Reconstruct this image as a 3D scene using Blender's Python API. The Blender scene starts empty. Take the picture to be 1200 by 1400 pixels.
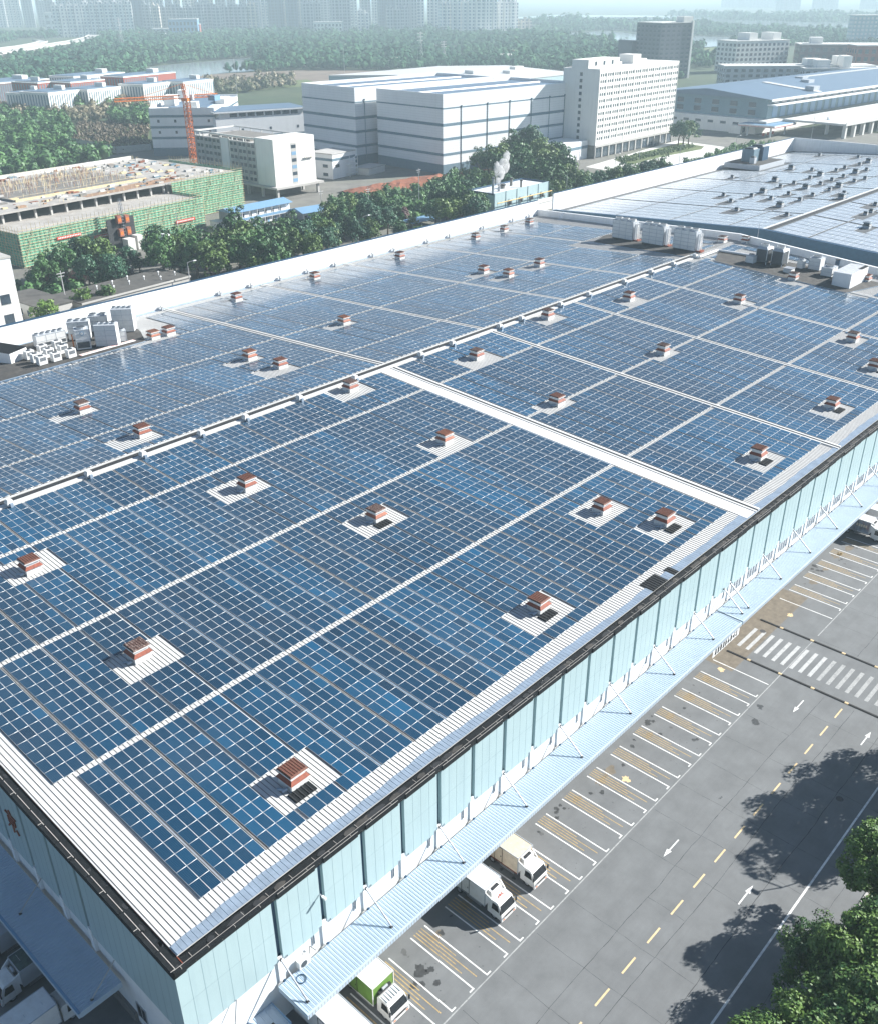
import bpy, math, random
import numpy as np
random.seed(7); rng = np.random.default_rng(11)
C = bpy.context.scene.collection
R = math.radians

# ------------------------------------------------------------------ camera
CAM = (-25.0654, -48.7532, 77.2214); YAW, PITCH, ROLL, FPX = 0.7462, 0.4964, -0.0066, 1308.92
def _axes():
    cy, sy, cp, sp = math.cos(YAW), math.sin(YAW), math.cos(PITCH), math.sin(PITCH)
    f = np.array([cy*cp, sy*cp, -sp]); r = np.array([sy, -cy, 0.]); u = np.cross(r, f)
    cr, sr = math.cos(ROLL), math.sin(ROLL)
    return cr*r+sr*u, -sr*r+cr*u, f
AR, AU, AF = _axes()
def G(u, v, z=0.0):
    """survey helper: where the sight line of a pixel of the 1200x1400 photo meets the level z"""
    d = AF + AR*((u-600)/FPX) - AU*((v-700)/FPX)
    t = (z-CAM[2])/d[2]
    return CAM[0]+t*d[0], CAM[1]+t*d[1]
def D(u, dist):
    """ground point at a distance along the bearing of photo column u"""
    d = AF + AR*((u-600)/FPX) - AU*((20-700)/FPX)
    k = dist/math.hypot(d[0], d[1])
    return CAM[0]+k*d[0], CAM[1]+k*d[1]
cam_d = bpy.data.cameras.new("camera"); cam = bpy.data.objects.new("camera", cam_d); C.objects.link(cam)
import mathutils
cam.matrix_world = mathutils.Matrix(((AR[0], AU[0], -AF[0], CAM[0]), (AR[1], AU[1], -AF[1], CAM[1]), (AR[2], AU[2], -AF[2], CAM[2]), (0, 0, 0, 1)))
cam_d.sensor_fit = 'VERTICAL'; cam_d.sensor_height = 24; cam_d.lens = 24*FPX/1400
cam_d.clip_start = .5; cam_d.clip_end = 60000
bpy.context.scene.camera = cam

# ------------------------------------------------------------------ light
SUN = np.array([1.42, -0.79, 1.0]); SUN /= np.linalg.norm(SUN)
EL = math.asin(SUN[2]); AZ = math.atan2(SUN[0], SUN[1])
W = bpy.data.worlds.new("World"); bpy.context.scene.world = W; W.use_nodes = True
nt = W.node_tree; bg = nt.nodes['Background']; sk = nt.nodes.new('ShaderNodeTexSky')
sk.sky_type = 'NISHITA'; sk.sun_disc = False; sk.sun_elevation = EL; sk.sun_rotation = AZ
sk.air_density = .75; sk.dust_density = .3; sk.ozone_density = 3.0
nt.links.new(sk.outputs[0], bg.inputs[0]); bg.inputs[1].default_value = SKY_STRENGTH = 0.05
sl = bpy.data.lights.new("sun", 'SUN'); so = bpy.data.objects.new("sun", sl); C.objects.link(so)
sl.energy = 5.0; sl.angle = R(.5); sl.color = (1.0, .975, .93)
so.rotation_euler = mathutils.Vector(SUN).to_track_quat('Z', 'Y').to_euler()
vs = bpy.context.scene.view_settings
vs.view_transform = 'Standard'; vs.look = 'None'; vs.gamma = 1; vs.exposure = 1.25
bpy.context.scene.cycles.volume_bounces = 1
bpy.context.scene.cycles.max_bounces = 6

# ------------------------------------------------------------------ materials
MATS = {}
def M(name, col, rough=.65, metal=0.0, var=.12, scale=1.0, spec=.5, dirt=0.0, dscale=.15, dcol=(.12, .1, .08), bump=0.0, emit=None, dst=None):
    if name in MATS: return MATS[name]
    m = bpy.data.materials.new(name); m.use_nodes = True; t = m.node_tree; b = t.nodes['Principled BSDF']
    b.inputs['Roughness'].default_value = rough; b.inputs['Metallic'].default_value = metal
    b.inputs['Specular IOR Level'].default_value = spec
    geo = t.nodes.new('ShaderNodeNewGeometry')
    n = t.nodes.new('ShaderNodeTexNoise'); n.inputs['Scale'].default_value = scale; n.inputs['Detail'].default_value = 5; n.inputs['Roughness'].default_value = .65
    t.links.new(geo.outputs['Position'], n.inputs['Vector'])
    mx = t.nodes.new('ShaderNodeMix'); mx.data_type = 'RGBA'
    mr = t.nodes.new('ShaderNodeMapRange'); mr.inputs[1].default_value = .3; mr.inputs[2].default_value = .7
    t.links.new(n.outputs[0], mr.inputs[0]); t.links.new(mr.outputs[0], mx.inputs[0])
    mx.inputs[6].default_value = tuple(min(1, c*(1-var)) for c in col)+(1,); mx.inputs[7].default_value = tuple(min(1, c*(1+var)) for c in col)+(1,)
    out = mx.outputs[2]
    if dirt:
        n2 = t.nodes.new('ShaderNodeTexNoise'); n2.inputs['Scale'].default_value = dscale; n2.inputs['Detail'].default_value = 8; n2.inputs['Roughness'].default_value = .7
        vm = t.nodes.new('ShaderNodeVectorMath'); vm.operation = 'MULTIPLY'; vm.inputs[1].default_value = dst or (1, 1, 1); t.links.new(geo.outputs['Position'], vm.inputs[0]); t.links.new(vm.outputs[0], n2.inputs['Vector'])
        r2 = t.nodes.new('ShaderNodeMapRange'); r2.inputs[1].default_value = .48; r2.inputs[2].default_value = .75; r2.inputs[4].default_value = dirt
        t.links.new(n2.outputs[0], r2.inputs[0])
        m2 = t.nodes.new('ShaderNodeMix'); m2.data_type = 'RGBA'; t.links.new(r2.outputs[0], m2.inputs[0]); t.links.new(out, m2.inputs[6]); m2.inputs[7].default_value = dcol+(1,)
        out = m2.outputs[2]
    t.links.new(out, b.inputs['Base Color'])
    if bump:
        bp = t.nodes.new('ShaderNodeBump'); bp.inputs['Strength'].default_value = bump; bp.inputs['Distance'].default_value = .05
        t.links.new(n.outputs[0], bp.inputs['Height']); t.links.new(bp.outputs[0], b.inputs['Normal'])
    if emit: b.inputs['Emission Color'].default_value = emit+(1,); b.inputs['Emission Strength'].default_value = 1
    MATS[name] = m; return m

M('roof_white', (.58, .58, .565), .5, var=.05, scale=.6, dirt=.4, dscale=1.2, dcol=(.38, .375, .36), dst=(1, .12, 1))
M('roof_rib', (.20, .195, .19), .5, var=.3, scale=2)
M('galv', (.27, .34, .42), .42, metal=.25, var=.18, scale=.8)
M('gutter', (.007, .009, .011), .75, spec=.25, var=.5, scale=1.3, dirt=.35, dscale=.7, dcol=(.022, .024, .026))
M('seam', (.42, .40, .37), .6)
M('teal', (.37, .49, .51), .45, var=.03, scale=.3, dirt=.45, dscale=1.6, dcol=(.28, .39, .43), dst=(1, 1, .07))
M('teal_seam', (.12, .2, .25), .6)
M('navy', (.012, .055, .11), .5)
M('wall_white', (.78, .79, .79), .6, var=.03, scale=.5, dirt=.35, dscale=1.2, dcol=(.5, .5, .47), dst=(1, 1, .1))
M('canopy', (.42, .52, .61), .42, var=.04, scale=.5, dirt=.5, dscale=.9, dcol=(.36, .44, .51), dst=(1, .25, 1))
M('canopy_groove', (.04, .10, .20), .5)
M('steel', (.34, .36, .39), .45, metal=.3)
M('dark', (.02, .022, .025), .7)
M('rust', (.12, .035, .02), .75, var=.45, scale=6, dirt=.4, dscale=9, dcol=(.45, .35, .25))
M('rust_skirt', (.22, .055, .028), .7, var=.35, scale=4)
M('rust_b', (.20, .075, .04), .8, var=.4, scale=5, dirt=.5, dscale=4, dcol=(.10, .04, .03))
M('rust_c', (.09, .04, .03), .8, var=.4, scale=5, dirt=.75, dscale=5, dcol=(.5, .45, .40))
M('rust_skirt_b', (.30, .10, .055), .7, var=.3, scale=3, dirt=.4, dscale=4, dcol=(.14, .05, .03))
M('vent_white', (.66, .67, .66), .6, var=.1, scale=3, dirt=.35, dscale=2.5, dcol=(.2, .13, .09))
M('asphalt', (.150, .157, .160), .85, var=.15, scale=.35, bump=.1, dirt=.45, dscale=.5, dcol=(.105, .109, .112), dst=(.06, 1, 1))
M('paint_white', (.74, .74, .72), .7, var=.1, scale=3, dirt=.55, dscale=1.4, dcol=(.2, .2, .2))
M('paint_worn', (.34, .345, .34), .8, var=.25, scale=5, dirt=.8, dscale=1.1, dcol=(.16, .165, .17))
M('paint_yellow', (.66, .50, .28), .75, var=.15, scale=3, dirt=.4, dscale=2, dcol=(.3, .25, .15))
M('paint_faded', (.42, .30, .13), .8, var=.3, scale=4, dirt=.75, dscale=1.3, dcol=(.14, .13, .115))
M('crack', (.03, .032, .034), .9)
M('truck_white', (.74, .74, .72), .35, var=.05, scale=1.5, dirt=.5, dscale=1.2, dcol=(.5, .46, .4))
M('truck_cream', (.64, .55, .42), .5, var=.1, scale=2, dirt=.5, dscale=1.6, dcol=(.4, .3, .22))
M('truck_green', (.13, .25, .045), .4, var=.15, scale=1.5)
M('truck_art', (.18, .22, .28), .5, var=.6, scale=1.2, dirt=.7, dscale=1.0, dcol=(.4, .16, .08))
M('tarp', (.05, .09, .08), .6, var=.4, scale=3)
M('glass_dark', (.012, .016, .02), .08, spec=.8, var=.3, scale=2)
M('tyre', (.018, .018, .018), .85)
M('red_paint', (.5, .06, .03), .5)
M('orange', (.62, .16, .02), .5, var=.2, scale=3)
M('win', (.045, .065, .085), .15, spec=.7, var=.4, scale=.8)
M('white_bldg', (.76, .75, .71), .7, var=.03, scale=.2, dirt=.4, dscale=.8, dcol=(.52, .51, .48), dst=(1, 1, .08))
M('white_metal', (.72, .74, .75), .55, var=.03, scale=.2, dirt=.35, dscale=.6, dcol=(.55, .57, .58), dst=(1, 1, .06))
M('stripe', (.10, .17, .22), .6)
M('stripe_pale', (.42, .45, .46), .6)
M('blue_roof', (.12, .18, .25), .5, var=.06, scale=.15)
M('blue_sheet', (.17, .31, .46), .45, var=.06, scale=.3)
M('concrete', (.42, .41, .39), .85, var=.12, scale=.4, dirt=.3, dscale=.1, dcol=(.25, .23, .2))
M('concrete_dark', (.19, .18, .165), .9, var=.2, scale=.5, dirt=.5, dscale=.15, dcol=(.1, .095, .085))
M('shed_roof', (.075, .072, .066), .9, var=.25, scale=.5, dirt=.5, dscale=.2, dcol=(.13, .125, .115))
M('concrete_white', (.6, .6, .57), .85, var=.1, scale=.3, dirt=.3, dscale=.08, dcol=(.36, .34, .3))
M('soil', (.21, .075, .04), .95, var=.35, scale=.6, dirt=.4, dscale=.1, dcol=(.3, .15, .09))
M('bare_earth', (.17, .13, .10), .95, var=.3, scale=.05)
M('grass', (.085, .12, .035), .95, var=.3, scale=.12, dirt=.8, dscale=.035, dcol=(.20, .19, .09))
M('grass_dark', (.035, .06, .022), .95, var=.35, scale=.05, dirt=.6, dscale=.01, dcol=(.09, .10, .05))
M('scrub', (.06, .085, .028), .95, var=.4, scale=.3)
M('yellow', (.55, .35, .06), .6)
M('pole', (.5, .5, .5), .6)
M('brick_red', (.30, .075, .05), .8, var=.1, scale=.3)
M('brick_brown', (.13, .085, .09), .8, var=.1, scale=.3)
M('dark_tower', (.085, .10, .13), .6)
M('bark', (.12, .085, .06), .9)
M('water', (.30, .34, .36), .12, spec=.6, var=.03, scale=.01)
M('pad', (.05, .048, .045), .9, var=.35, scale=.8, dirt=.5, dscale=.5, dcol=(.15, .13, .11))
M('ac_white', (.68, .69, .68), .5, var=.06, scale=1.5, dirt=.25, dscale=1, dcol=(.4, .36, .3))
M('ac_grey', (.40, .43, .46), .5, var=.06, scale=1)
M('grille', (.05, .06, .07), .6)
M('river_conc', (.5, .5, .48), .8)

def leaf_mat(name, lo, hi, scale, rough=.55, spec=.35):
    m = bpy.data.materials.new(name); m.use_nodes = True; t = m.node_tree; b = t.nodes['Principled BSDF']
    b.inputs['Roughness'].default_value = rough; b.inputs['Specular IOR Level'].default_value = spec
    geo = t.nodes.new('ShaderNodeNewGeometry'); n = t.nodes.new('ShaderNodeTexNoise'); n.inputs['Scale'].default_value = scale; n.inputs['Detail'].default_value = 3
    oi = t.nodes.new('ShaderNodeObjectInfo')
    t.links.new(geo.outputs['Position'], n.inputs['Vector'])
    a = t.nodes.new('ShaderNodeMath'); a.operation = 'MULTIPLY_ADD'; t.links.new(oi.outputs['Random'], a.inputs[0]); a.inputs[1].default_value = .45; t.links.new(n.outputs[0], a.inputs[2])
    at = t.nodes.new('ShaderNodeAttribute'); at.attribute_name = 'tone'
    a2 = t.nodes.new('ShaderNodeMath'); a2.operation = 'MULTIPLY_ADD'; t.links.new(at.outputs['Fac'], a2.inputs[0]); a2.inputs[1].default_value = .6; t.links.new(a.outputs[0], a2.inputs[2])
    mr = t.nodes.new('ShaderNodeMapRange'); mr.inputs[1].default_value = .35; mr.inputs[2].default_value = 1.35; t.links.new(a2.outputs[0], mr.inputs[0])
    mx = t.nodes.new('ShaderNodeMix'); mx.data_type = 'RGBA'; t.links.new(mr.outputs[0], mx.inputs[0])
    mx.inputs[6].default_value = lo+(1,); mx.inputs[7].default_value = hi+(1,)
    t.links.new(mx.outputs[2], b.inputs['Base Color']); MATS[name] = m; return m
leaf_mat('leaf', (.02, .075, .03), (.11, .23, .06), .5)
leaf_mat('leaf_near', (.02, .075, .018), (.16, .26, .045), .9)
leaf_mat('leaf_b', (.035, .085, .02), (.16, .25, .055), .5)
leaf_mat('leaf_c', (.014, .065, .038), (.07, .17, .08), .5)
leaf_mat('leaf_dry', (.07, .05, .03), (.2, .16, .10), .4)
leaf_mat('leaf_far', (.02, .08, .05), (.085, .18, .085), .02, .9, .1)
leaf_mat('leaf_pink', (.10, .05, .05), (.2, .12, .11), .6)
leaf_mat('leaf_bloom', (.05, .075, .02), (.30, .24, .16), .25)

def panel_mat():
    m = bpy.data.materials.new('solar_glass'); m.use_nodes = True; t = m.node_tree; b = t.nodes['Principled BSDF']
    at = t.nodes.new('ShaderNodeAttribute'); at.attribute_name = 'tone'
    cr = t.nodes.new('ShaderNodeValToRGB'); e = cr.color_ramp.elements
    e[0].position = 0; e[0].color = (.0010, .014, .035, 1); e[1].position = 1; e[1].color = (.005, .080, .172, 1)
    x = e.new(.55); x.color = (.0014, .032, .074, 1)
    t.links.new(at.outputs['Fac'], cr.inputs[0])
    uv = t.nodes.new('ShaderNodeUVMap'); sp = t.nodes.new('ShaderNodeSeparateXYZ'); t.links.new(uv.outputs[0], sp.inputs[0])
    def line(sock, n, w):
        a = t.nodes.new('ShaderNodeMath'); a.operation = 'MULTIPLY'; a.inputs[1].default_value = n; t.links.new(sock, a.inputs[0])
        f = t.nodes.new('ShaderNodeMath'); f.operation = 'FRACT'; t.links.new(a.outputs[0], f.inputs[0])
        c = t.nodes.new('ShaderNodeMath'); c.operation = 'COMPARE'; c.inputs[1].default_value = .5; c.inputs[2].default_value = .5-w; t.links.new(f.outputs[0], c.inputs[0])
        return c.outputs[0]
    l1, l2 = line(sp.outputs[0], 6, .045), line(sp.outputs[1], 10, .045)
    mu = t.nodes.new('ShaderNodeMath'); mu.operation = 'MULTIPLY'; t.links.new(l1, mu.inputs[0]); t.links.new(l2, mu.inputs[1])
    mx = t.nodes.new('ShaderNodeMix'); mx.data_type = 'RGBA'; t.links.new(mu.outputs[0], mx.inputs[0]); mx.inputs[6].default_value = (.03, .085, .135, 1)
    t.links.new(cr.outputs[0], mx.inputs[7])
    geo = t.nodes.new('ShaderNodeNewGeometry'); nz = t.nodes.new('ShaderNodeTexNoise'); nz.inputs['Scale'].default_value = .09; nz.inputs['Detail'].default_value = 9; nz.inputs['Roughness'].default_value = .72; t.links.new(geo.outputs['Position'], nz.inputs['Vector'])
    mr = t.nodes.new('ShaderNodeMapRange'); mr.inputs[1].default_value = .42; mr.inputs[2].default_value = .78; mr.inputs[4].default_value = .11; t.links.new(nz.outputs[0], mr.inputs[0])
    dm = t.nodes.new('ShaderNodeMix'); dm.data_type = 'RGBA'; t.links.new(mr.outputs[0], dm.inputs[0]); t.links.new(mx.outputs[2], dm.inputs[6]); dm.inputs[7].default_value = (.17, .20, .23, 1); t.links.new(dm.outputs[2], b.inputs['Base Color'])
    rg = t.nodes.new('ShaderNodeMapRange'); rg.inputs[3].default_value = .08; rg.inputs[4].default_value = .28; t.links.new(nz.outputs[0], rg.inputs[0]); t.links.new(rg.outputs[0], b.inputs['Roughness'])
    b.inputs['Roughness'].default_value = .16; b.inputs['IOR'].default_value = 1.68; b.inputs['Sheen Weight'].default_value = .07; b.inputs['Sheen Roughness'].default_value = .45; b.inputs['Sheen Tint'].default_value = (.85, .92, 1, 1)
    MATS['solar_glass'] = m
panel_mat()
M('glare_glass', (.34, .38, .42), .2, var=.12, scale=.2)  # sky glare on the second roof's panels, put into a pale base colour
M('dc_wall', (.15, .24, .28), .6)
M('deck_conc', (.36, .345, .32), .9, var=.2, scale=.25, dirt=.5, dscale=.12, dcol=(.24, .20, .17))
M('alu', (.62, .64, .65), .4, metal=.2, var=.05, scale=2)

# ------------------------------------------------------------------ mesh builder
class MB:
    def __init__(s): s.v = []; s.f = []; s.mi = []; s.ms = []
    def mat(s, m):
        if m not in s.ms: s.ms.append(m)
        return s.ms.index(m)
    def poly(s, pts, m):
        k = len(s.v); s.v += [tuple(p) for p in pts]; s.f.append(tuple(range(k, k+len(pts)))); s.mi.append(s.mat(m)); return s
    def hexa(s, P, m, top=None):
        k = len(s.v); s.v += [tuple(p) for p in P]
        for i, q in enumerate(((0, 3, 2, 1), (4, 5, 6, 7), (0, 1, 5, 4), (1, 2, 6, 5), (2, 3, 7, 6), (3, 0, 4, 7))):
            s.f.append(tuple(k+j for j in q)); s.mi.append(s.mat(top if (top and i == 1) else m))
        return s
    def box(s, x0, x1, y0, y1, z0, z1, m, top=None):
        return s.hexa([(x0, y0, z0), (x1, y0, z0), (x1, y1, z0), (x0, y1, z0), (x0, y0, z1), (x1, y0, z1), (x1, y1, z1), (x0, y1, z1)], m, top)
    def frus(s, cx, cy, z0, z1, a0, b0, a1, b1, m, top=None):
        P = [(cx+i*a0, cy+j*b0, z0) for i, j in ((-1, -1), (1, -1), (1, 1), (-1, 1))]+[(cx+i*a1, cy+j*b1, z1) for i, j in ((-1, -1), (1, -1), (1, 1), (-1, 1))]
        return s.hexa(P, m, top)
    def prism(s, pts, z0, z1, m, top=None):
        n = len(pts); k = len(s.v)
        s.v += [(x, y, z0) for x, y in pts]+[(x, y, z1) for x, y in pts]
        s.f.append(tuple(range(k+n-1, k-1, -1))); s.mi.append(s.mat(m)); s.f.append(tuple(range(k+n, k+2*n))); s.mi.append(s.mat(top or m))
        for i in range(n):
            j = (i+1) % n; s.f.append((k+i, k+j, k+n+j, k+n+i)); s.mi.append(s.mat(m))
        return s
    def tube(s, a, b, r0, m, r1=None, n=8):
        a = np.array(a, float); b = np.array(b, float); d = b-a; d /= (np.linalg.norm(d) or 1)
        x = np.cross(d, (0, 0, 1)) if abs(d[2]) < .95 else np.cross(d, (1, 0, 0)); x /= np.linalg.norm(x); y = np.cross(d, x); r1 = r0 if r1 is None else r1; k = len(s.v)
        for c, r in ((a, r0), (b, r1)):
            for i in range(n):
                t = 2*math.pi*i/n; s.v.append(tuple(c+r*(math.cos(t)*x+math.sin(t)*y)))
        for i in range(n):
            j = (i+1) % n; s.f.append((k+i, k+j, k+n+j, k+n+i)); s.mi.append(s.mat(m))
        s.f.append(tuple(k+n-1-i for i in range(n))); s.mi.append(s.mat(m)); s.f.append(tuple(k+n+i for i in range(n))); s.mi.append(s.mat(m))
        return s
    def build(s, name, parent=None, world=True, smooth=False):
        me = bpy.data.meshes.new(name); off = parent.location if (parent is not None and world) else (0, 0, 0)
        me.from_pydata([(x-off[0], y-off[1], z-off[2]) for x, y, z in s.v], [], s.f)
        for m in s.ms: me.materials.append(MATS[m])
        me.polygons.foreach_set('material_index', s.mi)
        if smooth: me.polygons.foreach_set('use_smooth', [True]*len(s.f))
        me.update(); o = bpy.data.objects.new(name, me); C.objects.link(o)
        if parent is not None: o.parent = parent
        return o
def tag(o, label=None, cat=None, group=None, kind=None):
    if label: o['label'] = label
    if cat: o['category'] = cat
    if group: o['group'] = group
    if kind: o['kind'] = kind
    return o
def thing(name, label, cat, loc=(0, 0, 0), rotz=0, group=None):
    o = bpy.data.objects.new(name, None); C.objects.link(o); o.location = loc; o.rotation_euler = (0, 0, rotz); o.empty_display_size = .2
    return tag(o, label, cat, group)
def struct(name, mb): return tag(mb.build(name), None, None, None, 'structure')
def dup(root, loc, rotz=0, label=None, group=None, scale=None, name=None):
    r = root.copy(); C.objects.link(r); r.location = loc; r.rotation_euler = (0, 0, rotz)
    if label: r['label'] = label
    if group: r['group'] = group
    if scale: r.scale = scale if isinstance(scale, tuple) else (scale,)*3
    for ch in list(root.children):
        c = ch.copy(); C.objects.link(c); c.parent = r
        for g in ch.children:
            d = g.copy(); C.objects.link(d); d.parent = c
    return r
ORD = ['first', 'second', 'third', 'fourth', 'fifth', 'sixth', 'seventh', 'eighth', 'ninth', 'tenth', 'eleventh', 'twelfth', 'thirteenth', 'fourteenth', 'fifteenth', 'sixteenth', 'seventeenth', 'eighteenth', 'nineteenth', 'twentieth']
ORD += ['twenty-'+x for x in ORD[:9]]+['thirtieth']+['thirty-'+x for x in ORD[:9]]+['fortieth']+['forty-'+x for x in ORD[:9]]+['fiftieth']+['fifty-'+x for x in ORD[:9]]+['sixtieth']+['sixty-'+x for x in ORD[:9]]
def np_mesh(name, V, F, mats, mi=None, tone=None, uv=None):
    """V (n,3), F (m,k) -> object"""
    me = bpy.data.meshes.new(name); n, (m, k) = len(V), F.shape
    me.vertices.add(n); me.vertices.foreach_set('co', np.asarray(V, np.float32).ravel())
    me.loops.add(m*k); me.loops.foreach_set('vertex_index', F.astype(np.int32).ravel())
    me.polygons.add(m); me.polygons.foreach_set('loop_start', np.arange(0, m*k, k, dtype=np.int32)); me.polygons.foreach_set('loop_total', np.full(m, k, np.int32))
    for x in mats: me.materials.append(MATS[x])
    if mi is not None: me.polygons.foreach_set('material_index', np.asarray(mi, np.int32))
    me.update(calc_edges=True); me.validate()
    if tone is not None:
        a = me.attributes.new('tone', 'FLOAT', 'FACE'); a.data.foreach_set('value', np.asarray(tone, np.float32))
    if uv is not None:
        l = me.uv_layers.new(name='UVMap'); l.data.foreach_set('uv', np.asarray(uv, np.float32).ravel())
    o = bpy.data.objects.new(name, me); C.objects.link(o); return o
# ================================================================== the big warehouse
S = .0526; RY = 68.75; RZ = 15+S*RY; YF = 140.5; XW = -5.12; YW = -3.91
def zr(y): return 15+S*y if y <= RY else RZ-S*(y-RY)
def Nr(u, v):
    d = AF + AR*((u-600)/FPX) - AU*((v-700)/FPX); t = (15+S*CAM[1]-CAM[2])/(d[2]-S*d[1]); return CAM[0]+t*d[0], CAM[1]+t*d[1]
def Fr(u, v):
    d = AF + AR*((u-600)/FPX) - AU*((v-700)/FPX); t = (RZ-S*(CAM[1]-RY)-CAM[2])/(d[2]+S*d[1]); return CAM[0]+t*d[0], CAM[1]+t*d[1]
def XE(y): return 213.5+(y+4)*(226.5-213.5)/144.5
WH = thing('logistics_warehouse', 'huge teal and white warehouse whose long white ribbed roof carries most of the solar panels', 'warehouse', (XW, YW, 0))
# roof sheet with standing ribs
r = MB()
def strip(mb, x0, x1a, x1b, y0, y1, z0, z1, t, m):
    mb.hexa([(x0, y0, z0-t), (x1a, y0, z0-t), (x1b, y1, z1-t), (x0, y1, z1-t), (x0, y0, z0), (x1a, y0, z0), (x1b, y1, z1), (x0, y1, z1)], m)
strip(r, -4.1, XE(-2.75), XE(RY), -2.75, RY, zr(-2.75), RZ, .12, 'roof_white')
strip(r, -4.1, XE(RY), XE(YF), RY, YF, RZ, zr(YF), .12, 'roof_white')
x = -3.9; i = 0
while x < 226:
    for ya, yb in ((-2.72, RY-.05), (RY+.05, YF-.3)):
        yb2 = yb
        if XE(ya) < x: ya = (x-213.5)/13*144.5-4
        if yb > ya+1:
            for w, h, m in ((.035, .045, 'roof_rib'),):
                r.hexa([(x-w, ya, zr(ya)), (x+w, ya, zr(ya)), (x+w, yb, zr(yb)), (x-w, yb, zr(yb)), (x-w*.5, ya, zr(ya)+h), (x+w*.5, ya, zr(ya)+h), (x+w*.5, yb, zr(yb)+h), (x-w*.5, yb, zr(yb)+h)], m)
    x += .462
roof = r.build('roof', WH)
# bluish-grey strip along the eave, laid over the ribs with a slightly wandering upper edge
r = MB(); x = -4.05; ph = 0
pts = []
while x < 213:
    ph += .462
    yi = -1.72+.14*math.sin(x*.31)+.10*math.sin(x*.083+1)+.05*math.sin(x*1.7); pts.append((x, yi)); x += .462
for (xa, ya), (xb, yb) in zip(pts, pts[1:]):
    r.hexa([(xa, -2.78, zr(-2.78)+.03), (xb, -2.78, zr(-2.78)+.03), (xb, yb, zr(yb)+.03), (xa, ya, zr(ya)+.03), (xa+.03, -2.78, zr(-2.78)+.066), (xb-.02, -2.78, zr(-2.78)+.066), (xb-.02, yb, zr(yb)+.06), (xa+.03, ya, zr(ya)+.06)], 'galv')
r.build('eave_strip', WH)
M('joint_white', (.72, .72, .71), .5, var=.04, scale=.5, dirt=.3, dscale=.6, dcol=(.5, .5, .48))
# joints: black open gap with an upstand on each side
r = MB()
for xj, wb in ((88.7, .20), (116.25, .20), (143.55, .17), (170.75, .17), (197.9, .15)):
    for ya, yb in ((-2.7, RY-1.4), (RY+1.2, YF-.4)):
        for x0, x1, h, m in ((xj-wb, xj+wb, .10, 'dark'), (xj-wb-.35, xj-wb, .16, 'roof_white'), (xj+wb, xj+wb+.3, .18, 'roof_white')):
            r.hexa([(x0, ya, zr(ya)+.01), (x1, ya, zr(ya)+.01), (x1, yb, zr(yb)+.01), (x0, yb, zr(yb)+.01), (x0, ya, zr(ya)+h), (x1, ya, zr(ya)+h), (x1, yb, zr(yb)+h), (x0, yb, zr(yb)+h)], m)
for x0, x1 in ((85.75, 88.05), (89.1, 89.55), (116.75, 117.05)):
    for ya, yb in (((-2.6, RY-1.5), (RY+1.3, YF-.5)) if x1-x0 < 1 else ((-2.6, RY-1.5),)):
        r.hexa([(x0, ya, zr(ya)+.02), (x1, ya, zr(ya)+.02), (x1, yb, zr(yb)+.02), (x0, yb, zr(yb)+.02), (x0, ya, zr(ya)+.08), (x1, ya, zr(ya)+.08), (x1, yb, zr(yb)+.08), (x0, yb, zr(yb)+.08)], 'joint_white')
r.build('expansion_joint', WH)
# ridge: dark strip between a white cap and a white walkway, with hoods
r = MB(); XR = 196
r.hexa([(-4, 67.35, RZ-.06), (XR, 67.35, RZ-.06), (XR, 68.2, RZ-.02), (-4, 68.2, RZ-.02), (-4, 67.35, RZ+.16), (XR, 67.35, RZ+.16), (XR, 68.2, RZ+.2), (-4, 68.2, RZ+.2)], 'roof_white')
r.box(-4, XR, 68.2, 69.25, RZ-.03, RZ+.19, 'dark')
r.box(-4, XR, 69.25, 69.5, RZ-.1, RZ+.34, 'roof_white')
r.build('ridge_cap', WH)
for u, v in RIDGEPX if 'RIDGEPX' in globals() else [(6, 686), (118, 650), (195, 625), (272, 595), (330, 572), (405, 546), (481, 519), (568, 486), (612, 471), (677, 448), (706, 437), (753, 416), (798, 404), (848, 387), (886, 374), (916, 363), (945, 352)]:
    hx, hy = Nr(u, v); hm = MB(); z = RZ+.1
    hm.box(hx-.35, hx+.35, 67.1, 67.9, z, z+.35, 'vent_white'); hm.frus(hx, 67.5, z+.35, z+.9, .5, .55, .3, .35, 'roof_white'); hm.box(hx-.2, hx+.2, 66.7, 67.1, z-.05, z+.5, 'galv')
    hm.build('ridge_hood', WH)
# gutters
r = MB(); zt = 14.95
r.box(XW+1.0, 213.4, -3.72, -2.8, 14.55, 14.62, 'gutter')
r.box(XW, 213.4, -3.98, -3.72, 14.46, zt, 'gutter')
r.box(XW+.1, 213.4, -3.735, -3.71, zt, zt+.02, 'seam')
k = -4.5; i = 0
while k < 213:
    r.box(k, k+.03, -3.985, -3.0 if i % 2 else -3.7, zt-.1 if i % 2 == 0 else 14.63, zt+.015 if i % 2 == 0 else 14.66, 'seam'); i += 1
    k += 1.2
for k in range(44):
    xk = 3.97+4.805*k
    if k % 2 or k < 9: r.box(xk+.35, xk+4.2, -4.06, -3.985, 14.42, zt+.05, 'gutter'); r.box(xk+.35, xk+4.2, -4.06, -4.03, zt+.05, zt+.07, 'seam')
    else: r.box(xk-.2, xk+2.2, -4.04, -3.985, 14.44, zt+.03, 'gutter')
rr = random.Random(3)
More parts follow.
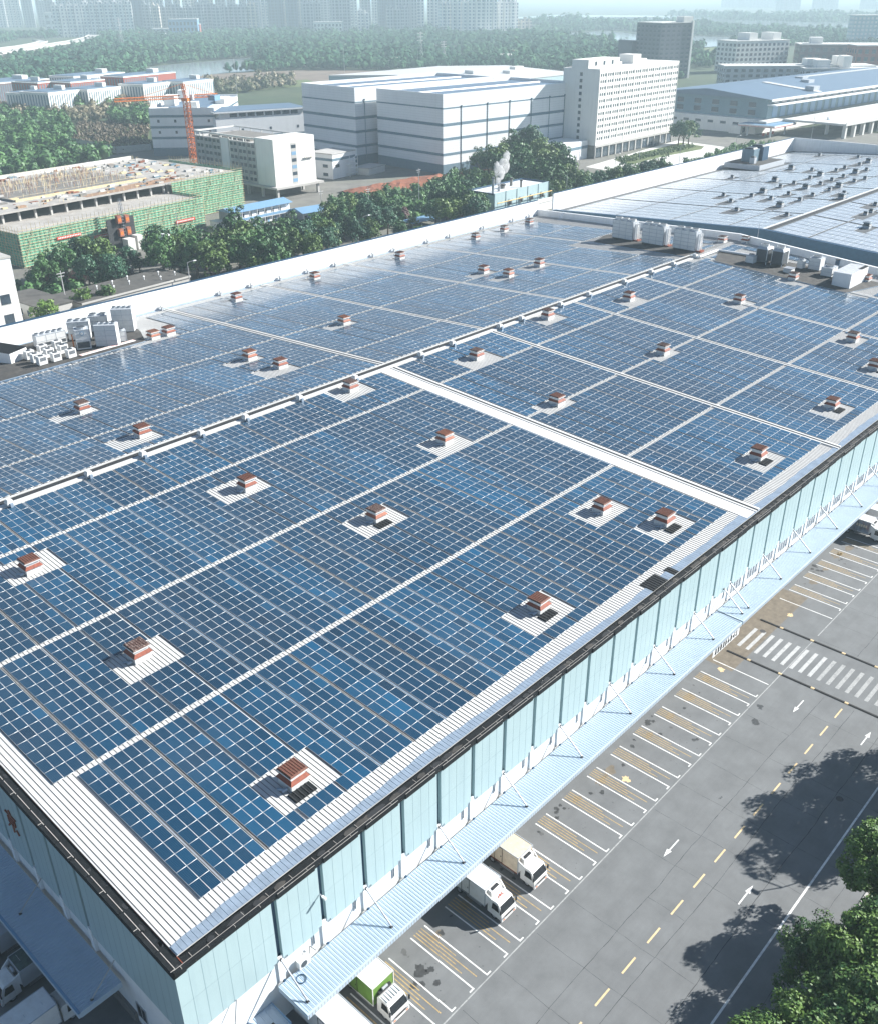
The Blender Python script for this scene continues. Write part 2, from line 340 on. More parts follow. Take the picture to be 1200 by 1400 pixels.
for k in range(150):   # curled patches of torn bitumen and standing water in the trough
    x = rr.uniform(-3, 212); w = rr.uniform(.3, 1.1)
    r.prism([(x+w*.9*math.cos(a)*rr.uniform(.6, 1.1), -3.25+.32*math.sin(a)*rr.uniform(.6, 1)) for a in np.linspace(0, 6.28, 9)[:-1]], 14.62, 14.64+rr.uniform(0, .05), 'dark' if rr.random() < .6 else 'pad')
r.build('gutter', WH)
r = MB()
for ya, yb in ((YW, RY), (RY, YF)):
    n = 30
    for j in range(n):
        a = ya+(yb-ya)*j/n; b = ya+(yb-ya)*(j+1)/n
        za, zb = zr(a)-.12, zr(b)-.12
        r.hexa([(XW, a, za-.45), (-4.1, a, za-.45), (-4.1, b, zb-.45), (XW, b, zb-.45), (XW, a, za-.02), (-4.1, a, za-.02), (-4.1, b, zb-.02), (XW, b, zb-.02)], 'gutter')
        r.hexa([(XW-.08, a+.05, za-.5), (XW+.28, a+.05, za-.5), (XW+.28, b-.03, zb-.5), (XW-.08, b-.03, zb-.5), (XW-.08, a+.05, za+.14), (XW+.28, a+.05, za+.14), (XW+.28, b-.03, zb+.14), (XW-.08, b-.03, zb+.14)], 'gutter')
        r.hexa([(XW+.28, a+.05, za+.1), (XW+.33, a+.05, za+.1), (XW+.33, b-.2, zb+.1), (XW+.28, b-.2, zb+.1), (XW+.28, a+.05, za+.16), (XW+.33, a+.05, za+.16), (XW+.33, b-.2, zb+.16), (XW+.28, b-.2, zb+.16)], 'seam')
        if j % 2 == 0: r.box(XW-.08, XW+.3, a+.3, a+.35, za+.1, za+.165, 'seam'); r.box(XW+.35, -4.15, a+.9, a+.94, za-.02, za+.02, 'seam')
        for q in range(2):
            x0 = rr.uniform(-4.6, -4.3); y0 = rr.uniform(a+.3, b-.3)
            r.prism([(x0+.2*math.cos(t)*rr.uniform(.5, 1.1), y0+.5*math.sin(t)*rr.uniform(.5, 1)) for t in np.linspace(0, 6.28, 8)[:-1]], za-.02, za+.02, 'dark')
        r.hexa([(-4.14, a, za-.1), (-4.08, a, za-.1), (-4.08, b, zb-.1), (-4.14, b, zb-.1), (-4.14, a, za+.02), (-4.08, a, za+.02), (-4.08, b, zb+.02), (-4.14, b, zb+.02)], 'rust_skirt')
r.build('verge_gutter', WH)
for (u, v, w, d) in ((893, 797, 3.4, 1.9), (917, 781, 1.2, 1.5)):   # black ribbed hatches by the eave
    hx, hy = Nr(u, v); m = MB(); m.hexa([(hx-w/2, hy-d/2, zr(hy-d/2)+.02), (hx+w/2, hy-d/2, zr(hy-d/2)+.02), (hx+w/2, hy+d/2, zr(hy+d/2)+.02), (hx-w/2, hy+d/2, zr(hy+d/2)+.02), (hx-w/2, hy-d/2, zr(hy-d/2)+.07), (hx+w/2, hy-d/2, zr(hy-d/2)+.07), (hx+w/2, hy+d/2, zr(hy+d/2)+.07), (hx-w/2, hy+d/2, zr(hy+d/2)+.07)], 'gutter')
    q = -w/2+.2
    while q < w/2-.1: m.hexa([(hx+q, hy-d/2, zr(hy-d/2)+.07), (hx+q+.12, hy-d/2, zr(hy-d/2)+.07), (hx+q+.12, hy+d/2, zr(hy+d/2)+.07), (hx+q, hy+d/2, zr(hy+d/2)+.07), (hx+q, hy-d/2, zr(hy-d/2)+.13), (hx+q+.12, hy-d/2, zr(hy-d/2)+.13), (hx+q+.12, hy+d/2, zr(hy+d/2)+.13), (hx+q, hy+d/2, zr(hy+d/2)+.13)], 'dark'); q += .46
    m.build('eave_hatch', WH)
# walls: white base, dark backing, then proud teal cladding bays between dark slots
r = MB()
r.box(XW+.25, 213.4, -3.72, -3.4, 0, 7.3, 'wall_white'); r.box(XW+.28, 213.3, -3.55, -3.3, 7.3, 14.45, 'navy')
r.hexa([(XW+.25, -3.4, 0), (XW+.6, -3.4, 0), (XW+.6, RY, 0), (XW+.25, RY, 0), (XW+.25, -3.4, 6.6), (XW+.6, -3.4, 6.6), (XW+.6, RY, 6.6), (XW+.25, RY, 6.6)], 'wall_white')
r.hexa([(XW+.25, RY, 0), (XW+.6, RY, 0), (XW+.6, YF, 0), (XW+.25, YF, 0), (XW+.25, RY, 6.6), (XW+.6, RY, 6.6), (XW+.6, YF, 6.6), (XW+.25, YF, 6.6)], 'wall_white')
for ya, yb in ((-3.4, RY), (RY, YF)):
    r.hexa([(XW+.3, ya, 6.6), (XW+.62, ya, 6.6), (XW+.62, yb, 6.6), (XW+.3, yb, 6.6), (XW+.3, ya, zr(ya)-.6), (XW+.62, ya, zr(ya)-.6), (XW+.62, yb, zr(yb)-.6), (XW+.3, yb, zr(yb)-.6)], 'navy')
r.box(XW+.3, 226, YF+.5, YF+.8, 0, 15, 'wall_white')
r.build('wall', WH)
def bay(x0, x1):
    b = MB(); zb = 7.02
    b.box(x0, x1, YW, -3.55, zb+.35, 14.5, 'teal'); b.box(x0+.45, x1-.45, YW, -3.55, zb, zb+.35, 'teal')
    n = max(2, round((x1-x0)/1.12)); 
    for j in range(1, n):
        xs = x0+(x1-x0)*j/n; b.box(xs-.012, xs+.012, YW-.004, YW+.02, zb+(.35 if j in (0, n) else 0), 14.5, 'teal_seam')
    b.box(x0, x1, YW-.003, YW+.02, 10.9, 10.915, 'teal_seam')
    return b.build('cladding_bay', WH)
bay(XW, 3.70)
for k in range(44):
    xk = 3.97+4.805*k
    bay(xk+.27, min(xk+4.535, 213.4))
    p = MB(); p.box(xk-.3, xk+.3, -3.86, -3.72, 4.7, 7.7, 'wall_white'); p.frus(xk, -4.08, 4.82, 5.05, .12, .12, .08, .05, 'navy'); p.build('pilaster', WH)
wn = 0
for k in range(0, 37):
    xk = 3.97+4.805*k
    for q in ([3.6] if k < 16 else [1.1, 1.9, 2.7, 3.5]):
        if wn >= 96: break
        w = MB(); z0, z1 = (5.7, 7.0) if k < 16 else (5.4, 6.7)
        ww = .11 if k < 16 else .2
        w.box(xk+q-ww, xk+q+ww, -3.76, -3.71, z0, z1, 'win'); w.box(xk+q-ww-.06, xk+q-ww, -3.80, -3.71, z0-.06, z1+.06, 'steel'); w.build('slit_window', WH); wn += 1
r = MB()
for k in range(30):
    xk = 3.97+4.805*k+2.4; d = MB(); d.box(xk-1.4, xk+1.4, -3.80, -3.70, 1.2, 4.2, 'ac_grey'); 
    for j in range(5): d.box(xk-1.4, xk+1.4, -3.82, -3.795, 1.3+j*.58, 1.33+j*.58, 'dark')
    d.build('dock_door', WH)
def lbay(y0, y1):
    b = MB(); y1 = min(y1, YF); 
    def seg(a, c, z0):
        b.hexa([(XW, a, z0), (XW+.3, a, z0), (XW+.3, c, z0), (XW, c, z0), (XW, a, zr(a)-.55), (XW+.3, a, zr(a)-.55), (XW+.3, c, zr(c)-.55), (XW, c, zr(c)-.55)], 'teal')
    if y0 < RY < y1: seg(y0, RY, 6.9); seg(RY, y1, 6.9)
    else: seg(y0, y1, 6.9)
    n = max(2, round((y1-y0)/1.15))
    for j in range(1, n):
        ys = y0+(y1-y0)*j/n; b.box(XW-.004, XW+.02, ys-.012, ys+.012, 6.9, zr(ys)-.56, 'teal_seam')
    return b.build('cladding_bay', WH)
lbay(-3.55, 10.2)
for k in range(28):
    yk = 10.45+4.8*k
    if yk > YF-1: break
    lbay(yk+.25, yk+4.55)
    p = MB(); p.box(XW-.05, XW+.26, yk-.28, yk+.28, 4.7, 7.5, 'wall_white'); p.build('pilaster', WH)
w = MB(); w.box(XW+.2, XW+.26, 3.5, 4.8, 1.2, 2.9, 'glass_dark'); 
for y0, y1, z0, z1 in ((3.4, 4.9, 2.9, 3.0), (3.4, 3.5, 1.1, 2.9), (4.8, 4.9, 1.1, 2.9), (4.1, 4.17, 1.2, 2.9)): w.box(XW+.17, XW+.27, y0, y1, z0, z1, 'steel')
w.build('side_window', WH)
w = MB(); w.box(XW-.02, XW+.25, 5.2, 60, 0, 1.15, 'concrete_dark'); w.build('dock_plinth', WH)
# red wall character on the left face
g = MB(); rr = random.Random(5)
def stroke(y0, z0, y1, z1, w=.16):
    a = np.array([y0, z0]); b_ = np.array([y1, z1]); d = (b_-a)/np.linalg.norm(b_-a); n = np.array([-d[1], d[0]])*w/2
    P = [a-n, b_-n, b_+n, a+n]; g.hexa([(XW-.14, *q) for q in P]+[(XW-.02, *q) for q in P], 'rust_skirt')
for q in ((22.6, 12.9, 22.3, 12.5), (23.4, 12.35, 21.4, 12.35), (23.0, 12.0, 21.8, 12.0), (23.0, 12.0, 23.0, 11.3), (21.8, 12.0, 21.8, 11.3), (23.0, 11.65, 21.8, 11.65), (23.0, 11.3, 21.8, 11.3), (22.4, 11.3, 22.4, 10.3), (23.0, 10.95, 23.4, 10.5), (21.8, 10.95, 21.4, 10.5)): stroke(*q)
g.build('wall_character', WH)
# canopies
def canopy(name, x0, x1):
    c = MB(); ya, yb = -4.12, -7.82
    c.hexa([(x0, yb, 4.70), (x1, yb, 4.70), (x1, ya, 4.80), (x0, ya, 4.80), (x0, yb, 4.78), (x1, yb, 4.78), (x1, ya, 4.88), (x0, ya, 4.88)], 'canopy')
    x = x0+.15
    while x < x1-.1:
        c.hexa([(x-.05, yb+.12, 4.78), (x+.05, yb+.12, 4.78), (x+.05, ya, 4.88), (x-.05, ya, 4.88), (x-.03, yb+.12, 4.815), (x+.03, yb+.12, 4.815), (x+.03, ya, 4.915), (x-.03, ya, 4.915)], 'canopy')
        c.hexa([(x+.05, yb+.12, 4.78), (x+.10, yb+.12, 4.78), (x+.10, ya, 4.88), (x+.05, ya, 4.88), (x+.05, yb+.12, 4.786), (x+.10, yb+.12, 4.786), (x+.10, ya, 4.886), (x+.05, ya, 4.886)], 'canopy_groove')
        c.box(x-.05, x+.05, yb-.05, yb-.04, 4.3, 4.74, 'steel'); x += .33
    c.box(x0, x1, yb-.04, yb+.10, 4.28, 4.80, 'canopy'); c.box(x0, x0+.1, yb+.1, ya, 4.3, 4.86, 'canopy'); c.box(x1-.1, x1, yb+.1, ya, 4.3, 4.86, 'canopy')
    c.box(x0, x1, yb-.06, yb+.12, 4.80, 4.83, 'canopy')
    o = c.build(name, WH)
    return o
c1 = canopy('canopy', 3.25, 77.2); c2 = canopy('canopy', 77.5, 213)
for k in range(0, 43, 2):
    xk = 3.97+4.805*k
    for dx in ((0,) if k != 16 else (-1.9, -.1)):
        t = MB(); t.tube((xk+dx-.05, -3.98, 7.55), (xk+dx+.1, -6.9, 4.95), .085, 'steel', n=6); t.frus(xk+dx+.1, -6.9, 4.80, 4.98, .14, .14, .08, .08, 'dark'); t.frus(xk+dx-.05, -4.0, 7.4, 7.65, .1, .06, .08, .05, 'dark')
        t.build('tie_rod', WH)
t = MB(); t.tube((-.6, -3.98, 7.2), (-2.4, -5.3, 3.2), .05, 'steel', n=6); t.build('tie_rod', WH)
# little blue porch at the very corner
t = MB(); t.hexa([(-3.6, -6.2, 2.7), (2.6, -6.2, 2.7), (2.6, -3.75, 3.0), (-3.6, -3.75, 3.0), (-3.6, -6.2, 2.8), (2.6, -6.2, 2.8), (2.6, -3.75, 3.1), (-3.6, -3.75, 3.1)], 'canopy')
for j in range(12): t.hexa([(-3.5+j*.53, -6.2, 2.8), (-3.42+j*.53, -6.2, 2.8), (-3.42+j*.53, -3.75, 3.1), (-3.5+j*.53, -3.75, 3.1), (-3.5+j*.53, -6.2, 2.85), (-3.42+j*.53, -6.2, 2.85), (-3.42+j*.53, -3.75, 3.15), (-3.5+j*.53, -3.75, 3.15)], 'canopy')
t.box(-3.62, 2.62, -6.3, -6.2, 2.35, 2.82, 'blue_sheet'); t.box(2.6, 2.68, -6.3, -3.75, 2.35, 3.12, 'blue_sheet'); t.box(-3.6, 2.6, -4.1, -3.9, 1.0, 2.7, 'wall_white')
t.build('porch_roof', WH)
t = MB(); t.box(.6, 1.6, -5.6, -5.3, 2.86, 3.25, 'dark'); t.build('porch_light', WH)
# left canopy
c = MB(); xa, xb = XW-.15, -9.12; y0, y1 = 6.0, 90
c.hexa([(xb, y0, 4.66), (xa, y0, 4.72), (xa, y1, 4.72), (xb, y1, 4.66), (xb, y0, 4.76), (xa, y0, 4.82), (xa, y1, 4.82), (xb, y1, 4.76)], 'canopy')
y = y0+.2
while y < y1-.1:
    c.hexa([(xb+.1, y-.05, 4.76), (xa, y-.05, 4.82), (xa, y+.05, 4.82), (xb+.1, y+.05, 4.76), (xb+.1, y-.03, 4.81), (xa, y-.03, 4.87), (xa, y+.03, 4.87), (xb+.1, y+.03, 4.81)], 'canopy'); y += .33
c.box(xb-.08, xb+.1, y0, y1, 4.2, 4.80, 'canopy'); c.box(xb+.1, xa, y0-.06, y0+.1, 4.2, 4.84, 'canopy'); c.box(xb-.1, xb+.13, y0-.06, y1, 4.80, 4.84, 'blue_sheet')
c.build('canopy', WH)
for k in range(6):
    y = 6.3+12.4*k; t = MB(); t.tube((XW-.02, y+.35, 6.85), (-7.75, y, 4.9), .055, 'concrete', n=6); t.frus(-7.75, y, 4.76, 4.92, .14, .14, .08, .08, 'dark'); t.build('tie_rod', WH)
# parapets
p = MB(); p.box(XW+.3, 226.6, YF, YF+.5, 13.5, 19.4, 'wall_white'); p.box(XW+.3, 226.6, YF-.04, YF+.75, 19.4, 19.52, 'navy')
x = 0
while x < 226: p.box(x, x+.02, YF-.004, YF+.01, 15, 19.4, 'stripe_pale'); x += 1.1
p.hexa([(XW, YF-.4, zr(YF)-.2), (226, YF-.4, zr(YF)-.2), (226, YF, zr(YF)-.2), (XW, YF, zr(YF)-.2), (XW, YF-.4, zr(YF)+.1), (226, YF-.4, zr(YF)+.1), (226, YF, zr(YF)+.35), (XW, YF, zr(YF)+.35)], 'galv')
p.build('parapet', WH)
p = MB(); n = 24
for j in range(n):
    a = YW+(YF-YW)*j/n; b = YW+(YF-YW)*(j+1)/n; h = 1.7
    P0 = (XE(a), XE(b))
    p.hexa([(P0[0], a, zr(a)-1), (P0[0]+.5, a, zr(a)-1), (P0[1]+.5, b, zr(b)-1), (P0[1], b, zr(b)-1), (P0[0], a, zr(a)+h), (P0[0]+.5, a, zr(a)+h), (P0[1]+.5, b, zr(b)+h), (P0[1], b, zr(b)+h)], 'wall_white')
    p.hexa([(P0[0]-.08, a, zr(a)+h), (P0[0]+.58, a, zr(a)+h), (P0[1]+.58, b, zr(b)+h), (P0[1]-.08, b, zr(b)+h), (P0[0]-.08, a, zr(a)+h+.12), (P0[0]+.58, a, zr(a)+h+.12), (P0[1]+.58, b, zr(b)+h+.12), (P0[1]-.08, b, zr(b)+h+.12)], 'wall_white')
p.build('parapet', WH)
for x in (70, 88, 104, 113, 121.9, 130.8, 140.1, 153.6, 161.6, 175.1, 184.2, 199.3, 213.3, 221.5):
    p = MB(); z = zr(YF-.8); p.box(x-.25, x+.25, YF-.9, YF-.4, z, z+.9, 'ac_grey'); p.frus(x, YF-.65, z+.9, z+1.25, .4, .4, .28, .28, 'vent_white'); p.build('rain_hopper', WH)
t = MB()
lx, ly = 224.0, 129.0
for s in (-.25, .25): t.tube((lx-1.6, ly+s, zr(ly)+.1), (lx+.9, ly+s, zr(ly)+2.4), .05, 'galv', n=5)
for j in range(7): t.tube((lx-1.6+j*.36, ly-.25, zr(ly)+.2+j*.33), (lx-1.6+j*.36, ly+.25, zr(ly)+.2+j*.33), .03, 'galv', n=5)
tag(t.build('ladder'), 'small galvanised ladder leaning on the end parapet by the far corner of the roof', 'ladder')

# ================================================================== second warehouse beyond the end parapet
M('valley_shade', (.05, .13, .19), .5)  # darker than the teal front wall: this face's shade is in the colour
W2 = thing('far_warehouse', 'second warehouse beyond the end parapet with a glaring panel covered roof', 'warehouse', (240, 0, 0))
X2, X3 = 236.0, 412.0
M('grey_roof', (.075, .08, .085), .7, var=.1, scale=.3)
r = MB()
strip(r, X2, X3, X3, -2.75, RY, zr(-2.75), RZ, .12, 'grey_roof'); strip(r, X2, X3, X3, RY, YF, RZ, zr(YF), .12, 'grey_roof'); r.build('roof', W2)
r = MB(); r.box(X2, X3, 68.0, 69.3, RZ-.02, RZ+.12, 'dark'); r.box(X2, X3, 69.3, 69.9, RZ-.05, RZ+.25, 'roof_white'); r.build('ridge_cap', W2)
r = MB(); n = 20
for j in range(n):
    a = YW+(YF-YW)*j/n; b = YW+(YF-YW)*(j+1)/n; h = .45
    r.hexa([(X2-1.2, a, 0), (X2, a, 0), (X2, b, 0), (X2-1.2, b, 0), (X2-1.2, a, zr(a)+h), (X2, a, zr(a)+h), (X2, b, zr(b)+h), (X2-1.2, b, zr(b)+h)], 'valley_shade')
    r.hexa([(X2-1.25, a, zr(a)+h), (X2+.05, a, zr(a)+h), (X2+.05, b, zr(b)+h), (X2-1.25, b, zr(b)+h), (X2-1.25, a, zr(a)+h+.1), (X2+.05, a, zr(a)+h+.1), (X2+.05, b, zr(b)+h+.1), (X2-1.25, b, zr(b)+h+.1)], 'navy')
r.box(X2-1.2, X3, YW-.2, YW+.3, 0, 15, 'teal')
r.build('wall', W2)
p = MB(); p.box(X2-1.2, X3, YF, YF+.5, 0, 20.4, 'wall_white'); p.box(X2-1.2, X3, YF-.04, YF+.75, 20.4, 20.5, 'navy'); p.box(X3, X3+.5, -4, YF+.5, 0, 20.4, 'wall_white'); p.build('parapet', W2)
def conn(x0, x1, y0, y1):  # valley floor between the two warehouses
    m = MB(); m.box(x0, x1, y0, y1, 12.0, 12.2, 'galv'); return m
conn(214, X2-1.2, YW, YF).build('valley_gutter', W2)

# ================================================================== solar panels
PX_, PY_, GP = 1.012, 1.67, 4.3834
def groups(xs):   # column start positions
    return [[x+i*PX_ for i in range(n)] for x, n in xs]
cols_first = [(0.0, 2)]
A_ = [(2.359+GP*n, 4) for n in range(19)]
B_ = [(89.75+GP*n, 4) for n in range(6)]; C_ = [(117.2+GP*n, 4) for n in range(6)]; D_ = [(144.4+GP*n, 4) for n in range(6)]
E_ = [(171.6+GP*n, 4) for n in range(6)]; F_ = [(199.0+GP*n, 4) for n in range(4)]
NB = [(0.0, 11), (19.02, 11), (38.04, 11), (57.06, 6)]
FB = [(70.35, 6), (80.95, 11), (100.0, 11), (119.05, 11)]
VN = [(43, 785), (191, 905), (404, 1078), (340, 672), (517, 714), (481, 536), (610, 608), (739, 838), (825, 703), (911, 720), (1039, 630), (763, 555), (653, 492), (750, 437), (908, 486), (861, 412), (1140, 560), (1168, 468), (1012, 416), (1198, 507), (1086, 384), (1186, 386)]
VF = [(114, 565), (196, 598), (343, 493), (385, 504), (472, 444), (325, 412), (432, 383), (548, 355), (651, 328), (690, 317), (724, 307), (662, 374), (696, 379), (738, 365), (232, 459), (211, 464)]
vents_n = [tuple(np.add(Nr(*q), (.4, .7))) for q in VN]; vents_f = [tuple(np.add(Fr(*q), (.4, .7))) for q in VF]
vents_n += [(219.6, 66.0)]; vents_f += [(209, 74.5), (216, 70.9)]
holes = [(x-3.1, x+3.4, y-2.6, y+2.4) for x, y in vents_n if x < 14]+[(x-4.3, x+3.2, y-2.6, y+2.4) for x, y in vents_n if x >= 14]+[(x-5.6, x+2.4, y-2.5, y+1.9) for x, y in vents_f if y < 119]+[(x-1.6, x+1.6, y-1.7, y+1.7) for x, y in vents_f if y > 119]
holes += [(40, 71.5, 120.0, 141), (66, 82, 126.5, 141), (68, 76, 119.5, 126), (191.5, 205, 66, 103.5), (195.5, 213, 24.5, 63), (193, 197, 37, 44), (-10, 40, 118, 141), (205, 216, 88, 103)]
front_blocks = {}
stuffP = []
def layout(rng_groups, bands, near, b0=0):
    for (gx, n) in rng_groups:
        for bi, (y0, nr) in enumerate(bands, b0):
            for i in range(n):
                for j in range(nr):
                    x = gx+i*PX_; y = y0+j*PY_; cx, cy = x+.5, y+.83
                    if any(a < cx < b and c < cy < d for a, b, c, d in holes): continue
                    if x+1.1 > XE(y)-1.5: continue
                    if near and bi == 0 and gx < 24: front_blocks.setdefault((round(gx, 2), bi), []).append((x, y)); continue
                    if near and bi == 1 and gx < 6.6: front_blocks.setdefault((round(gx, 2), bi), []).append((x, y)); continue
                    stuffP.append((x, y))
ALLG = A_+B_+C_+D_+E_+F_
layout([(0.0, 2)], NB[:1], True); layout(ALLG, NB, True)
layout([(-2.024, 4)], NB[1:], True, 1); layout([(-2.024, 4)]+ALLG, FB, False); layout([(85.72, 2)], FB, False)
tray = MB(); rr = random.Random(9)
for (gx, n) in [(-2.024, 4)]+ALLG:
    xg = gx+4*PX_+.16
    for y0, nr in NB+FB:
        mm = rr.choice(('galv', 'galv', 'roof_rib', 'steel', 'roof_rib')); ya, yb = y0+.05, y0+nr*PY_-.05
        if any(a < xg < b and not (d < ya or c > yb) for a, b, c, d in holes) or xg > XE(ya)-2: continue
        if abs(ya-RY) < 1: continue
        tray.hexa([(xg-.07, ya, zr(ya)+.03), (xg+.07, ya, zr(ya)+.03), (xg+.07, yb, zr(yb)+.03), (xg-.07, yb, zr(yb)+.03), (xg-.07, ya, zr(ya)+.12), (xg+.07, ya, zr(ya)+.12), (xg+.07, yb, zr(yb)+.12), (xg-.07, yb, zr(yb)+.12)], mm)
tag(tray.build('cable_tray', WH), kind='stuff')
def panels_mesh(name, P, zf, tones, glass='solar_glass'):
    P = np.array(P, float); n = len(P); x0 = P[:, 0]+.008; y0 = P[:, 1]+.008; x1 = x0+.996; y1 = y0+1.654
    b = .022
    def q(xa, xb, ya, yb, h): return np.stack([np.stack([xa, ya, zf(ya)+h], -1), np.stack([xb, ya, zf(ya)+h], -1), np.stack([xb, yb, zf(yb)+h], -1), np.stack([xa, yb, zf(yb)+h], -1)], 1)
    tl = np.random.default_rng(n).normal(0, .0045, (n, 4)) if n > 1 else np.zeros((1, 4)); tz = np.concatenate([tl*0, tl, tl, tl], 1)
    V = np.concatenate([q(x0, x1, y0, y1, .11), q(x0, x1, y0, y1, .15), q(x0+b, x1-b, y0+b, y1-b, .15), q(x0+b, x1-b, y0+b, y1-b, .146)], 1)   # n,16,3
    V[..., 2] += tz
    T = np.array([[0, 1, 5, 4], [1, 2, 6, 5], [2, 3, 7, 6], [3, 0, 4, 7], [4, 5, 9, 8], [5, 6, 10, 9], [6, 7, 11, 10], [7, 4, 8, 11], [12, 13, 14, 15]])
    F = (np.arange(n)[:, None, None]*16+T[None]).reshape(-1, 4)
    mi = np.tile([1]*8+[0], n); tone = np.repeat(tones, 9)
    uv = np.zeros((n, 9, 4, 2)); uv[:, 8] = [[0, 0], [1, 0], [1, 1], [0, 1]]
    return np_mesh(name, V.reshape(-1, 3), F, [glass, 'alu'], mi, tone, uv.reshape(-1, 2))
def tone_of(P):
    P = np.array(P); h = np.sin(P[:, 0]*12.9898+P[:, 1]*78.233)*43758.5; h -= np.floor(h)
    big = .5+.5*np.sin(np.floor(P[:, 0]/8.77)*1.7+np.floor(P[:, 1]/19.0)*2.1+1.1*np.sin(np.floor(P[:, 0]/4.3834)*.9))
    wave = .5+.5*np.sin(P[:, 0]*.06+1)*np.cos(P[:, 1]*.11)
    return np.clip(.10+.24*h+.40*big+.24*wave+np.where(h > .95, .16, 0)-np.where(h < .06, .15, 0), 0, 1)
zfv = lambda y: np.where(y <= RY, 15+S*y, RZ-S*(y-RY))
o = panels_mesh('solar_panel', stuffP, zfv, tone_of(stuffP))
tag(o, 'all the remaining blue solar panels spread over the long main roof, away from its near corner', 'solar panels', None, 'stuff')
# the panels that show largest: each its own object, cut from six shared meshes
protos = []
for t in (.1, .25, .4, .5, .65, .85):
    protos.append(panels_mesh('solar_panel', [(0, 0)], lambda y: S*y, np.array([t])))
    protos[-1].data.name = 'solar_panel'
used_p = [False]*6
BL = {0: 'in the narrow two-column block at the near roof corner', 1: 'in the first full-width eave block, beside the narrow corner block', 2: 'in the eave block left of the nearest roof ventilator', 3: 'in the eave block right of the nearest roof ventilator', 4: 'in the eave block just beyond the nearest ventilator clearing', 5: 'in the second eave block beyond the nearest ventilator clearing'}
bx = sorted(front_blocks)
for bk in bx:
    gx, bi = bk
    k = sorted({b[0] for b in bx if b[1] == bi}).index(gx)
    lab = 'deep blue solar panel '+(BL[k] if bi == 0 else ['in the leftmost block above the nearest walkway', 'in the second block above the nearest walkway'][k])
    grp = 'solar panels '+(BL[k] if bi == 0 else ['of the leftmost block above the nearest walkway', 'of the second block above the nearest walkway'][k])
    for (x, y) in front_blocks[bk]:
        t = int(tone_of([(x, y)])[0]*6*.999)
        o = protos[t].copy() if used_p[t] else protos[t]
        if used_p[t]: C.objects.link(o)
        used_p[t] = True
        o.location = (x, y, 15+S*y); o.name = 'solar_panel'
        tag(o, lab, 'solar panel', grp)
for t in range(6):
    if not used_p[t]: bpy.data.objects.remove(protos[t])
# second roof
VB2 = [(325.8, 124.8), (323.9, 107.1), (285.9, 107.3), (288.5, 98.5), (286.1, 90.6), (261.7, 90.1), (297.9, 99.1), (275.8, 99.4), (311.3, 99.1), (320.5, 98.4), (297.4, 89.8), (274.1, 82.0), (287.5, 81.5), (334.9, 98.9), (311.9, 90.3), (298.0, 81.9), (342.8, 98.5), (322.6, 89.7), (356.8, 98.3), (365.1, 98.4), (354.2, 90.0), (342.6, 89.8), (333.2, 90.1), (319.2, 81.9), (333.0, 82.1), (306.1, 74.8), (310.9, 81.7), (296.6, 71.8), (340.7, 81.3), (376.3, 97.1), (385.2, 97.1), (362.6, 89.2), (398.0, 106.1), (399.3, 122.9), (422.5, 123.0), (356.0, 115.6), (355.3, 107.0), (260.2, 73.3), (278.5, 57.0), (294.0, 60.0), (262.3, 50.3), (283.4, 57.2), (305, 55), (322, 58), (340, 61)]
VB2 = [v for v in VB2 if v[0] < 405]
P2 = []
for n in range(39):
    gx = 238+n*GP+(n//6)*1.1
    for i in range(4):
        for y0, nr in [(19.02, 11), (38.04, 11), (57.06, 6)]+FB:
            for j in range(nr):
                x = gx+i*PX_; y = y0+j*PY_
                if x > 408 or any(-7.6 < x+.5-vx < 1.6 and abs(y+.8-vy) < 1.7 for vx, vy in VB2): continue
                if 344 < x < 372 and y > 121: continue
                P2.append((x, y))
o = panels_mesh('solar_panel', P2, zfv, tone_of(P2)*.8, 'glare_glass')
tag(o, 'solar panels covering the second warehouse roof, pale with sky glare put into their colour', 'solar panels', None, 'stuff')

# ================================================================== roof ventilators
def vent_proto(name, dark_skirt, rust=True, rm='rust', rs='rust_skirt'):
    t = thing(name, 'x', 'roof ventilator')
    a = MB(); a.box(-.95, .95, -.95, .95, -.15, .68, 'vent_white' if rust else 'ac_grey'); a.box(-.8, .8, -.8, .8, .68, .78, 'dark'); a.build('curb', t)
    a = MB(); a.frus(0, 0, .76, 1.1, 1.10, 1.10, .82, .82, rs if rust else 'grille'); a.build('skirt', t)
    a = MB(); a.box(-.80, .80, -.80, .80, 1.1, 1.46, 'vent_white' if rust else 'grille'); a.build('neck', t)
    a = MB(); a.box(-1.02, 1.02, -1.02, 1.02, 1.46, 1.60, 'vent_white' if rust else 'stripe', rm if rust else 'ac_grey'); a.frus(0, 0, 1.60, 1.72, 1.0, 1.0, .86, .86, rm if rust else 'stripe')
    for j in range(7): a.box(-.9+j*.28, -.82+j*.28, -.88, .88, 1.70, 1.76, rm if rust else 'ac_grey')
    a.build('cap', t)
    if dark_skirt:
        a = MB(); a.hexa([(-1.45, -2.15, -.14), (.95, -2.15, -.14), (.95, -.95, -.06), (-1.45, -.95, -.06), (-1.45, -2.15, -.02), (.95, -2.15, -.02), (.95, -.95, .06), (-1.45, -.95, .06)], 'gutter')
        for j in range(5): a.hexa([(-1.4+j*.47, -2.15, -.02), (-1.3+j*.47, -2.15, -.02), (-1.3+j*.47, -.95, .06), (-1.4+j*.47, -.95, .06), (-1.4+j*.47, -2.15, .04), (-1.3+j*.47, -2.15, .04), (-1.3+j*.47, -.95, .12), (-1.4+j*.47, -.95, .12)], 'dark')
        a.build('flashing', t)
    a = MB(); a.tube((-1.5, -.3, .1), (-1.1, -.6, .35), .16, 'galv', n=6); a.tube((-1.6, .3, .05), (-1.3, -.3, .2), .14, 'galv', n=6); a.build('motor', t)
    return t
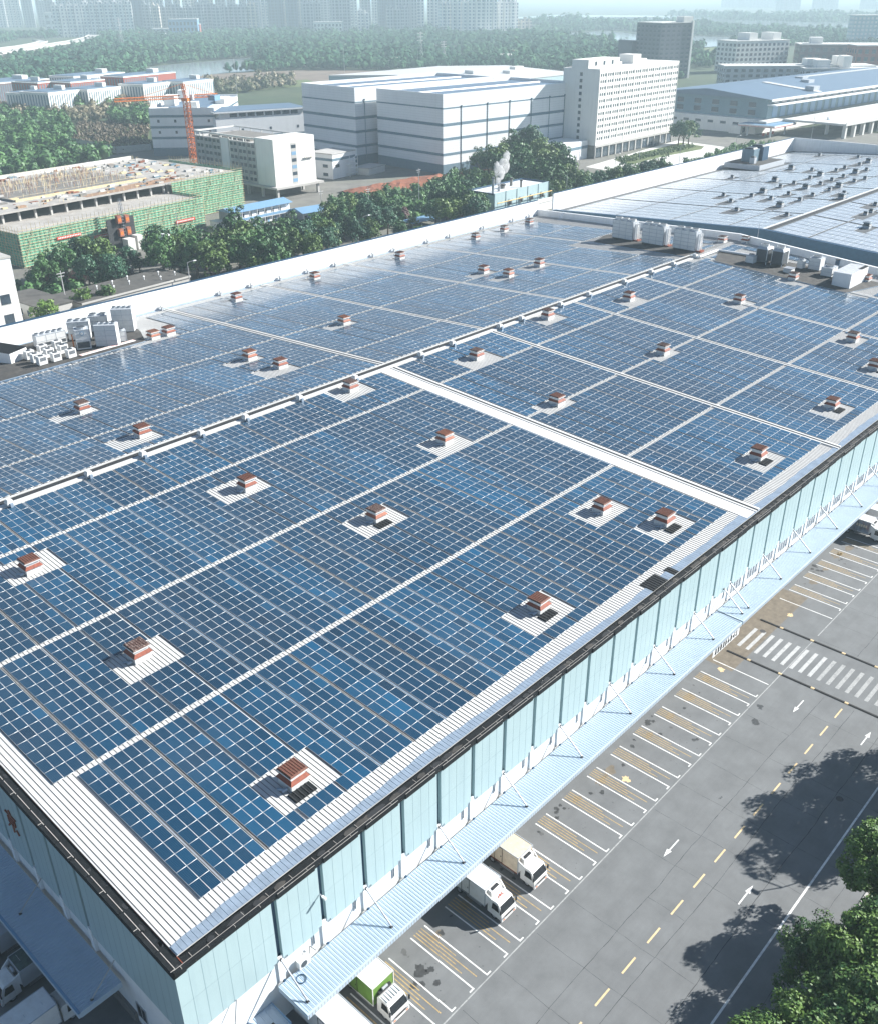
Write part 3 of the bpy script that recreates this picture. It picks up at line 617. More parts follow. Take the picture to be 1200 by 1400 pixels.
pvs = [vent_proto('roof_ventilator', False), vent_proto('roof_ventilator', False, True, 'rust_b', 'rust_skirt_b'), vent_proto('roof_ventilator', False, True, 'rust_c', 'rust_skirt')]
pds = [vent_proto('roof_ventilator', True), vent_proto('roof_ventilator', True, True, 'rust_c', 'rust_skirt_b')]
first = {id(q): True for q in pvs+pds}
def rowname(y):
    for lim, nm in ((8, 'the eave row'), (20, 'the second row up from the eave'), (33, 'the lower middle row, near slope'), (44, 'the middle row, near slope'), (54, 'the upper row, near slope'), (68.75, 'the row just below the ridge'), (79, 'the row just past the ridge'), (89, 'the first row down the far slope'), (98, 'the second row down the far slope'), (112, 'the third row down the far slope'), (126, 'the pair by the left equipment deck'), (150, 'the row along the white back parapet')):
        if y < lim: return nm
rows = {}
for q in vents_n+vents_f: rows.setdefault(rowname(q[1]), []).append(q)
for nm, lst in rows.items():
    for i, (x, y) in enumerate(sorted(lst)):
        pr = (pds if (y < 8 or (45 < x < 54 and 25 < y < 36)) else pvs); pr = pr[(i*2+int(y)) % len(pr)]
        lab = ('rusty roof ventilator, %s from the near end of %s' % (ORD[i], nm)) if len(lst) > 1 else 'rust-capped white roof ventilator standing alone in '+nm
        rz = random.choice((0, 0, .02, -.03))
        if first[id(pr)]: pr.location = (x, y, zr(y)+.02); pr['label'] = lab; pr['group'] = 'rusty roof ventilators'; first[id(pr)] = False
        else: dup(pr, (x, y, zr(y)+.02), rz, lab, 'rusty roof ventilators', (random.uniform(.94, 1.05), random.uniform(.94, 1.05), random.uniform(.92, 1.12)))
for q in pvs+pds:
    if first[id(q)]:
        for ch in list(q.children): bpy.data.objects.remove(ch)
        bpy.data.objects.remove(q)
sv = vent_proto('roof_ventilator', False, False)
rows = {}
for q in VB2: rows.setdefault(min((50, 57, 61, 73, 82, 90, 98.5, 107, 115.6, 124), key=lambda k: abs(k-q[1])), []).append(q)
f1 = True
keys = sorted(rows)
for ri, k in enumerate(keys):
    for i, (x, y) in enumerate(sorted(rows[k])):
        lab = 'small grey ventilator on the glaring second roof, %s from left in row %s' % (ORD[i], ['nearest', 'second', 'third', 'fourth', 'fifth', 'sixth', 'seventh', 'eighth', 'ninth', 'tenth', 'eleventh'][ri])
        big = (i*7+ri*3) % 4 == 0
        sc = (1.0, 1.0, .95) if big else (.55, .6, .62)
        if f1: sv.location = (x, y, zr(y)+.1); sv.scale = sc; sv['label'] = lab; sv['group'] = 'grey ventilators on the second roof'; f1 = False
        else: dup(sv, (x, y, zr(y)+.1), 0, lab, 'grey ventilators on the second roof', sc)
# ================================================================== equipment on the roofs
def deck(name, pts, h, label):
    m = MB(); k = [(x, y, zr(y)+.05) for x, y in pts]; n = len(k)
    for i in range(n):
        a, b = k[i], k[(i+1) % n]; m.poly([a, b, (b[0], b[1], b[2]+h), (a[0], a[1], a[2]+h)], 'galv')
    m.poly([(x, y, z+h) for x, y, z in k], 'pad')
    o = m.build(name); tag(o, label, 'equipment deck'); return o
deck('equipment_deck', [(40, 120), (71.5, 120.4), (75, 128), (76, 131.5), (67, 140), (40, 140)], .22, 'dark stained equipment deck under the air conditioners beside the white back parapet')
deck('equipment_deck', [(194.5, 69.5), (203.5, 69.9), (212, 100), (208.5, 103), (198.5, 100)], .2, 'dark deck under the three big coolers near the far corner of the roof')
deck('equipment_deck', [(196.3, 62.5), (207.5, 67), (212, 36), (209.5, 25.5), (196.0, 29)], .2, 'long dark deck carrying the cooling towers and the white hut')
def hut(loc, w, d, h, roofm, label, rz=0):
    t = thing('roof_hut', label, 'hut', loc, rz)
    m = MB(); m.box(0, w, 0, d, 0, h, 'wall_white'); m.build('wall', t, False)
    m = MB(); m.box(-.08, w+.08, -.08, d+.08, h, h+.1, roofm); 
    for j in range(int(w/.4)): m.box(.1+j*.4, .16+j*.4, 0, d, h+.1, h+.14, 'dark' if roofm == 'gutter' else roofm)
    m.build('roof', t, False); return t
hut((47.6, 128.8, zr(130)), 4.3, 6.5, 2.3, 'gutter', 'low white plant hut with a black ribbed roof at the end of the deck', .35)
h2 = hut((199.4, 29.8, zr(31)), 10.0, 4.2, 3.4, 'wall_white', 'white rooftop hut at the end of the cooling tower deck')
m = MB(); m.box(6.0, 10.05, -.05, .9, 3.5, 3.56, 'gutter'); m.build('roof_edge', h2, False)
# small split units in three rows
def ac_small():
    t = thing('air_conditioner', 'x', 'air conditioner', (0, 0, 0), 0, 'small air conditioners on the left deck')
    m = MB(); m.box(-.85, .85, -.6, .6, .15, 1.75, 'ac_white'); m.box(-.8, .8, -.5, .5, 0, .15, 'dark'); m.build('casing', t, False)
    m = MB(); m.box(-.6, .6, -.63, -.6, .85, 1.5, 'grille'); 
    for j in range(4): m.box(-.6, .6, -.645, -.63, .9+j*.15, .93+j*.15, 'ac_grey')
    m.build('grille', t, False)
    m = MB(); m.tube((0, 0, 1.75), (0, 0, 1.83), .45, 'grille', n=12); m.build('fan', t, False); return t
pos = [(50.9, 123.0), (53.7, 122.9), (56.6, 122.6), (51.0, 125.6), (54.2, 126.6), (57.2, 126.8), (51.2, 128.6), (54.6, 130), (58.0, 130.6)]
nm = ['front', 'middle', 'back']; sd = ['left', 'centre', 'right']
a0 = ac_small()
for i, (x, y) in enumerate(pos):
    lab = 'small white air conditioner on the left deck, %s row, %s' % (nm[i//3], sd[i % 3])
    rz = 0.06
    if i == 0: a0.location = (x, y, zr(y)+.28); a0.rotation_euler.z = rz; a0['label'] = lab
    else: dup(a0, (x, y, zr(y)+.28), rz, lab)
def cooler(loc, w, d, h, label, nx=2, rz=0, logo=False, fans=2, group=None, name='cooling_unit', gr=True):
    t = thing(name, label, 'cooling unit', loc, rz, group)
    m = MB(); m.box(-w/2, w/2, -d/2, d/2, .25, h, 'ac_white'); m.box(-w/2+.1, w/2-.1, -d/2+.1, d/2-.1, 0, .25, 'dark')
    for i in range(nx+1): x = -w/2+w*i/nx; m.box(x-.03, x+.03, -d/2-.03, -d/2+.01, .25, h, 'ac_grey'); m.box(x-.03, x+.03, d/2-.01, d/2+.03, .25, h, 'ac_grey')
    nz = max(2, int(h/1.0))
    for j in range(nz+1): z = .25+(h-.25)*j/nz; m.box(-w/2-.02, w/2+.02, -d/2-.035, d/2+.035, z-.03, z+.03, 'ac_grey')
    m.build('casing', t, False)
    if gr:
        m = MB(); m.box(-w/2+.2, w/2-.2, -d/2-.06, -d/2-.035, .5, h*.42, 'grille'); m.build('grille', t, False)
    for i in range(fans):
        x = -w/2+w*(i+.5)/fans; m = MB(); m.tube((x, 0, h), (x, 0, h+.35), min(w/fans, d)*.40, 'ac_grey', n=14); m.tube((x, 0, h+.35), (x, 0, h+.37), min(w/fans, d)*.36, 'grille', n=14); m.build('fan', t, False)
    if logo:
        m = MB(); m.tube((0, -d/2-.03, h*.83), (0, -d/2-.06, h*.83), .42, 'blue_sheet', n=16); m.tube((0, -d/2-.06, h*.83), (0, -d/2-.07, h*.83), .30, 'ac_white', n=16); m.build('emblem', t, False)
    return t
Z = lambda y: zr(y)+.27
cooler((61.3, 126.2, Z(126)), 2.7, 2.4, 4.1, 'tall single white cooler with a round emblem above its dark grille', 1, -.45, True, 1)
cooler((65.4, 124.0, Z(124)), 4.2, 2.4, 4.4, 'double white cooler standing right of the cooler with the emblem', 2, -.75, False, 4, gr=False)
cooler((64.6, 133.5, Z(133)), 4.2, 2.4, 3.8, 'white cooler in the back row behind the one with the emblem', 2, -.6, False, 3, gr=False)
cooler((70.2, 135.6, Z(135)), 3.8, 2.4, 3.4, 'shorter white cooler in the back row next to the parapet', 2, -.7, False, 2, gr=False)
cooler((73.3, 130.9, Z(131)), 4.2, 2.6, 4.9, 'tallest white cooler, rightmost on the left equipment deck', 2, -.75, False, 4, gr=False)
t = cooler((58.5, 134.4, Z(134)), 6.0, 2.0, 2.6, 'wide low chiller with dark grilles in front of the white parapet', 3, -.1, False, 5)
cooler((68.6, 124.2, Z(124)), 1.7, 1.5, 2.3, 'small grey-white plant cabinet at the front right of the left deck', 1, -.4, False, 1, gr=False, name='plant_cabinet')
cooler((69.2, 128.4, Z(128)), 1.5, 1.5, 3.0, 'slim white plant cabinet between the tall coolers', 1, -.4, False, 1, gr=False, name='plant_cabinet')
m = MB(); rr = random.Random(8)
for j in range(5): y = 121.2+j*.25; m.tube((58, y, zr(y)+.5), (70, y+.3, zr(y)+.5), .07, 'red_paint' if j % 2 else 'ac_white', n=6)
m.tube((59.6, 127, zr(127)+.3), (59.6, 127, zr(127)+3.4), .13, 'orange', n=8)
tag(m.build('pipework'), 'red and white pipes running along the front of the left coolers', 'pipes')
def big_cooler(y0, y1, x, label):
    t = thing('cooling_bank', label, 'cooling unit', (x, (y0+y1)/2, zr((y0+y1)/2)+.2), 0, 'big cooling banks at the far corner')
    L = y1-y0; m = MB(); m.box(0, 2.6, -L/2, L/2, .5, 5.2, 'ac_white'); m.box(.1, 2.5, -L/2+.1, L/2-.1, 0, .5, 'dark')
    for i in range(4): yy = -L/2+L*i/3; m.box(-.03, 2.63, yy-.05, yy+.05, .5, 5.2, 'ac_grey')
    for j in range(6): z = .5+4.7*j/5; m.box(-.04, 2.64, -L/2-.02, L/2+.02, z-.05, z+.05, 'ac_grey')
    m.build('casing', t, False)
    for i in range(3):
        m = MB(); m.tube((1.3, -L/2+L*(i+.5)/3, 5.2), (1.3, -L/2+L*(i+.5)/3, 5.75), 1.0, 'ac_white', n=14); m.tube((1.3, -L/2+L*(i+.5)/3, 5.75), (1.3, -L/2+L*(i+.5)/3, 5.77), .85, 'grille', n=14); m.build('fan', t, False)
    m = MB()
    for yy in (-L/2-.5, -L/2-.9): m.tube((.6, yy, 0), (.6, yy, 4.8), .17, 'wall_white', n=8); m.tube((1.8, yy, 0), (1.8, yy, 4.8), .17, 'wall_white', n=8)
    m.box(.4, 2.2, -L/2-1.6, -L/2-.2, .2, .6, 'rust_skirt'); m.build('riser_pipe', t, False)
big_cooler(91.6, 98.0, 204.5, 'three-module white cooling bank, leftmost of the three at the far corner')
big_cooler(80.8, 87.2, 202.2, 'three-module white cooling bank, middle one of the three at the far corner')
big_cooler(70.4, 76.6, 200.2, 'three-module white cooling bank, rightmost of the three, next to the ridge')
def drum(loc, label):
    t = thing('cooling_tower', label, 'cooling tower', loc, 0, 'round dark cooling towers')
    m = MB(); m.frus(0, 0, .6, 3.6, 1.5, 1.5, 1.4, 1.4, 'grille'); m.frus(0, 0, 3.6, 4.2, 1.5, 1.5, 1.1, 1.1, 'ac_grey'); m.tube((0, 0, 4.2), (0, 0, 4.7), 1.0, 'ac_white', n=16)
    for i, j in ((-1, -1), (1, -1), (1, 1), (-1, 1)): m.tube((i*1.4, j*1.4, 0), (i*1.4, j*1.4, 3.7), .1, 'ac_white', n=6)
    m.build('shell', t, False); m = MB(); m.tube((0, 0, 4.7), (0, 0, 4.72), .9, 'grille', n=16); m.build('fan', t, False)
    m = MB()
    for a in np.linspace(0, 6.28, 9)[:-1]: m.tube((1.3*math.cos(a), 1.3*math.sin(a), 4.2), (1.3*math.cos(a), 1.3*math.sin(a), 5.2), .04, 'ac_white', n=4)
    m.build('railing', t, False); m = MB(); m.box(1.4, 2.3, -1.3, 1.3, .4, 3.9, 'ac_white'); m.build('side_tank', t, False)
drum((204.3, 53.6, zr(53)+.2), 'dark square cooling tower, left one of the pair on the long deck'); drum((205.2, 49.9, zr(50)+.2), 'dark square cooling tower, right one of the pair on the long deck')
cooler((201.8, 55.6, zr(55)+.2), 1.8, 2.0, 1.9, 'squat white pump unit left of the dark cooling towers', 1, 0, False, 1, gr=False, name='pump_unit')
m = MB(); m.box(200.5, 202.5, 44.5, 46.5, zr(45)+.2, zr(45)+1.2, 'ac_white'); m.box(200.4, 202.6, 44.4, 46.6, zr(45)+1.2, zr(45)+1.35, 'steel'); tag(m.build('steel_stand'), 'pale steel stand right of the cooling tower pair', 'stand')
cooler((206.8, 44.9, zr(45)+.2), 1.6, 1.4, 2.2, 'slim grey tank unit midway along the long deck', 1, 0, False, 1, gr=False, name='pump_unit')
cooler((208.9, 42.0, zr(42)+.2), 2.8, 2.8, 3.0, 'grey fan unit between the slim tank and the dark generator', 1, 0, False, 1, gr=False)
t = cooler((206.2, 37.6, zr(38)+.2), 3.4, 2.6, 2.2, 'dark generator box just left of the white rooftop hut', 2, 0, False, 1)
m = MB(); m.tube((213, 38.5, zr(38)), (213, 38.5, zr(38)+2.6), .55, 'navy', n=12); m.tube((213, 38.5, zr(38)+2.6), (213, 38.5, zr(38)+2.75), .62, 'dark', n=12); tag(m.build('vent_pipe'), 'navy vent stack behind the white rooftop hut', 'vent pipe')
m = MB(); m.tube((196, 66.5, zr(66)+.5), (205, 66.3, zr(66)+.6), .3, 'wall_white', n=8); m.tube((205, 66.3, zr(66)+.6), (207, 58, zr(58)+.6), .3, 'wall_white', n=8); tag(m.build('duct'), 'white duct elbow crossing the ridge near the big cooling banks', 'duct')
m = MB(); m.tube((222, 64, zr(64)), (222, 64, zr(64)+5), .06, 'steel', n=5); tag(m.build('mast'), 'thin steel mast standing by the end parapet', 'mast')
e = thing('plant_room', 'dark clustered plant against the back parapet of the second roof', 'plant', (347, 124.5, zr(124)))
m = MB(); m.box(0, 22, 0, 15, 0, 1.8, 'ac_grey'); m.box(.5, 21.5, .5, 14.5, 1.8, 1.9, 'pad'); m.build('enclosure', e, False)
for (x, y, w, d, h, mm) in ((6, 6, 5, 5, 6.5, 'stripe'), (12, 5, 5, 6, 7, 'navy'), (18, 7, 3, 5, 6, 'ac_white'), (3, 4, 2, 2, 4, 'ac_grey')): m = MB(); m.box(x, x+w, y, y+d, 1.9, h, mm); m.frus(x+w/2, y+d/2, h, h+.6, w*.4, d*.4, w*.3, d*.3, 'grille'); m.build('cooler', e, False)

# ================================================================== wall air conditioner, coil of hose on the canopy
t = thing('wall_air_conditioner', 'boxy cream air conditioner on the white wall just above the canopy end', 'air conditioner', (6.0, -3.95, 5.0))
m = MB(); m.box(-.6, .6, -.45, 0, 0, .85, 'ac_white'); m.build('casing', t, False); m = MB(); m.tube((-.12, -.45, .42), (-.12, -.48, .42), .33, 'grille', n=14); m.build('fan', t, False); m = MB(); m.tube((.7, -.1, .3), (.9, -.05, 1.3), .035, 'dark', n=5); m.tube((.9, -.05, 1.3), (1.5, -.05, .2), .035, 'dark', n=5); m.build('cable', t, False)
m = MB(); P = [(5.0+.42*math.cos(a), -5.0+.42*math.sin(a)) for a in np.linspace(0, 6.28, 19)]
for a, b in zip(P, P[1:]): m.tube((*a, 4.93), (*b, 4.93), .05, 'navy', n=5)
tag(m.build('hose_coil'), 'coiled dark hose lying on the near end of the blue canopy', 'hose')
t = thing('surveillance_camera', 'small white camera bracketed to the dark slot high on the long facade', 'camera', (8.5, -3.95, 11.2))
m = MB(); m.box(-.05, .05, -.4, 0, -.04, .04, 'steel'); m.build('arm', t, False); m = MB(); m.box(-.11, .11, -.75, -.3, -.1, .1, 'ac_white'); m.build('housing', t, False)

# ================================================================== ground, road, markings
g = MB(); g.poly([(-4000, -4000, -.6), (60000, -4000, -.6), (60000, 60000, -.6), (-4000, 60000, -.6)], 'grass_dark'); struct('ground', g)
a = MB(); a.poly([(-80, -35.5, 0), (240, -35.5, 0), (240, 160, 0), (-80, 160, 0)], 'asphalt'); struct('asphalt_yard', a)
k = MB(); k.box(-80, 240, -35.75, -35.5, -.5, .13, 'concrete'); struct('kerb', k)
v = MB(); v.box(-80, 240, -120, -35.75, -.5, .06, 'grass'); struct('grass_verge', v)
M('paint_mid', (.44, .445, .44), .75, var=.15, scale=4, dirt=.7, dscale=1.3, dcol=(.19, .19, .195))
w = MB(); Zm = .004
def line(x0, x1, y0, y1, m, z=Zm): w.poly([(x0, y0, z), (x1, y0, z), (x1, y1, z), (x0, y1, z)], m)
line(-60, 240, -31.15, -30.95, 'paint_white')
for n in range(-15, 45):
    x = 22.47+4.22*n
    if 76 < x < 86: continue
    line(x, x+2.2, -22.88, -22.70, 'paint_yellow')
line(-40, 86.2, -14.31, -14.19, 'paint_worn'); line(88, 200, -14.31, -14.19, 'paint_worn')
def pair(xc, y0=-6.3, yl=True):
    for s in (-1, 1):
        x = xc+s*.93; line(x-.07, x+.07, -14.02, y0, 'paint_white'); xa, xb = (x-.45, x-.07) if s > 0 else (x+.07, x+.45); line(x+(-.07 if s < 0 else .07), x+s*.5, -14.02, -13.88, 'paint_white')
    for q, e in ((-.5, -12.2), (-.18, -11.2), (.16, -13.4), (.48, -10.6)):
        line(xc+q-.05, xc+q+.05, e, y0, 'paint_faded'); line(xc+q-.05, xc+q+.05, y0-2.6, y0, 'paint_faded', .006)
for n in range(-3, 12): pair(17.54+4.72*n)
line(73.6, 73.74, -14.02, -6.3, 'paint_white')
line(93.2, 93.34, -14.02, -6.3, 'paint_white')
for n in range(0, 24): pair(97.3+4.72*n)
for j in range(22):
    y = -7.3-1.22*j; line(78.7, 84.0, y-.24, y+.24, 'paint_mid' if j < 9 else 'paint_worn')
def arrow(x, y, s, L=3.0):
    w.poly([(x, y-.07, Zm), (x+s*(L-1.1), y-.07, Zm), (x+s*(L-1.1), y+.07, Zm), (x, y+.07, Zm)][::s], 'paint_white')
    w.poly([(x+s*(L-1.15), y-.27, Zm+.001), (x+s*L, y, Zm+.001), (x+s*(L-1.15), y+.27, Zm+.001)][::s], 'paint_white')
for n in range(-1, 7): arrow(43.7+30*n, -18.62, -1); arrow(40.5+30*n, -26.98, 1)
struct('road_markings', w)
w = MB(); rr = random.Random(21)
def crack(p, q, m='crack', wd=.028, am=.06, st=.8):
    p = np.array(p); q = np.array(q); L = np.linalg.norm(q-p); n = max(2, int(L/st)); d = (q-p)/L; nn = np.array([-d[1], d[0]]); off = 0; P = []
    for i in range(n+1): off = max(-.14, min(.14, off+rr.uniform(-am, am))); P.append(p+d*L*i/n+nn*off)
    for a, b in zip(P, P[1:]): h = nn*wd*rr.uniform(.5, 1.4)/2; w.poly([(*(a-h), .003), (*(b-h), .003), (*(b+h), .003), (*(a+h), .003)], m)
for y, wd in ((-20.1, .04), (-24.1, .04), (-28.1, .045), (-33.6, .03)): crack((-50, y), (76, y), wd=wd); crack((87, y), (220, y), wd=wd)
for n in range(-14, 36):
    x = 30.1+5.2*n
    if 76 < x < 87: continue
    for ya, yb in ((-14.6, -20.1), (-20.1, -24.1), (-24.1, -28.1), (-28.1, -33.6)):
        if rr.random() < .86: xx = x; crack((xx, ya), (xx, yb), wd=.026)
struct('slab_joints', w)
w = MB()   # oil and water stains left behind the loading bays
def blot(x, y, r0, n=14, z=.0025, m='crack', sq=1.0):
    w.poly([(x+r0*math.cos(a)*rr.uniform(.45, 1.15), y+r0*sq*math.sin(a)*rr.uniform(.45, 1.15), z) for a in np.linspace(0, 2*math.pi, n+1)[:-1]], m)
M('oil', (.05, .052, .053), .5, var=.3, scale=3); M('damp', (.095, .097, .097), .7, var=.3, scale=3); M('sandy', (.17, .145, .11), .9, var=.25, scale=1.2)
for bayx in [17.54+4.72*n+2.36 for n in range(-3, 11)]+[97.3+4.72*n+2.36 for n in range(0, 14)]:
    far_ = bayx > 90
    for i in range(2 if not far_ else 4):
        blot(bayx+rr.uniform(-1.2, 1.2), -6.9-abs(rr.gauss(0, 1.2)), rr.uniform(.06, .4), m='oil' if rr.random() < .75 else 'damp', z=.0025+.0001*i, sq=rr.uniform(.5, 1.3))
    if rr.random() < .3:
        y0 = -6.2
        for i in range(5): blot(bayx+rr.uniform(-.9, .9), y0-rr.uniform(0, 1.1), rr.uniform(.15, .6), m='oil', z=.0027+.00005*i)
    for i in range(8): blot(bayx+rr.uniform(-1.4, 1.4), rr.uniform(-14, -9), rr.uniform(.03, .12), n=7, m='damp', z=.0024)
for (x, y, r0) in ((14.9, -9.3, .7), (15.4, -9.9, .45), (13.4, -9.9, .55), (14.1, -10.4, .3), (15.0, -11.2, .4), (66, -16, .5), (69, -15.2, .4), (58.3, -12.5, .3), (52.0, -19, .12)):
    for i in range(4): blot(x+rr.uniform(-.3, .3), y+rr.uniform(-.3, .3), r0*rr.uniform(.5, 1), m='oil', z=.0029+.0001*i)
for (x, y) in ((47.4, -9.8), (90.2, -9.3), (72.5, -8.1)): blot(x, y, .55, n=18, m='paint_yellow', z=.0032)
struct('stains', w)
w = MB()
w.poly([(73, -9.3, .002), (96, -9.3, .002), (96, -5, .002), (73, -5, .002)], 'sandy'); 
for n in range(30): x = 3+rr.random()*150; blot(x, -7.4-rr.random()*.6, rr.uniform(.6, 1.4), m='sandy', z=.0015, sq=.6)
struct('sandy_strip', w)
def bump(x, y1, label):
    t = thing('speed_bump', label, 'speed bump', (x, 0, 0), 0, 'speed bumps beside the crosswalk'); m = MB(); y = -6.7; i = 0
    while y > y1:
        m.prism([(-.18, y), (.18, y), (.18, y-.47), (-.18, y-.47)], 0, .05, 'tyre' if i % 9 != 6 else 'paint_yellow'); m.frus(0, y-.235, .05, .09, .16, .235, .06, .235, 'tyre' if i % 9 != 6 else 'paint_yellow'); y -= .48; i += 1
    m.build('rubber_strip', t, False)
bump(76.7, -31, 'black rubber speed bump on the near side of the crosswalk'); bump(86.4, -31, 'black rubber speed bump on the far side of the crosswalk')
m = MB(); rr2 = random.Random(4)
m.box(70.0, 77.0, -7.74, -7.70, 3.0, 4.25, 'wall_white'); x = 70.5
for c in range(9):
    for s in range(5):
        if rr2.random() < .5: z = 3.15+rr2.random()*.7; m.box(x, x+.46, -7.76, -7.74, z, z+.12, 'dark')
        else: xx = x+rr2.random()*.36; m.box(xx, xx+.12, -7.76, -7.74, 3.15, 4.05, 'dark')
    x += .68
tag(m.build('fascia_sign'), 'long white sign with dark illegible characters under the canopy by the crosswalk', 'sign')
M('manhole', (.06, .06, .062), .8)
for x, y in ((60.5, -28.6), (84, -8.2)):
    m = MB(); m.tube((x, y, 0), (x, y, .008), .4, 'manhole', n=16); tag(m.build('manhole_cover'), 'round grey manhole cover '+('in the right-hand lane of the service road' if y < -20 else 'on the sandy strip by the crosswalk'), 'manhole cover')

# ================================================================== trucks
def truck(label, loc, rz, W=2.25, L=4.3, H=2.15, box='truck_white', side=None, reefer=True, fair=True, wheelbase=True, roofm=None, bz=.95, logo=False, ribs=False):
    """front faces -Y, origin under the front bumper, on the ground"""
    t = thing('box_truck', label, 'truck', loc, rz, 'delivery trucks at the loading bays')
    cw, hl = min(W, 2.06)/2, 0
    cab_l = 1.75; yb0 = cab_l+.25; yb1 = yb0+L; w = W/2
    # cab as a lofted body
    prof = [(0.05, .38, 1.0), (0.0, .62, 1.0), (0.03, 1.18, 1.0), (.40, 2.05, .93), (.62, 2.2, .88), (1.55, 2.24, .90), (cab_l, 2.1, .95), (cab_l, .5, 1.0)]
    m = MB(); k = len(m.v); n = len(prof)
    for s in (-1, 1):
        for y, z, q in prof: m.v.append((s*cw*q, y, z))
    for i in range(n): j = (i+1) % n; m.f.append((i, n+i, n+j, j)); m.mi.append(m.mat('truck_white'))
    m.f.append(tuple(range(n))); m.mi.append(m.mat('truck_white')); m.f.append(tuple(range(2*n-1, n-1, -1))); m.mi.append(m.mat('truck_white'))
    m.box(-cw-.02, cw+.02, -.08, .12, .30, .62, 'truck_white'); m.box(-cw*.7, cw*.7, -.10, -.07, .66, .84, 'dark')
    if ribs:
        for j in range(6): m.box(-.8+j*.3, -.74+j*.3, .66, 1.5, 2.22, 2.27, 'ac_grey')
    m.build('cab', t, False)
    m = MB(); d = .02
    m.hexa([(-cw*.92, .05-d, 1.24), (cw*.92, .05-d, 1.24), (cw*.92, .05, 1.24), (-cw*.92, .05, 1.24), (-cw*.86, .40-d, 2.0), (cw*.86, .40-d, 2.0), (cw*.86, .42, 2.0), (-cw*.86, .42, 2.0)], 'glass_dark')
    m.build('windscreen', t, False)
    m = MB(); m.tube((-.5, .04, 1.26), (.05, .16, 1.5), .015, 'dark', n=4); m.tube((.1, .04, 1.26), (.6, .16, 1.5), .015, 'dark', n=4); m.build('wipers', t, False)
    for s in (-1, 1):
        m = MB(); x = s*cw
        m.hexa([(x-.03*s-.012, .34, 1.22), (x+.012*s+.012, .34, 1.22), (x+.012*s+.012, 1.25, 1.22), (x-.03*s-.012, 1.25, 1.22), (x*.94-.012, .58, 1.95), (x*.94+.02*s+.012, .58, 1.95), (x*.94+.02*s+.012, 1.2, 1.95), (x*.94-.012, 1.2, 1.95)], 'glass_dark'); m.build('side_window', t, False)
        m = MB(); m.box(x+s*.12-.07, x+s*.12+.07, -.02, .1, 1.35, 1.85, 'dark'); m.tube((x, .2, 1.9), (x+s*.12, .05, 1.8), .02, 'dark', n=5); m.build('mirror', t, False)
        m = MB(); m.box(s*cw*.72-.16, s*cw*.72+.16, -.105, -.07, .62, .8, 'steel'); m.build('headlight', t, False)
        m = MB(); m.box(s*cw*.72-.12, s*cw*.72+.12, -.11, -.075, .42, .52, 'orange'); m.build('indicator', t, False)
    if logo:
        m = MB()
        for q, (x0, seg) in enumerate(((-.42, 'J'), (-.1, 'A'), (.22, 'C'))):
            y0 = .95; z = 2.235; c = 'red_paint'
            if seg == 'J': m.box(x0+.15, x0+.2, y0, y0+.24, z, z+.02, c); m.box(x0, x0+.2, y0, y0+.05, z, z+.02, c); m.box(x0, x0+.05, y0, y0+.1, z, z+.02, c)
            if seg == 'A': m.box(x0, x0+.05, y0, y0+.24, z, z+.02, c); m.box(x0+.15, x0+.2, y0, y0+.24, z, z+.02, c); m.box(x0, x0+.2, y0+.19, y0+.24, z, z+.025, c); m.box(x0, x0+.2, y0+.08, y0+.12, z, z+.025, c)
            if seg == 'C': m.box(x0, x0+.05, y0, y0+.24, z, z+.02, c); m.box(x0, x0+.2, y0+.19, y0+.24, z, z+.025, c); m.box(x0, x0+.2, y0, y0+.05, z, z+.025, c)
        m.build('lettering', t, False)
    if fair:
        m = MB(); 
        for s in (-1, 1): m.hexa([(s*cw*.95-.04, 1.5, 1.9), (s*cw*.95+.04, 1.5, 1.9), (s*w*.95+.04, cab_l+.2, 1.2), (s*w*.95-.04, cab_l+.2, 1.2), (s*cw*.9-.04, 1.2, 2.25), (s*cw*.9+.04, 1.2, 2.25), (s*w*.95+.04, cab_l+.2, 2.75), (s*w*.95-.04, cab_l+.2, 2.75)], 'truck_white')
        m.build('wind_fairing', t, False)
    m = MB(); m.box(-.42, .42, .35, yb1, .45, .7, 'dark'); m.box(-w+.1, w-.1, yb0+.1, yb1-.1, bz-.18, bz-.02, 'dark')
    for s in (-1, 1):
        for z in (.45, .62): m.box(s*(w-.1)-.02, s*(w-.1)+.02, yb0+.5, yb0+L*.5, z, z+.06, 'steel')
    m.build('chassis', t, False)
    m = MB(); m.box(-w, w, yb0, yb1, bz, bz+H, box, roofm or box)
    tr = 'ac_grey' if box != 'truck_green' else 'truck_white'
    for x in (-w, w):
        for y in (yb0, yb1): m.box(x-.035, x+.035, y-.035, y+.035, bz-.02, bz+H+.03, tr)
    for x in (-w, w): m.box(x-.035, x+.035, yb0, yb1, bz+H-.03, bz+H+.035, tr); m.box(x-.03, x+.03, yb0, yb1, bz-.03, bz+.06, 'rust_skirt' if box == 'truck_cream' else tr)
    for y in (yb0, yb1): m.box(-w, w, y-.035, y+.035, bz+H-.03, bz+H+.035, tr)
    for q in range(4): m.box(-w*.5+rr.uniform(-.3, .3), -w*.5+.12+rr.uniform(.3, .5), yb0+L*(q+.5)/4, yb0+L*(q+.5)/4+.03, bz+H, bz+H+.012, tr)
    m.build('cargo_box', t, False)
    if side:
        for s in (-1, 1): m = MB(); m.box(s*(w+.006)-.006, s*(w+.006)+.006, yb0+.12, yb1-.12, bz+.12, bz+H-.1, side); m.build('side_panel', t, False)
        for s in (-1, 1):
            m = MB()
            for j in range(5): m.box(s*(w+.014)-.004, s*(w+.014)+.004, yb0+.5+j*.35, yb0+.75+j*.35, bz+1.0, bz+1.45, 'truck_cream')
            m.build('side_lettering', t, False)
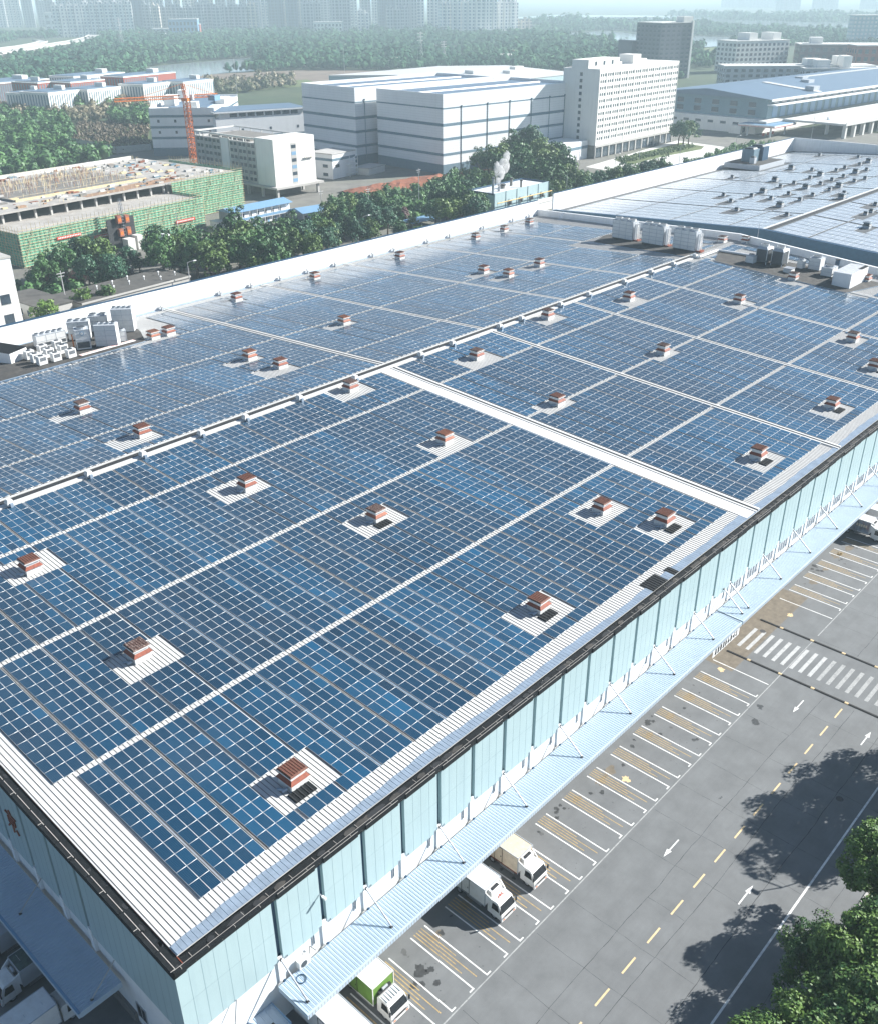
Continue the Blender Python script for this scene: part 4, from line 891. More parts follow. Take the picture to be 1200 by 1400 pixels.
    for s in (-1, 1):
        m = MB(); y = yb0+L*.42
        for a, b, c, d_ in ((y, y+.05, bz+.05, bz+H-.12), (y+.95, y+1.0, bz+.05, bz+H-.12), (y, y+1.0, bz+H-.17, bz+H-.12), (y, y+1., bz+.05, bz+.1), (y+.15, y+.25, bz+.8, bz+.95)): m.box(s*(w+.02)-.012, s*(w+.02)+.012, a, b, c, d_, 'dark')
        m.build('side_door', t, False)
    if reefer:
        m = MB(); m.hexa([(-.75, yb0-.55, bz+1.28), (.75, yb0-.55, bz+1.28), (.75, yb0, bz+1.22), (-.75, yb0, bz+1.22), (-.7, yb0-.42, bz+1.85), (.7, yb0-.42, bz+1.85), (.7, yb0, bz+1.95), (-.7, yb0, bz+1.95)], 'truck_white'); m.box(-.45, .45, yb0-.40, yb0-.1, bz+1.84, bz+1.97, 'dark'); m.build('refrigeration_unit', t, False)
    else:
        m = MB(); m.box(-.7, .7, yb0-.3, yb0-.05, bz+.7, bz+1.4, 'dark'); m.tube((-.3, yb0-.2, bz+1.5), (.3, yb0-.2, bz+1.5), .14, 'steel', n=8); m.build('air_tank', t, False)
    for s in (-1, 1):
        for y in (.95, yb0+L*.72):
            m = MB(); m.tube((s*(cw-.28), y, .4), (s*(cw-.03), y, .4), .4, 'tyre', n=18); m.build('wheel', t, False)
            m2 = MB(); m2.tube((s*(cw-.05), y, .4), (s*(cw-.02), y, .4), .22, 'steel', n=12); m2.build('rim', t.children[-1], False)
    return t
truck('white refrigerated truck with red letters on its cab roof, parked under the canopy', (24.45, -11.55, 0), 0, 2.28, 4.6, 2.15, logo=True)
truck('grubby cream-box refrigerated truck, next to the plain white one', (29.5, -11.5, 0), 0, 2.28, 4.6, 2.15, box='truck_cream')
truck('truck with a green-sided box and ribbed white cab roof', (10.35, -11.15, 0), 0, 2.45, 4.6, 2.2, box='truck_green', side=None, reefer=False, fair=False, roofm='truck_white', ribs=True)
truck('long white box truck left of the green one, cut by the photo edge', (5.65, -13.6, 0), 0, 2.56, 7.2, 2.3, reefer=False)
truck('white truck with artwork on its box, far along the dock', (119.6, -11.2, 0), 0, 2.35, 4.6, 2.15, box='truck_white', side='truck_art')
truck('white truck parked behind the one with artwork, far along the dock', (124.3, -10.8, 0), 0, 2.35, 4.6, 2.15)
truck('flat-faced truck with a dark tarpaulin roof, shaded under the left canopy', (-12.2, 15.9, 0), -R(90), 2.2, 4.6, 1.9, box='ac_grey', roofm='tarp', reefer=False)
truck('long pale box truck whose cab is half under the left canopy', (-7.6, 10.5, 0), R(90), 2.36, 6.2, 2.3, reefer=False, fair=False)
truck('pale truck cut by the left photo edge under the blue canopy', (-12.0, 20.6, 0), -R(90), 2.2, 4.6, 2.0, box='ac_grey', reefer=False, fair=False)
# ================================================================== trees
def crown_np(rng, rx, rz, zc, nclump, nleaf, cr, leaf, low=.35, ell=.75):
    """leaf cards gathered in clumps over an uneven ellipsoid"""
    u = rng.normal(size=(nclump*3, 3)); u /= np.linalg.norm(u, axis=1, keepdims=True); u = u[u[:, 2] > -low][:nclump]; n = len(u)
    lob = 1+.34*np.sin(u[:, 0]*3.1+rng.uniform(0, 6))*np.cos(u[:, 1]*2.7+rng.uniform(0, 6))+rng.uniform(-.24, .20, n)
    rad = np.where(rng.random(n) < .75, 1.0, rng.uniform(.35, .8, n))*lob
    c = u*rad[:, None]*np.array([rx, rx, rz])*.86
    cs = cr*rng.uniform(.65, 1.35, n); ct = rng.uniform(-.5, .5, n)
    d = rng.normal(size=(n, nleaf, 3)); d /= np.linalg.norm(d, axis=2, keepdims=True); d = d+u[:, None]*.55; d /= np.linalg.norm(d, axis=2, keepdims=True)
    p = c[:, None]+d*cs[:, None, None]*rng.uniform(.62, 1.08, (n, nleaf, 1))*np.array([1, 1, ell])
    nr = d*.9+np.array([0, 0, .25])+rng.normal(size=d.shape)*.42; nr /= np.linalg.norm(nr, axis=2, keepdims=True)
    p = p.reshape(-1, 3); nr = nr.reshape(-1, 3); tone = np.repeat(ct, nleaf)*.5+rng.uniform(-.25, .25, n*nleaf)
    a = np.cross(nr, rng.normal(size=nr.shape)); a /= np.linalg.norm(a, axis=1, keepdims=True); b = np.cross(nr, a)
    s = leaf*rng.uniform(.6, 1.25, (len(p), 1)); a = a*s; b = b*s*.72
    V = np.stack([p-a*.6-b*.1, p-b*.62, p+a*.72, p+b*.62], 1)   # kite-shaped leaf sprays
    V[..., 2] += zc; return V.reshape(-1, 3), np.arange(len(p)*4).reshape(-1, 4), tone
def trunk_mb(h, r, rx, rnd):
    m = MB(); m.tube((0, 0, -.3), (rnd.uniform(-.1, .1), rnd.uniform(-.1, .1), h*.55), r, 'bark', r*.7, 7)
    for i in range(5): a = rnd.uniform(0, 6.28); q = rnd.uniform(.35, .6); m.tube((0, 0, h*rnd.uniform(.35, .55)), (rx*q*math.cos(a), rx*q*math.sin(a), h*rnd.uniform(.7, .95)), r*.5, 'bark', r*.15, 5)
    return m
def tree_proto(seed, rx, rz, zc, nclump, nleaf, cr, leaf, mat, name='tree'):
    g = np.random.default_rng(seed); t = thing(name, 'x', 'tree')
    V, F, T = crown_np(g, rx, rz, zc, nclump, nleaf, cr, leaf); o = np_mesh('crown', V, F, [mat], None, T); o.parent = t
    trunk_mb(zc+rz*.2, rx*.07+.08, rx, random.Random(seed)).build('trunk', t, False)
    return t
used = {}
def put(proto, x, y, sc, label, group, z=0, rz=None, sz=1.0):
    rz = random.uniform(0, 6.28) if rz is None else rz
    s = (sc, sc, sc*sz)
    if id(proto) not in used:
        used[id(proto)] = 1; proto.location = (x, y, z); proto.rotation_euler.z = rz; proto.scale = s; proto['label'] = label; proto['group'] = group; return proto
    return dup(proto, (x, y, z), rz, label, group, s)
# big verge trees, lower right
NT = [tree_proto(31, 4.0, 3.8, 7.2, 110, 190, 1.0, .23, 'leaf_near', 'verge_tree'), tree_proto(32, 4.3, 3.5, 7.0, 110, 190, 1.05, .23, 'leaf_near', 'verge_tree')]
near_trees = [(*G(1192, 1342, 8.0), 1.1, 'large dark verge tree leaning over the white road edge line'), (*G(1128, 1285, 8), .74, 'low sunlit crown poking out left of the large dark verge tree'), (*G(1090, 1432, 8), 1.0, 'bushy verge tree at the bottom edge, lowest in the photo'), (*G(1180, 1420, 7.5), 1.1, 'verge tree in the lower right corner, deepest in shade'), (*G(1222, 1180, 8.0), 1.0, 'separate sunlit verge tree at the right edge, farthest up the road'), (*G(1235, 1300, 7.0), 1.0, 'verge tree at the right edge behind the large dark one'), (67.5, -36.8, 1.25, 'verge tree outside the frame whose shadow crosses the road'), (77.5, -37.5, 1.2, 'verge tree beyond the right edge, shading the far lane')]
for i, (x, y, s, l) in enumerate(near_trees): put(NT[i % 2], x, y, s, l, 'trees on the verge by the service road')
g = MB(); gr = np.random.default_rng(5); n = 9000
px = gr.uniform(20, 80, n); py = gr.uniform(-50, -35.9, n); h = gr.uniform(.1, .4, n); an = gr.uniform(0, 6.28, n); dx = np.cos(an)*.12; dy = np.sin(an)*.12
V = np.stack([np.stack([px-dx, py-dy, h*0+.05], -1), np.stack([px+dx, py+dy, h*0+.05], -1), np.stack([px+dx*.4+dy, py+dy*.4-dx, h+.05], -1), np.stack([px-dx*.4+dy, py-dy*.4-dx, h+.05], -1)], 1)
o = np_mesh('grass', V.reshape(-1, 3), np.arange(n*4).reshape(-1, 4), ['leaf_near'], None, gr.uniform(-.6, .3, n)); tag(o, 'rough grass growing on the verge under the trees', 'grass', None, 'stuff')
t = thing('street_lamp', 'double-armed street lamp among the verge trees, its shadow forked on the road', 'street lamp', (57.4, -36.0, 0))
m = MB(); m.tube((0, 0, 0), (0, 0, 8.8), .10, 'steel', .06, 8); m.build('pole', t, False)
for ax, ay in ((.3, 2.0), (-1.2, 1.1)):
    m = MB(); m.tube((0, 0, 8.6), (ax, ay, 9.3), .06, 'steel', n=6); m.build('arm', t, False)
    m = MB(); m.frus(ax*1.1, ay*1.1, 9.22, 9.38, .2, .42, .14, .34, 'ac_grey'); m.build('lamp_head', t, False)

# ---- row of trees behind the white back parapet
MT = [tree_proto(41+i, 4.2, 4.4, 6.0, 75, 30, 1.3, .62, ['leaf', 'leaf_b', 'leaf_c', 'leaf'][i], 'tree') for i in range(4)]
ND = tree_proto(55, 3.4, 2.8, 4.0, 50, 24, 1.0, .55, 'leaf_pink', 'tree')
YT = tree_proto(57, 2.6, 3.6, 4.6, 55, 26, .9, .5, 'leaf_near', 'tree')
def row(pix, zf, group, fmt, protos=None, smin=.8, smax=1.2, kinds=None):
    """pix: (u, v, scale) of the crown centre in the photo, at the height zf"""
    pts = []
    for q in pix:
        x, y = G(q[0], q[1], zf*q[2]); pts.append((x, y, q[2], q[3] if len(q) > 3 else None, q[0]))
    pts.sort(key=lambda p: p[4]); cnt = {}
    for x, y, s, k, u in pts:
        nmk = {None: 'dark green', 'p': 'bare pinkish', 'y': 'small yellow-green'}[k]; cnt[k] = cnt.get(k, 0)+1
        pr = ND if k == 'p' else YT if k == 'y' else random.choice(protos or MT)
        put(pr, x, y, s, fmt % (nmk, ORD[cnt[k]-1]), group, 0, None, random.uniform(.92, 1.12))
row([(62, 372, .9), (72, 362, .8), (88, 360, 1.0), (105, 372, .75, 'p'), (112, 348, 1.05), (128, 350, 1.05), (120, 372, .9), (140, 350, 1.1), (150, 368, .9), (158, 372, .9), (175, 352, .8), (190, 360, .55), (172, 370, .6, 'p'), (215, 330, 1.0), (222, 352, 1.15), (236, 345, 1.1), (248, 340, 1.15), (258, 330, .9), (246, 358, .8), (268, 352, 1.05), (280, 345, 1.0), (290, 350, 1.2), (300, 330, 1.1), (298, 362, .9), (290, 376, .5, 'p'), (322, 318, 1.25), (335, 330, 1.2), (345, 345, 1.1), (355, 322, 1.1), (362, 348, 1.2), (378, 340, 1.1), (385, 322, 1.1), (398, 340, 1.1), (400, 315, 1.0), (415, 330, 1.15), (424, 342, 1.0), (440, 322, 1.1), (448, 332, .9), (432, 312, 1.0), (380, 358, .9), (352, 362, .8), (328, 352, 1.0), (312, 345, 1.1), (325, 378, .5, 'y'), (348, 380, .5, 'y'), (205, 408, .62, 'y'), (235, 400, .65, 'y'), (112, 402, .9, 'y'), (146, 399, .8, 'y'), (62, 418, 1.1, 'y'), (258, 395, .5, 'y')], 6.0, 'trees behind the white back parapet', '%s tree behind the white back parapet, %s from the left')
row([(452, 300, 1.0), (462, 288, .9), (470, 305, 1.0), (482, 312, .8), (476, 280, .9), (492, 275, .8), (500, 290, .9), (512, 300, 1.0), (520, 285, .9), (530, 300, .9), (540, 290, .7), (518, 270, .7), (552, 288, .8, 'p'), (565, 300, .6, 'y'), (572, 312, .6, 'y'), (595, 290, .9), (600, 275, .9), (612, 288, 1.1), (622, 272, 1.1), (632, 285, 1.1), (642, 275, 1.0), (636, 262, .9), (648, 292, 1.0), (655, 280, 1.0), (660, 300, .5), (560, 322, .5, 'y'), (548, 315, .6), (492, 318, .9), (506, 318, .8), (455, 318, .8), (498, 322, .7, 'y')], 6.0, 'trees between the grey sheds and the boiler house', '%s tree between the sheds and the boiler house, %s from the left')
row([(655, 220, 1.0), (668, 225, 1.1), (680, 215, 1.3), (690, 232, 1.2), (702, 205, 1.4), (712, 220, 1.5), (725, 200, 1.6), (738, 210, 1.5), (748, 222, 1.4), (760, 212, 1.3), (770, 228, 1.2), (758, 240, 1.1), (740, 238, 1.2), (722, 235, 1.2), (706, 240, 1.0), (778, 236, 1.0), (690, 250, .8), (668, 248, .7), (735, 190, 1.1), (650, 240, .7), (770, 250, .7), (780, 262, .6, 'y'), (762, 258, .7), (795, 248, .7), (810, 256, .7, 'y'), (752, 262, .6)], 6.0, 'big tree clump before the white tower', '%s tree in the clump before the white tower, %s from left')
row([(818, 248, .75), (830, 244, .8), (842, 242, .9), (852, 238, .85), (862, 240, .9), (873, 236, .85), (884, 234, 1.0), (894, 232, .9), (905, 232, .95), (805, 262, .8), (800, 255, .7), (935, 178, 1.3), (928, 182, 1.1), (942, 180, 1.1), (958, 234, .5), (970, 226, .5), (985, 222, .4, 'p'), (1000, 218, .4, 'p'), (1015, 215, .45, 'p'), (1025, 210, .4, 'p'), (1040, 206, .4, 'p')], 6.0, 'street trees beyond the second warehouse parapet', '%s street tree beyond the second parapet, %s from the left')
# ---- far woods: stuff
def ico():
    global ICO20
    t = (1+5**.5)/2; v = np.array([(-1, t, 0), (1, t, 0), (-1, -t, 0), (1, -t, 0), (0, -1, t), (0, 1, t), (0, -1, -t), (0, 1, -t), (t, 0, -1), (t, 0, 1), (-t, 0, -1), (-t, 0, 1)], float); v /= np.linalg.norm(v[0])
    f = [(0, 11, 5), (0, 5, 1), (0, 1, 7), (0, 7, 10), (0, 10, 11), (1, 5, 9), (5, 11, 4), (11, 10, 2), (10, 7, 6), (7, 1, 8), (3, 9, 4), (3, 4, 2), (3, 2, 6), (3, 6, 8), (3, 8, 9), (4, 9, 5), (2, 4, 11), (6, 2, 10), (8, 6, 7), (9, 8, 1)]
    ICO20 = list(f); v = list(map(tuple, v)); mid = {}; nf = []
    def mp(a, b):
        k = (min(a, b), max(a, b))
        if k not in mid: p = np.array(v[a])+np.array(v[b]); p /= np.linalg.norm(p); v.append(tuple(p)); mid[k] = len(v)-1
        return mid[k]
    for a, b, c in f: ab, bc, ca = mp(a, b), mp(b, c), mp(c, a); nf += [(a, ab, ca), (b, bc, ab), (c, ca, bc), (ab, bc, ca)]
    return np.array(v), np.array(nf)
IV, IF = ico()
def inpoly(x, y, P):
    c = np.zeros(len(x), bool); n = len(P); j = n-1
    for i in range(n):
        xi, yi = P[i]; xj, yj = P[j]
        c ^= ((yi > y) != (yj > y)) & (x < (xj-xi)*(y-yi)/((yj-yi) or 1e-9)+xi); j = i
    return c
def wood(name, label, polys, cell, r0, r1, mat, seed, cut=(), cards=14, thin=1.0, hs=1.0, cs=(.30, .55), jit=.22):
    """a wood as one mass: every tree a small dark core wrapped in leaf sprays"""
    g = np.random.default_rng(seed); X = []
    for P in polys:
        P = np.array(P); lo, hi = P.min(0), P.max(0); n = int((hi[0]-lo[0])*(hi[1]-lo[1])/cell**2); x = g.uniform(lo[0], hi[0], n); y = g.uniform(lo[1], hi[1], n); k = inpoly(x, y, P)
        for c in cut: k &= ~inpoly(x, y, c)
        k &= (np.sin(x*.013+1)*np.sin(y*.017+2)+.5*np.sin(x*.041)*np.sin(y*.037)+g.uniform(-.5, .5, n)+.6*np.sin(x*.0045+y*.002)*np.sin(y*.0052)) > -.62*thin
        X.append(np.stack([x[k], y[k]], 1))
    X = np.concatenate(X); n = len(X); rad = g.uniform(r0, r1, n)*(1+.4*(g.random(n) < .12)); ht = g.uniform(.9, 1.5, n)*hs
    tt = np.clip(g.normal(0, .30, n)+.35*np.sin(X[:, 0]*.021)*np.cos(X[:, 1]*.018), -.9, .9)
    cen = np.stack([X[:, 0], X[:, 1], rad*ht], 1)
    OV = IV[:12]; OF = np.array([f for f in ICO20])
    V1 = cen[:, None]+OV[None]*g.uniform(.55, .95, (n, 12, 1))*rad[:, None, None]*np.stack([np.ones(n), np.ones(n), ht], 1)[:, None]
    F1 = (np.arange(n)[:, None, None]*12+OF[None]).reshape(-1, 3)
    d = g.normal(size=(n, cards, 3)); d[..., 2] = np.abs(d[..., 2])*1.1-.25; d /= np.linalg.norm(d, axis=2, keepdims=True)
    p = cen[:, None]+d*rad[:, None, None]*g.uniform(.75, 1.12, (n, cards, 1))*np.stack([np.ones(n), np.ones(n), ht], 1)[:, None]
    nr = d+np.array([0, 0, .2])+g.normal(size=d.shape)*jit; nr /= np.linalg.norm(nr, axis=2, keepdims=True); nr = nr.reshape(-1, 3); p = p.reshape(-1, 3)
    a = np.cross(nr, g.normal(size=nr.shape)); a /= np.linalg.norm(a, axis=1, keepdims=True); b = np.cross(nr, a); s = np.repeat(rad, cards)[:, None]*g.uniform(cs[0], cs[1], (len(p), 1)); a = a*s; b = b*s
    V2 = np.stack([p-a, p-b*.8, p+a, p+b*.8], 1).reshape(-1, 3); k = np.arange(len(p))*4+len(V1)*12
    F2 = np.concatenate([np.stack([k, k+1, k+2], 1), np.stack([k, k+2, k+3], 1)])
    tc = np.repeat(tt, cards)+g.uniform(-.16, .16, len(p)); tone = np.concatenate([np.repeat(tt, 20)-.12, tc, tc])
    o = np_mesh(name, np.concatenate([V1.reshape(-1, 3), V2]), np.concatenate([F1, F2]), [mat], None, tone); tag(o, label, 'wood', None, 'stuff'); return o
GP_ = lambda L: [G(u, v) for u, v in L]
pond = GP_([(196, 97), (205, 92), (240, 88), (290, 84), (345, 79), (348, 88), (300, 91), (275, 95), (230, 102)])
field = GP_([(180, 112), (300, 100), (420, 95), (545, 96), (545, 112), (400, 112), (300, 122), (180, 125)])
pond2 = GP_([(190, 106), (205, 91), (240, 87), (290, 83), (345, 78), (352, 96), (300, 100), (230, 110)])
road_h = GP_([(-60, 98), (-20, 90), (60, 77), (110, 66), (136, 58), (134, 44), (60, 54), (-60, 66)])
hw2 = GP_([(-20, 62), (60, 52), (62, 58), (-20, 70)])
lake = GP_([(700, 47), (820, 57), (905, 67), (1010, 63), (1060, 52), (880, 47), (830, 42)])
green = GP_([(960, 64), (1000, 62), (1000, 78), (960, 80)])
wood('far_woods', 'hazy blue-green woods stretching from the sheds to the city', [GP_([(-60, 130), (-60, 52), (130, 47), (300, 46), (520, 42), (700, 44), (720, 50), (760, 80), (800, 98), (600, 95), (430, 100), (200, 112), (60, 112)])], 6.6, 2.6, 4.9, 'leaf_far', 3, [pond2, field, road_h, hw2])
wood('lakeside_woods', 'hazy woods on the flat shore between the lake arms', [GP_([(700, 46), (800, 38), (1000, 38), (1250, 52), (1250, 75), (1100, 62), (1000, 75), (990, 88), (950, 100), (930, 110), (780, 96), (740, 70)])], 8.5, 2.8, 5.2, 'leaf_far', 4, [lake, green])
wood('shore_woods', 'very hazy wooded spit beyond the near lake arm', [GP_([(700, 34), (760, 30), (900, 36), (1000, 40), (880, 44), (800, 40)]), GP_([(900, 22), (1250, 24), (1250, 36), (1000, 30)])], 18, 4.5, 8, 'leaf_far', 5)
wood('wild_scrub', 'dense dark green thicket left of the building site', [GP_([(-40, 165), (60, 158), (95, 176), (100, 190), (85, 205), (150, 222), (60, 240), (-40, 260)]), GP_([(150, 165), (205, 155), (205, 175), (160, 172)])], 3.6, 1.8, 3.4, 'leaf', 6, cards=80, cs=(.15, .30), jit=.4)
wood('flowering_hedge', 'long band of pinkish flowering trees before the white campus blocks', [GP_([(-40, 152), (60, 150), (200, 140), (205, 160), (110, 170), (60, 168), (-40, 178)])], 4.4, 1.9, 2.9, 'leaf_bloom', 7, cards=44, cs=(.2, .36), jit=.35)
wood('campus_trees', 'dark trees along the foot of the white campus blocks', [GP_([(-40, 150), (150, 146), (180, 140), (205, 136), (204, 142), (150, 152), (-40, 158)])], 5.0, 2.2, 3.4, 'leaf', 8, cards=40, cs=(.2, .36), jit=.35)
wood('site_trees', 'round trees in a line on the field behind the low striped warehouse', [GP_([(250, 124), (300, 118), (400, 108), (405, 118), (330, 128), (260, 134)])], 6.5, 2.2, 3.6, 'leaf_bloom', 9, cards=40, cs=(.2, .36), jit=.35)
wood('kerb_shrubs', 'rough shrubs along the road beyond the second parapet', [GP_([(925, 232), (1040, 206), (1060, 198), (1000, 203), (960, 218)])], 2.2, .6, 1.3, 'leaf', 10, cards=40, cs=(.2, .4), jit=.4)
wood('lawn_weeds', 'low weedy growth on the strip of lawn before the white tower', [GP_([(850, 224), (950, 202), (945, 198), (840, 217)])], 1.5, .25, .6, 'leaf_b', 11, cards=20, cs=(.3, .5), jit=.4)
wood('meadow_scrub', 'patchy dry scrub scattered over the meadow left of the banded warehouse', [GP_([(95, 196), (108, 170), (204, 170), (206, 205), (160, 209), (140, 206)])], 2.6, .4, 1.3, 'leaf_dry', 13, cards=16, cs=(.3, .5), jit=.4)
wood('parapet_undergrowth', 'low undergrowth below the trees behind the back parapet', [GP_([(20, 395), (60, 380), (200, 395), (60, 432)]), GP_([(450, 330), (640, 290), (660, 250), (640, 240), (560, 265), (450, 280)]), GP_([(640, 290), (780, 270), (840, 250), (790, 240), (640, 240)])], 2.4, .8, 1.7, 'leaf', 12, cards=44, cs=(.2, .38), jit=.4)
# ================================================================== the land behind
def flat(name, pts, z, m, kind='structure'):
    w = MB(); w.poly([(x, y, z) for x, y in pts], m); return struct(name, w)
def ccw(P):
    a = sum(P[i][0]*P[(i+1) % len(P)][1]-P[(i+1) % len(P)][0]*P[i][1] for i in range(len(P))); return P if a > 0 else P[::-1]
M('park_ground', (.16, .155, .14), .95, var=.25, scale=.12, dirt=.6, dscale=.03, dcol=(.09, .11, .05))
flat('back_ground', [(-80, 160), (620, 160), (620, 250), (560, 330), (420, 480), (-80, 420)], -.05, 'park_ground')
flat('back_road', [(-80, 166), (420, 166), (420, 174), (-80, 174)], -.03, 'asphalt')
flat('meadow', ccw(GP_([(95, 195), (108, 172), (204, 172), (206, 204), (160, 208), (140, 205)])), -.02, 'grass')
flat('tower_lawn', ccw(GP_([(838, 218), (930, 195), (962, 200), (958, 204), (900, 215), (860, 226)])), -.02, 'grass')
flat('tower_forecourt', ccw(GP_([(800, 228), (910, 196), (925, 192), (1005, 203), (1000, 212), (930, 225), (850, 236)])), -.035, 'concrete_white')
flat('red_soil_ground', ccw(GP_([(490, 262), (600, 236), (700, 228), (690, 244), (560, 270)])), -.02, 'soil')
flat('bare_field', ccw(field), -.5, 'bare_earth'); flat('pond', ccw(pond2), -.4, 'water'); flat('lake', ccw(lake), -.4, 'water'); flat('lawn', ccw(green), -.4, 'grass')
flat('lake', ccw(GP_([(690, 24), (760, 20), (1000, 22), (1250, 26), (1250, 52), (1180, 46), (1000, 40), (900, 36), (780, 30)])), -.45, 'water')
flat('grass_field', ccw(GP_([(280, 118), (420, 108), (440, 115), (300, 128)])), -.4, 'grass')
w = MB(); rr = random.Random(2)   # red earth mound
P = GP_([(478, 262), (540, 248), (600, 240), (660, 236), (690, 240), (640, 250), (560, 262)]); cx = sum(p[0] for p in P)/7; cy = sum(p[1] for p in P)/7
n = 26; Gd = []
(xa, ya), (xb, yb) = G(476, 266), G(700, 236)
for i in range(n+1):
    for j in range(8):
        t = i/n; s = j/7; x = xa+(xb-xa)*t; y = ya+(yb-ya)*t+(s-.5)*16; h = 3.4*math.sin(math.pi*s)*math.sin(math.pi*min(1, t*1.1+.02))**.4*rr.uniform(.7, 1.2) if 0 < j < 7 else -.1
        w.v.append((x+rr.uniform(-.6, .6), y+rr.uniform(-.6, .6), max(h, -.1)))
for i in range(n):
    for j in range(7): a = i*8+j; w.f.append((a, a+8, a+9, a+1)); w.mi.append(w.mat('soil'))
tag(w.build('earth_mound'), 'long mound of red earth before the striped warehouse', 'earth mound')
def rect(name, label, cat, corner, ang, group=None): return thing(name, label, cat, (corner[0], corner[1], 0), ang, group)
def wins(t, L, m='win', cap=100, d=.06):
    """L of (axis, fixed, a0, a1, z0, z1): one window object each, the overflow as one"""
    rest = MB()
    for i, (ax, c, a0, a1, z0, z1) in enumerate(L):
        w = MB() if i < cap-1 else rest
        if ax == 'y': w.box(a0, a1, c-d, c+.05, z0, z1, m); w.box(a0-.1, a1+.1, c-.1, c, z0-.1, z0, 'concrete_white')
        else: w.box(c-d, c+.05, a0, a1, z0, z1, m); w.box(c-.2, c, a0-.1, a1+.1, z0-.12, z0, 'concrete_white')
        if i < cap-1: w.build('window', t, False)
    if rest.v: tag(rest.build('window', t, False), kind='stuff')
# ---- striped high-bay warehouses
def striped(name, label, corner, ang, w, d, h, bands, base, cols):
    t = rect(name, label, 'warehouse', corner, ang)
    m = MB(); m.box(0, w, 0, d, 0, h, 'white_metal'); m.box(-.04, w+.04, -.04, d+.04, 0, base, 'stripe')
    z = base+1.1
    while z < h: m.box(-.008, w+.008, -.008, d+.008, z, z+.05, 'stripe_pale'); z += 1.15
    m.build('wall', t, False)
    for z0, z1 in bands: m = MB(); m.box(-.07, w+.07, -.07, d+.07, z0, z1, 'stripe'); m.build('wall_stripe', t, False)
    m = MB(); m.box(.6, w-.6, .6, d-.6, h, h+.05, 'concrete')
    for (x0, x1, y0, y1) in ((0, w, 0, .5), (0, w, d-.5, d), (0, .5, .5, d-.5), (w-.5, w, .5, d-.5)): m.box(x0, x1, y0, y1, h, h+1.6, 'white_metal')
    m.build('parapet', t, False)
    m = MB(); e = 3
    m.hexa([(e, e, h+.1), (w-e, e, h+.1), (w-e, d-e, h+.1), (e, d-e, h+.1), (e, e, h+.3), (w-e, e, h+.3), (w-e, d-e, h+.3), (e, d-e, h+.3)], 'blue_roof')
    m.hexa([(e, d/2-.7, h+.3), (w-e, d/2-.7, h+.3), (w-e, d/2+.7, h+.3), (e, d/2+.7, h+.3), (e, d/2-.3, h+.9), (w-e, d/2-.3, h+.9), (w-e, d/2+.3, h+.9), (e, d/2+.3, h+.9)], 'roof_white'); m.build('roof', t, False)
    for x in cols: m = MB(); m.tube((x, -.2, 0), (x, -.2, h-4.5), .16, 'stripe', n=6); m.frus(x, -.2, h-4.5, h-3.9, .2, .2, .35, .35, 'stripe'); m.build('downpipe', t, False)
    return t
BD = [(8.3, 9.5), (15.2, 16.4), (21.6, 22.9), (29.2, 29.8)]
striped('striped_warehouse', 'nearer white high warehouse with dark bands and a diagonal shadow on its long wall', (334, 279), R(-4), 98, 48, 34.2, BD, 4.4, (12, 30, 46, 62, 76, 88))
striped('striped_warehouse', 'white high warehouse with dark bands, left of and behind its twin', (327.5, 332.3), R(-4), 98, 44, 34.8, BD, 4.6, (6, 30, 56, 80))
m = MB(); m.box(331, 341, 285, 290, 3, 3.1, 'white_metal'); 
# ---- white tower
TA = math.atan2(255.5-252.6, 505-422.8); t = rect('white_tower', 'eleven-storey white slab tower with rows of small windows beside the striped warehouse', 'office tower', (422.8, 252.4), TA)
w, d, h = 83, 22, 42.0; m = MB(); m.box(0, w, 0, d, 6.4, h, 'white_bldg'); m.box(-.1, w+.1, -.1, d+.1, h, h+1.0, 'white_bldg'); m.build('wall', t, False)
m = MB(); m.box(.3, w-.3, .3, d-.3, 0, 6.4, 'concrete_dark'); 
for i in range(13): m.box(i*w/12-.5 if i else 0, i*w/12+.5 if i < 12 else w, -.3, .4, 0, 6.3, 'concrete')
m.box(-.3, w+.3, -.5, .4, 5.4, 6.5, 'concrete'); m.build('podium', t, False)
for i in range(12): m = MB(); m.box(i*6.9+1.2, i*6.9+5.6, -.02, .25, .4, 4.6, 'win'); m.box(i*6.9+3.3, i*6.9+3.45, -.06, -.02, .4, 4.6, 'steel'); m.build('shopfront', t, False)
for i in range(13): m = MB(); x = i*w/12; m.box(max(0, x-.22), min(w, x+.22), -.18, 0, 6.5, h+.2, 'white_bldg'); m.build('pier', t, False)
L = [('x', 0, 10.2, 11.8, 9+k*3.05, 10.6+k*3.05) for k in range(11)]
for k in range(11):
    for i in range(12):
        for q in (.9, 2.9, 4.9): L.append(('y', 0, i*w/12+q+.25, i*w/12+q+1.45, 8.9+k*3.05, 10.3+k*3.05))
L.sort(key=lambda q: (q[0] == 'y', q[2])); wins(t, L)
m = MB(); m.box(0, 30, 7, 17, h+1, h+5.0, 'white_bldg'); m.box(30, 36, 9, 16, h+1, h+2.6, 'white_bldg'); m.build('roof_house', t, False); m = MB(); m.box(46, 54, 8, 17, h+1, h+5.5, 'white_bldg'); m.box(54, 62, 9, 15, h+1, h+3.0, 'white_bldg'); m.build('roof_house', t, False); m = MB()
for x in (6, 14, 22): m.box(x, x+2, 6.9, 7, h+2, h+4, 'win')
m.build('roof_window', t, False)
m = MB(); m.box(-32, -1.0, 4, 20, 0, 9, 'white_metal'); m.box(-32.1, -.9, 3.9, 20.1, 5.2, 6.6, 'stripe'); m.build('link_block', t, False)
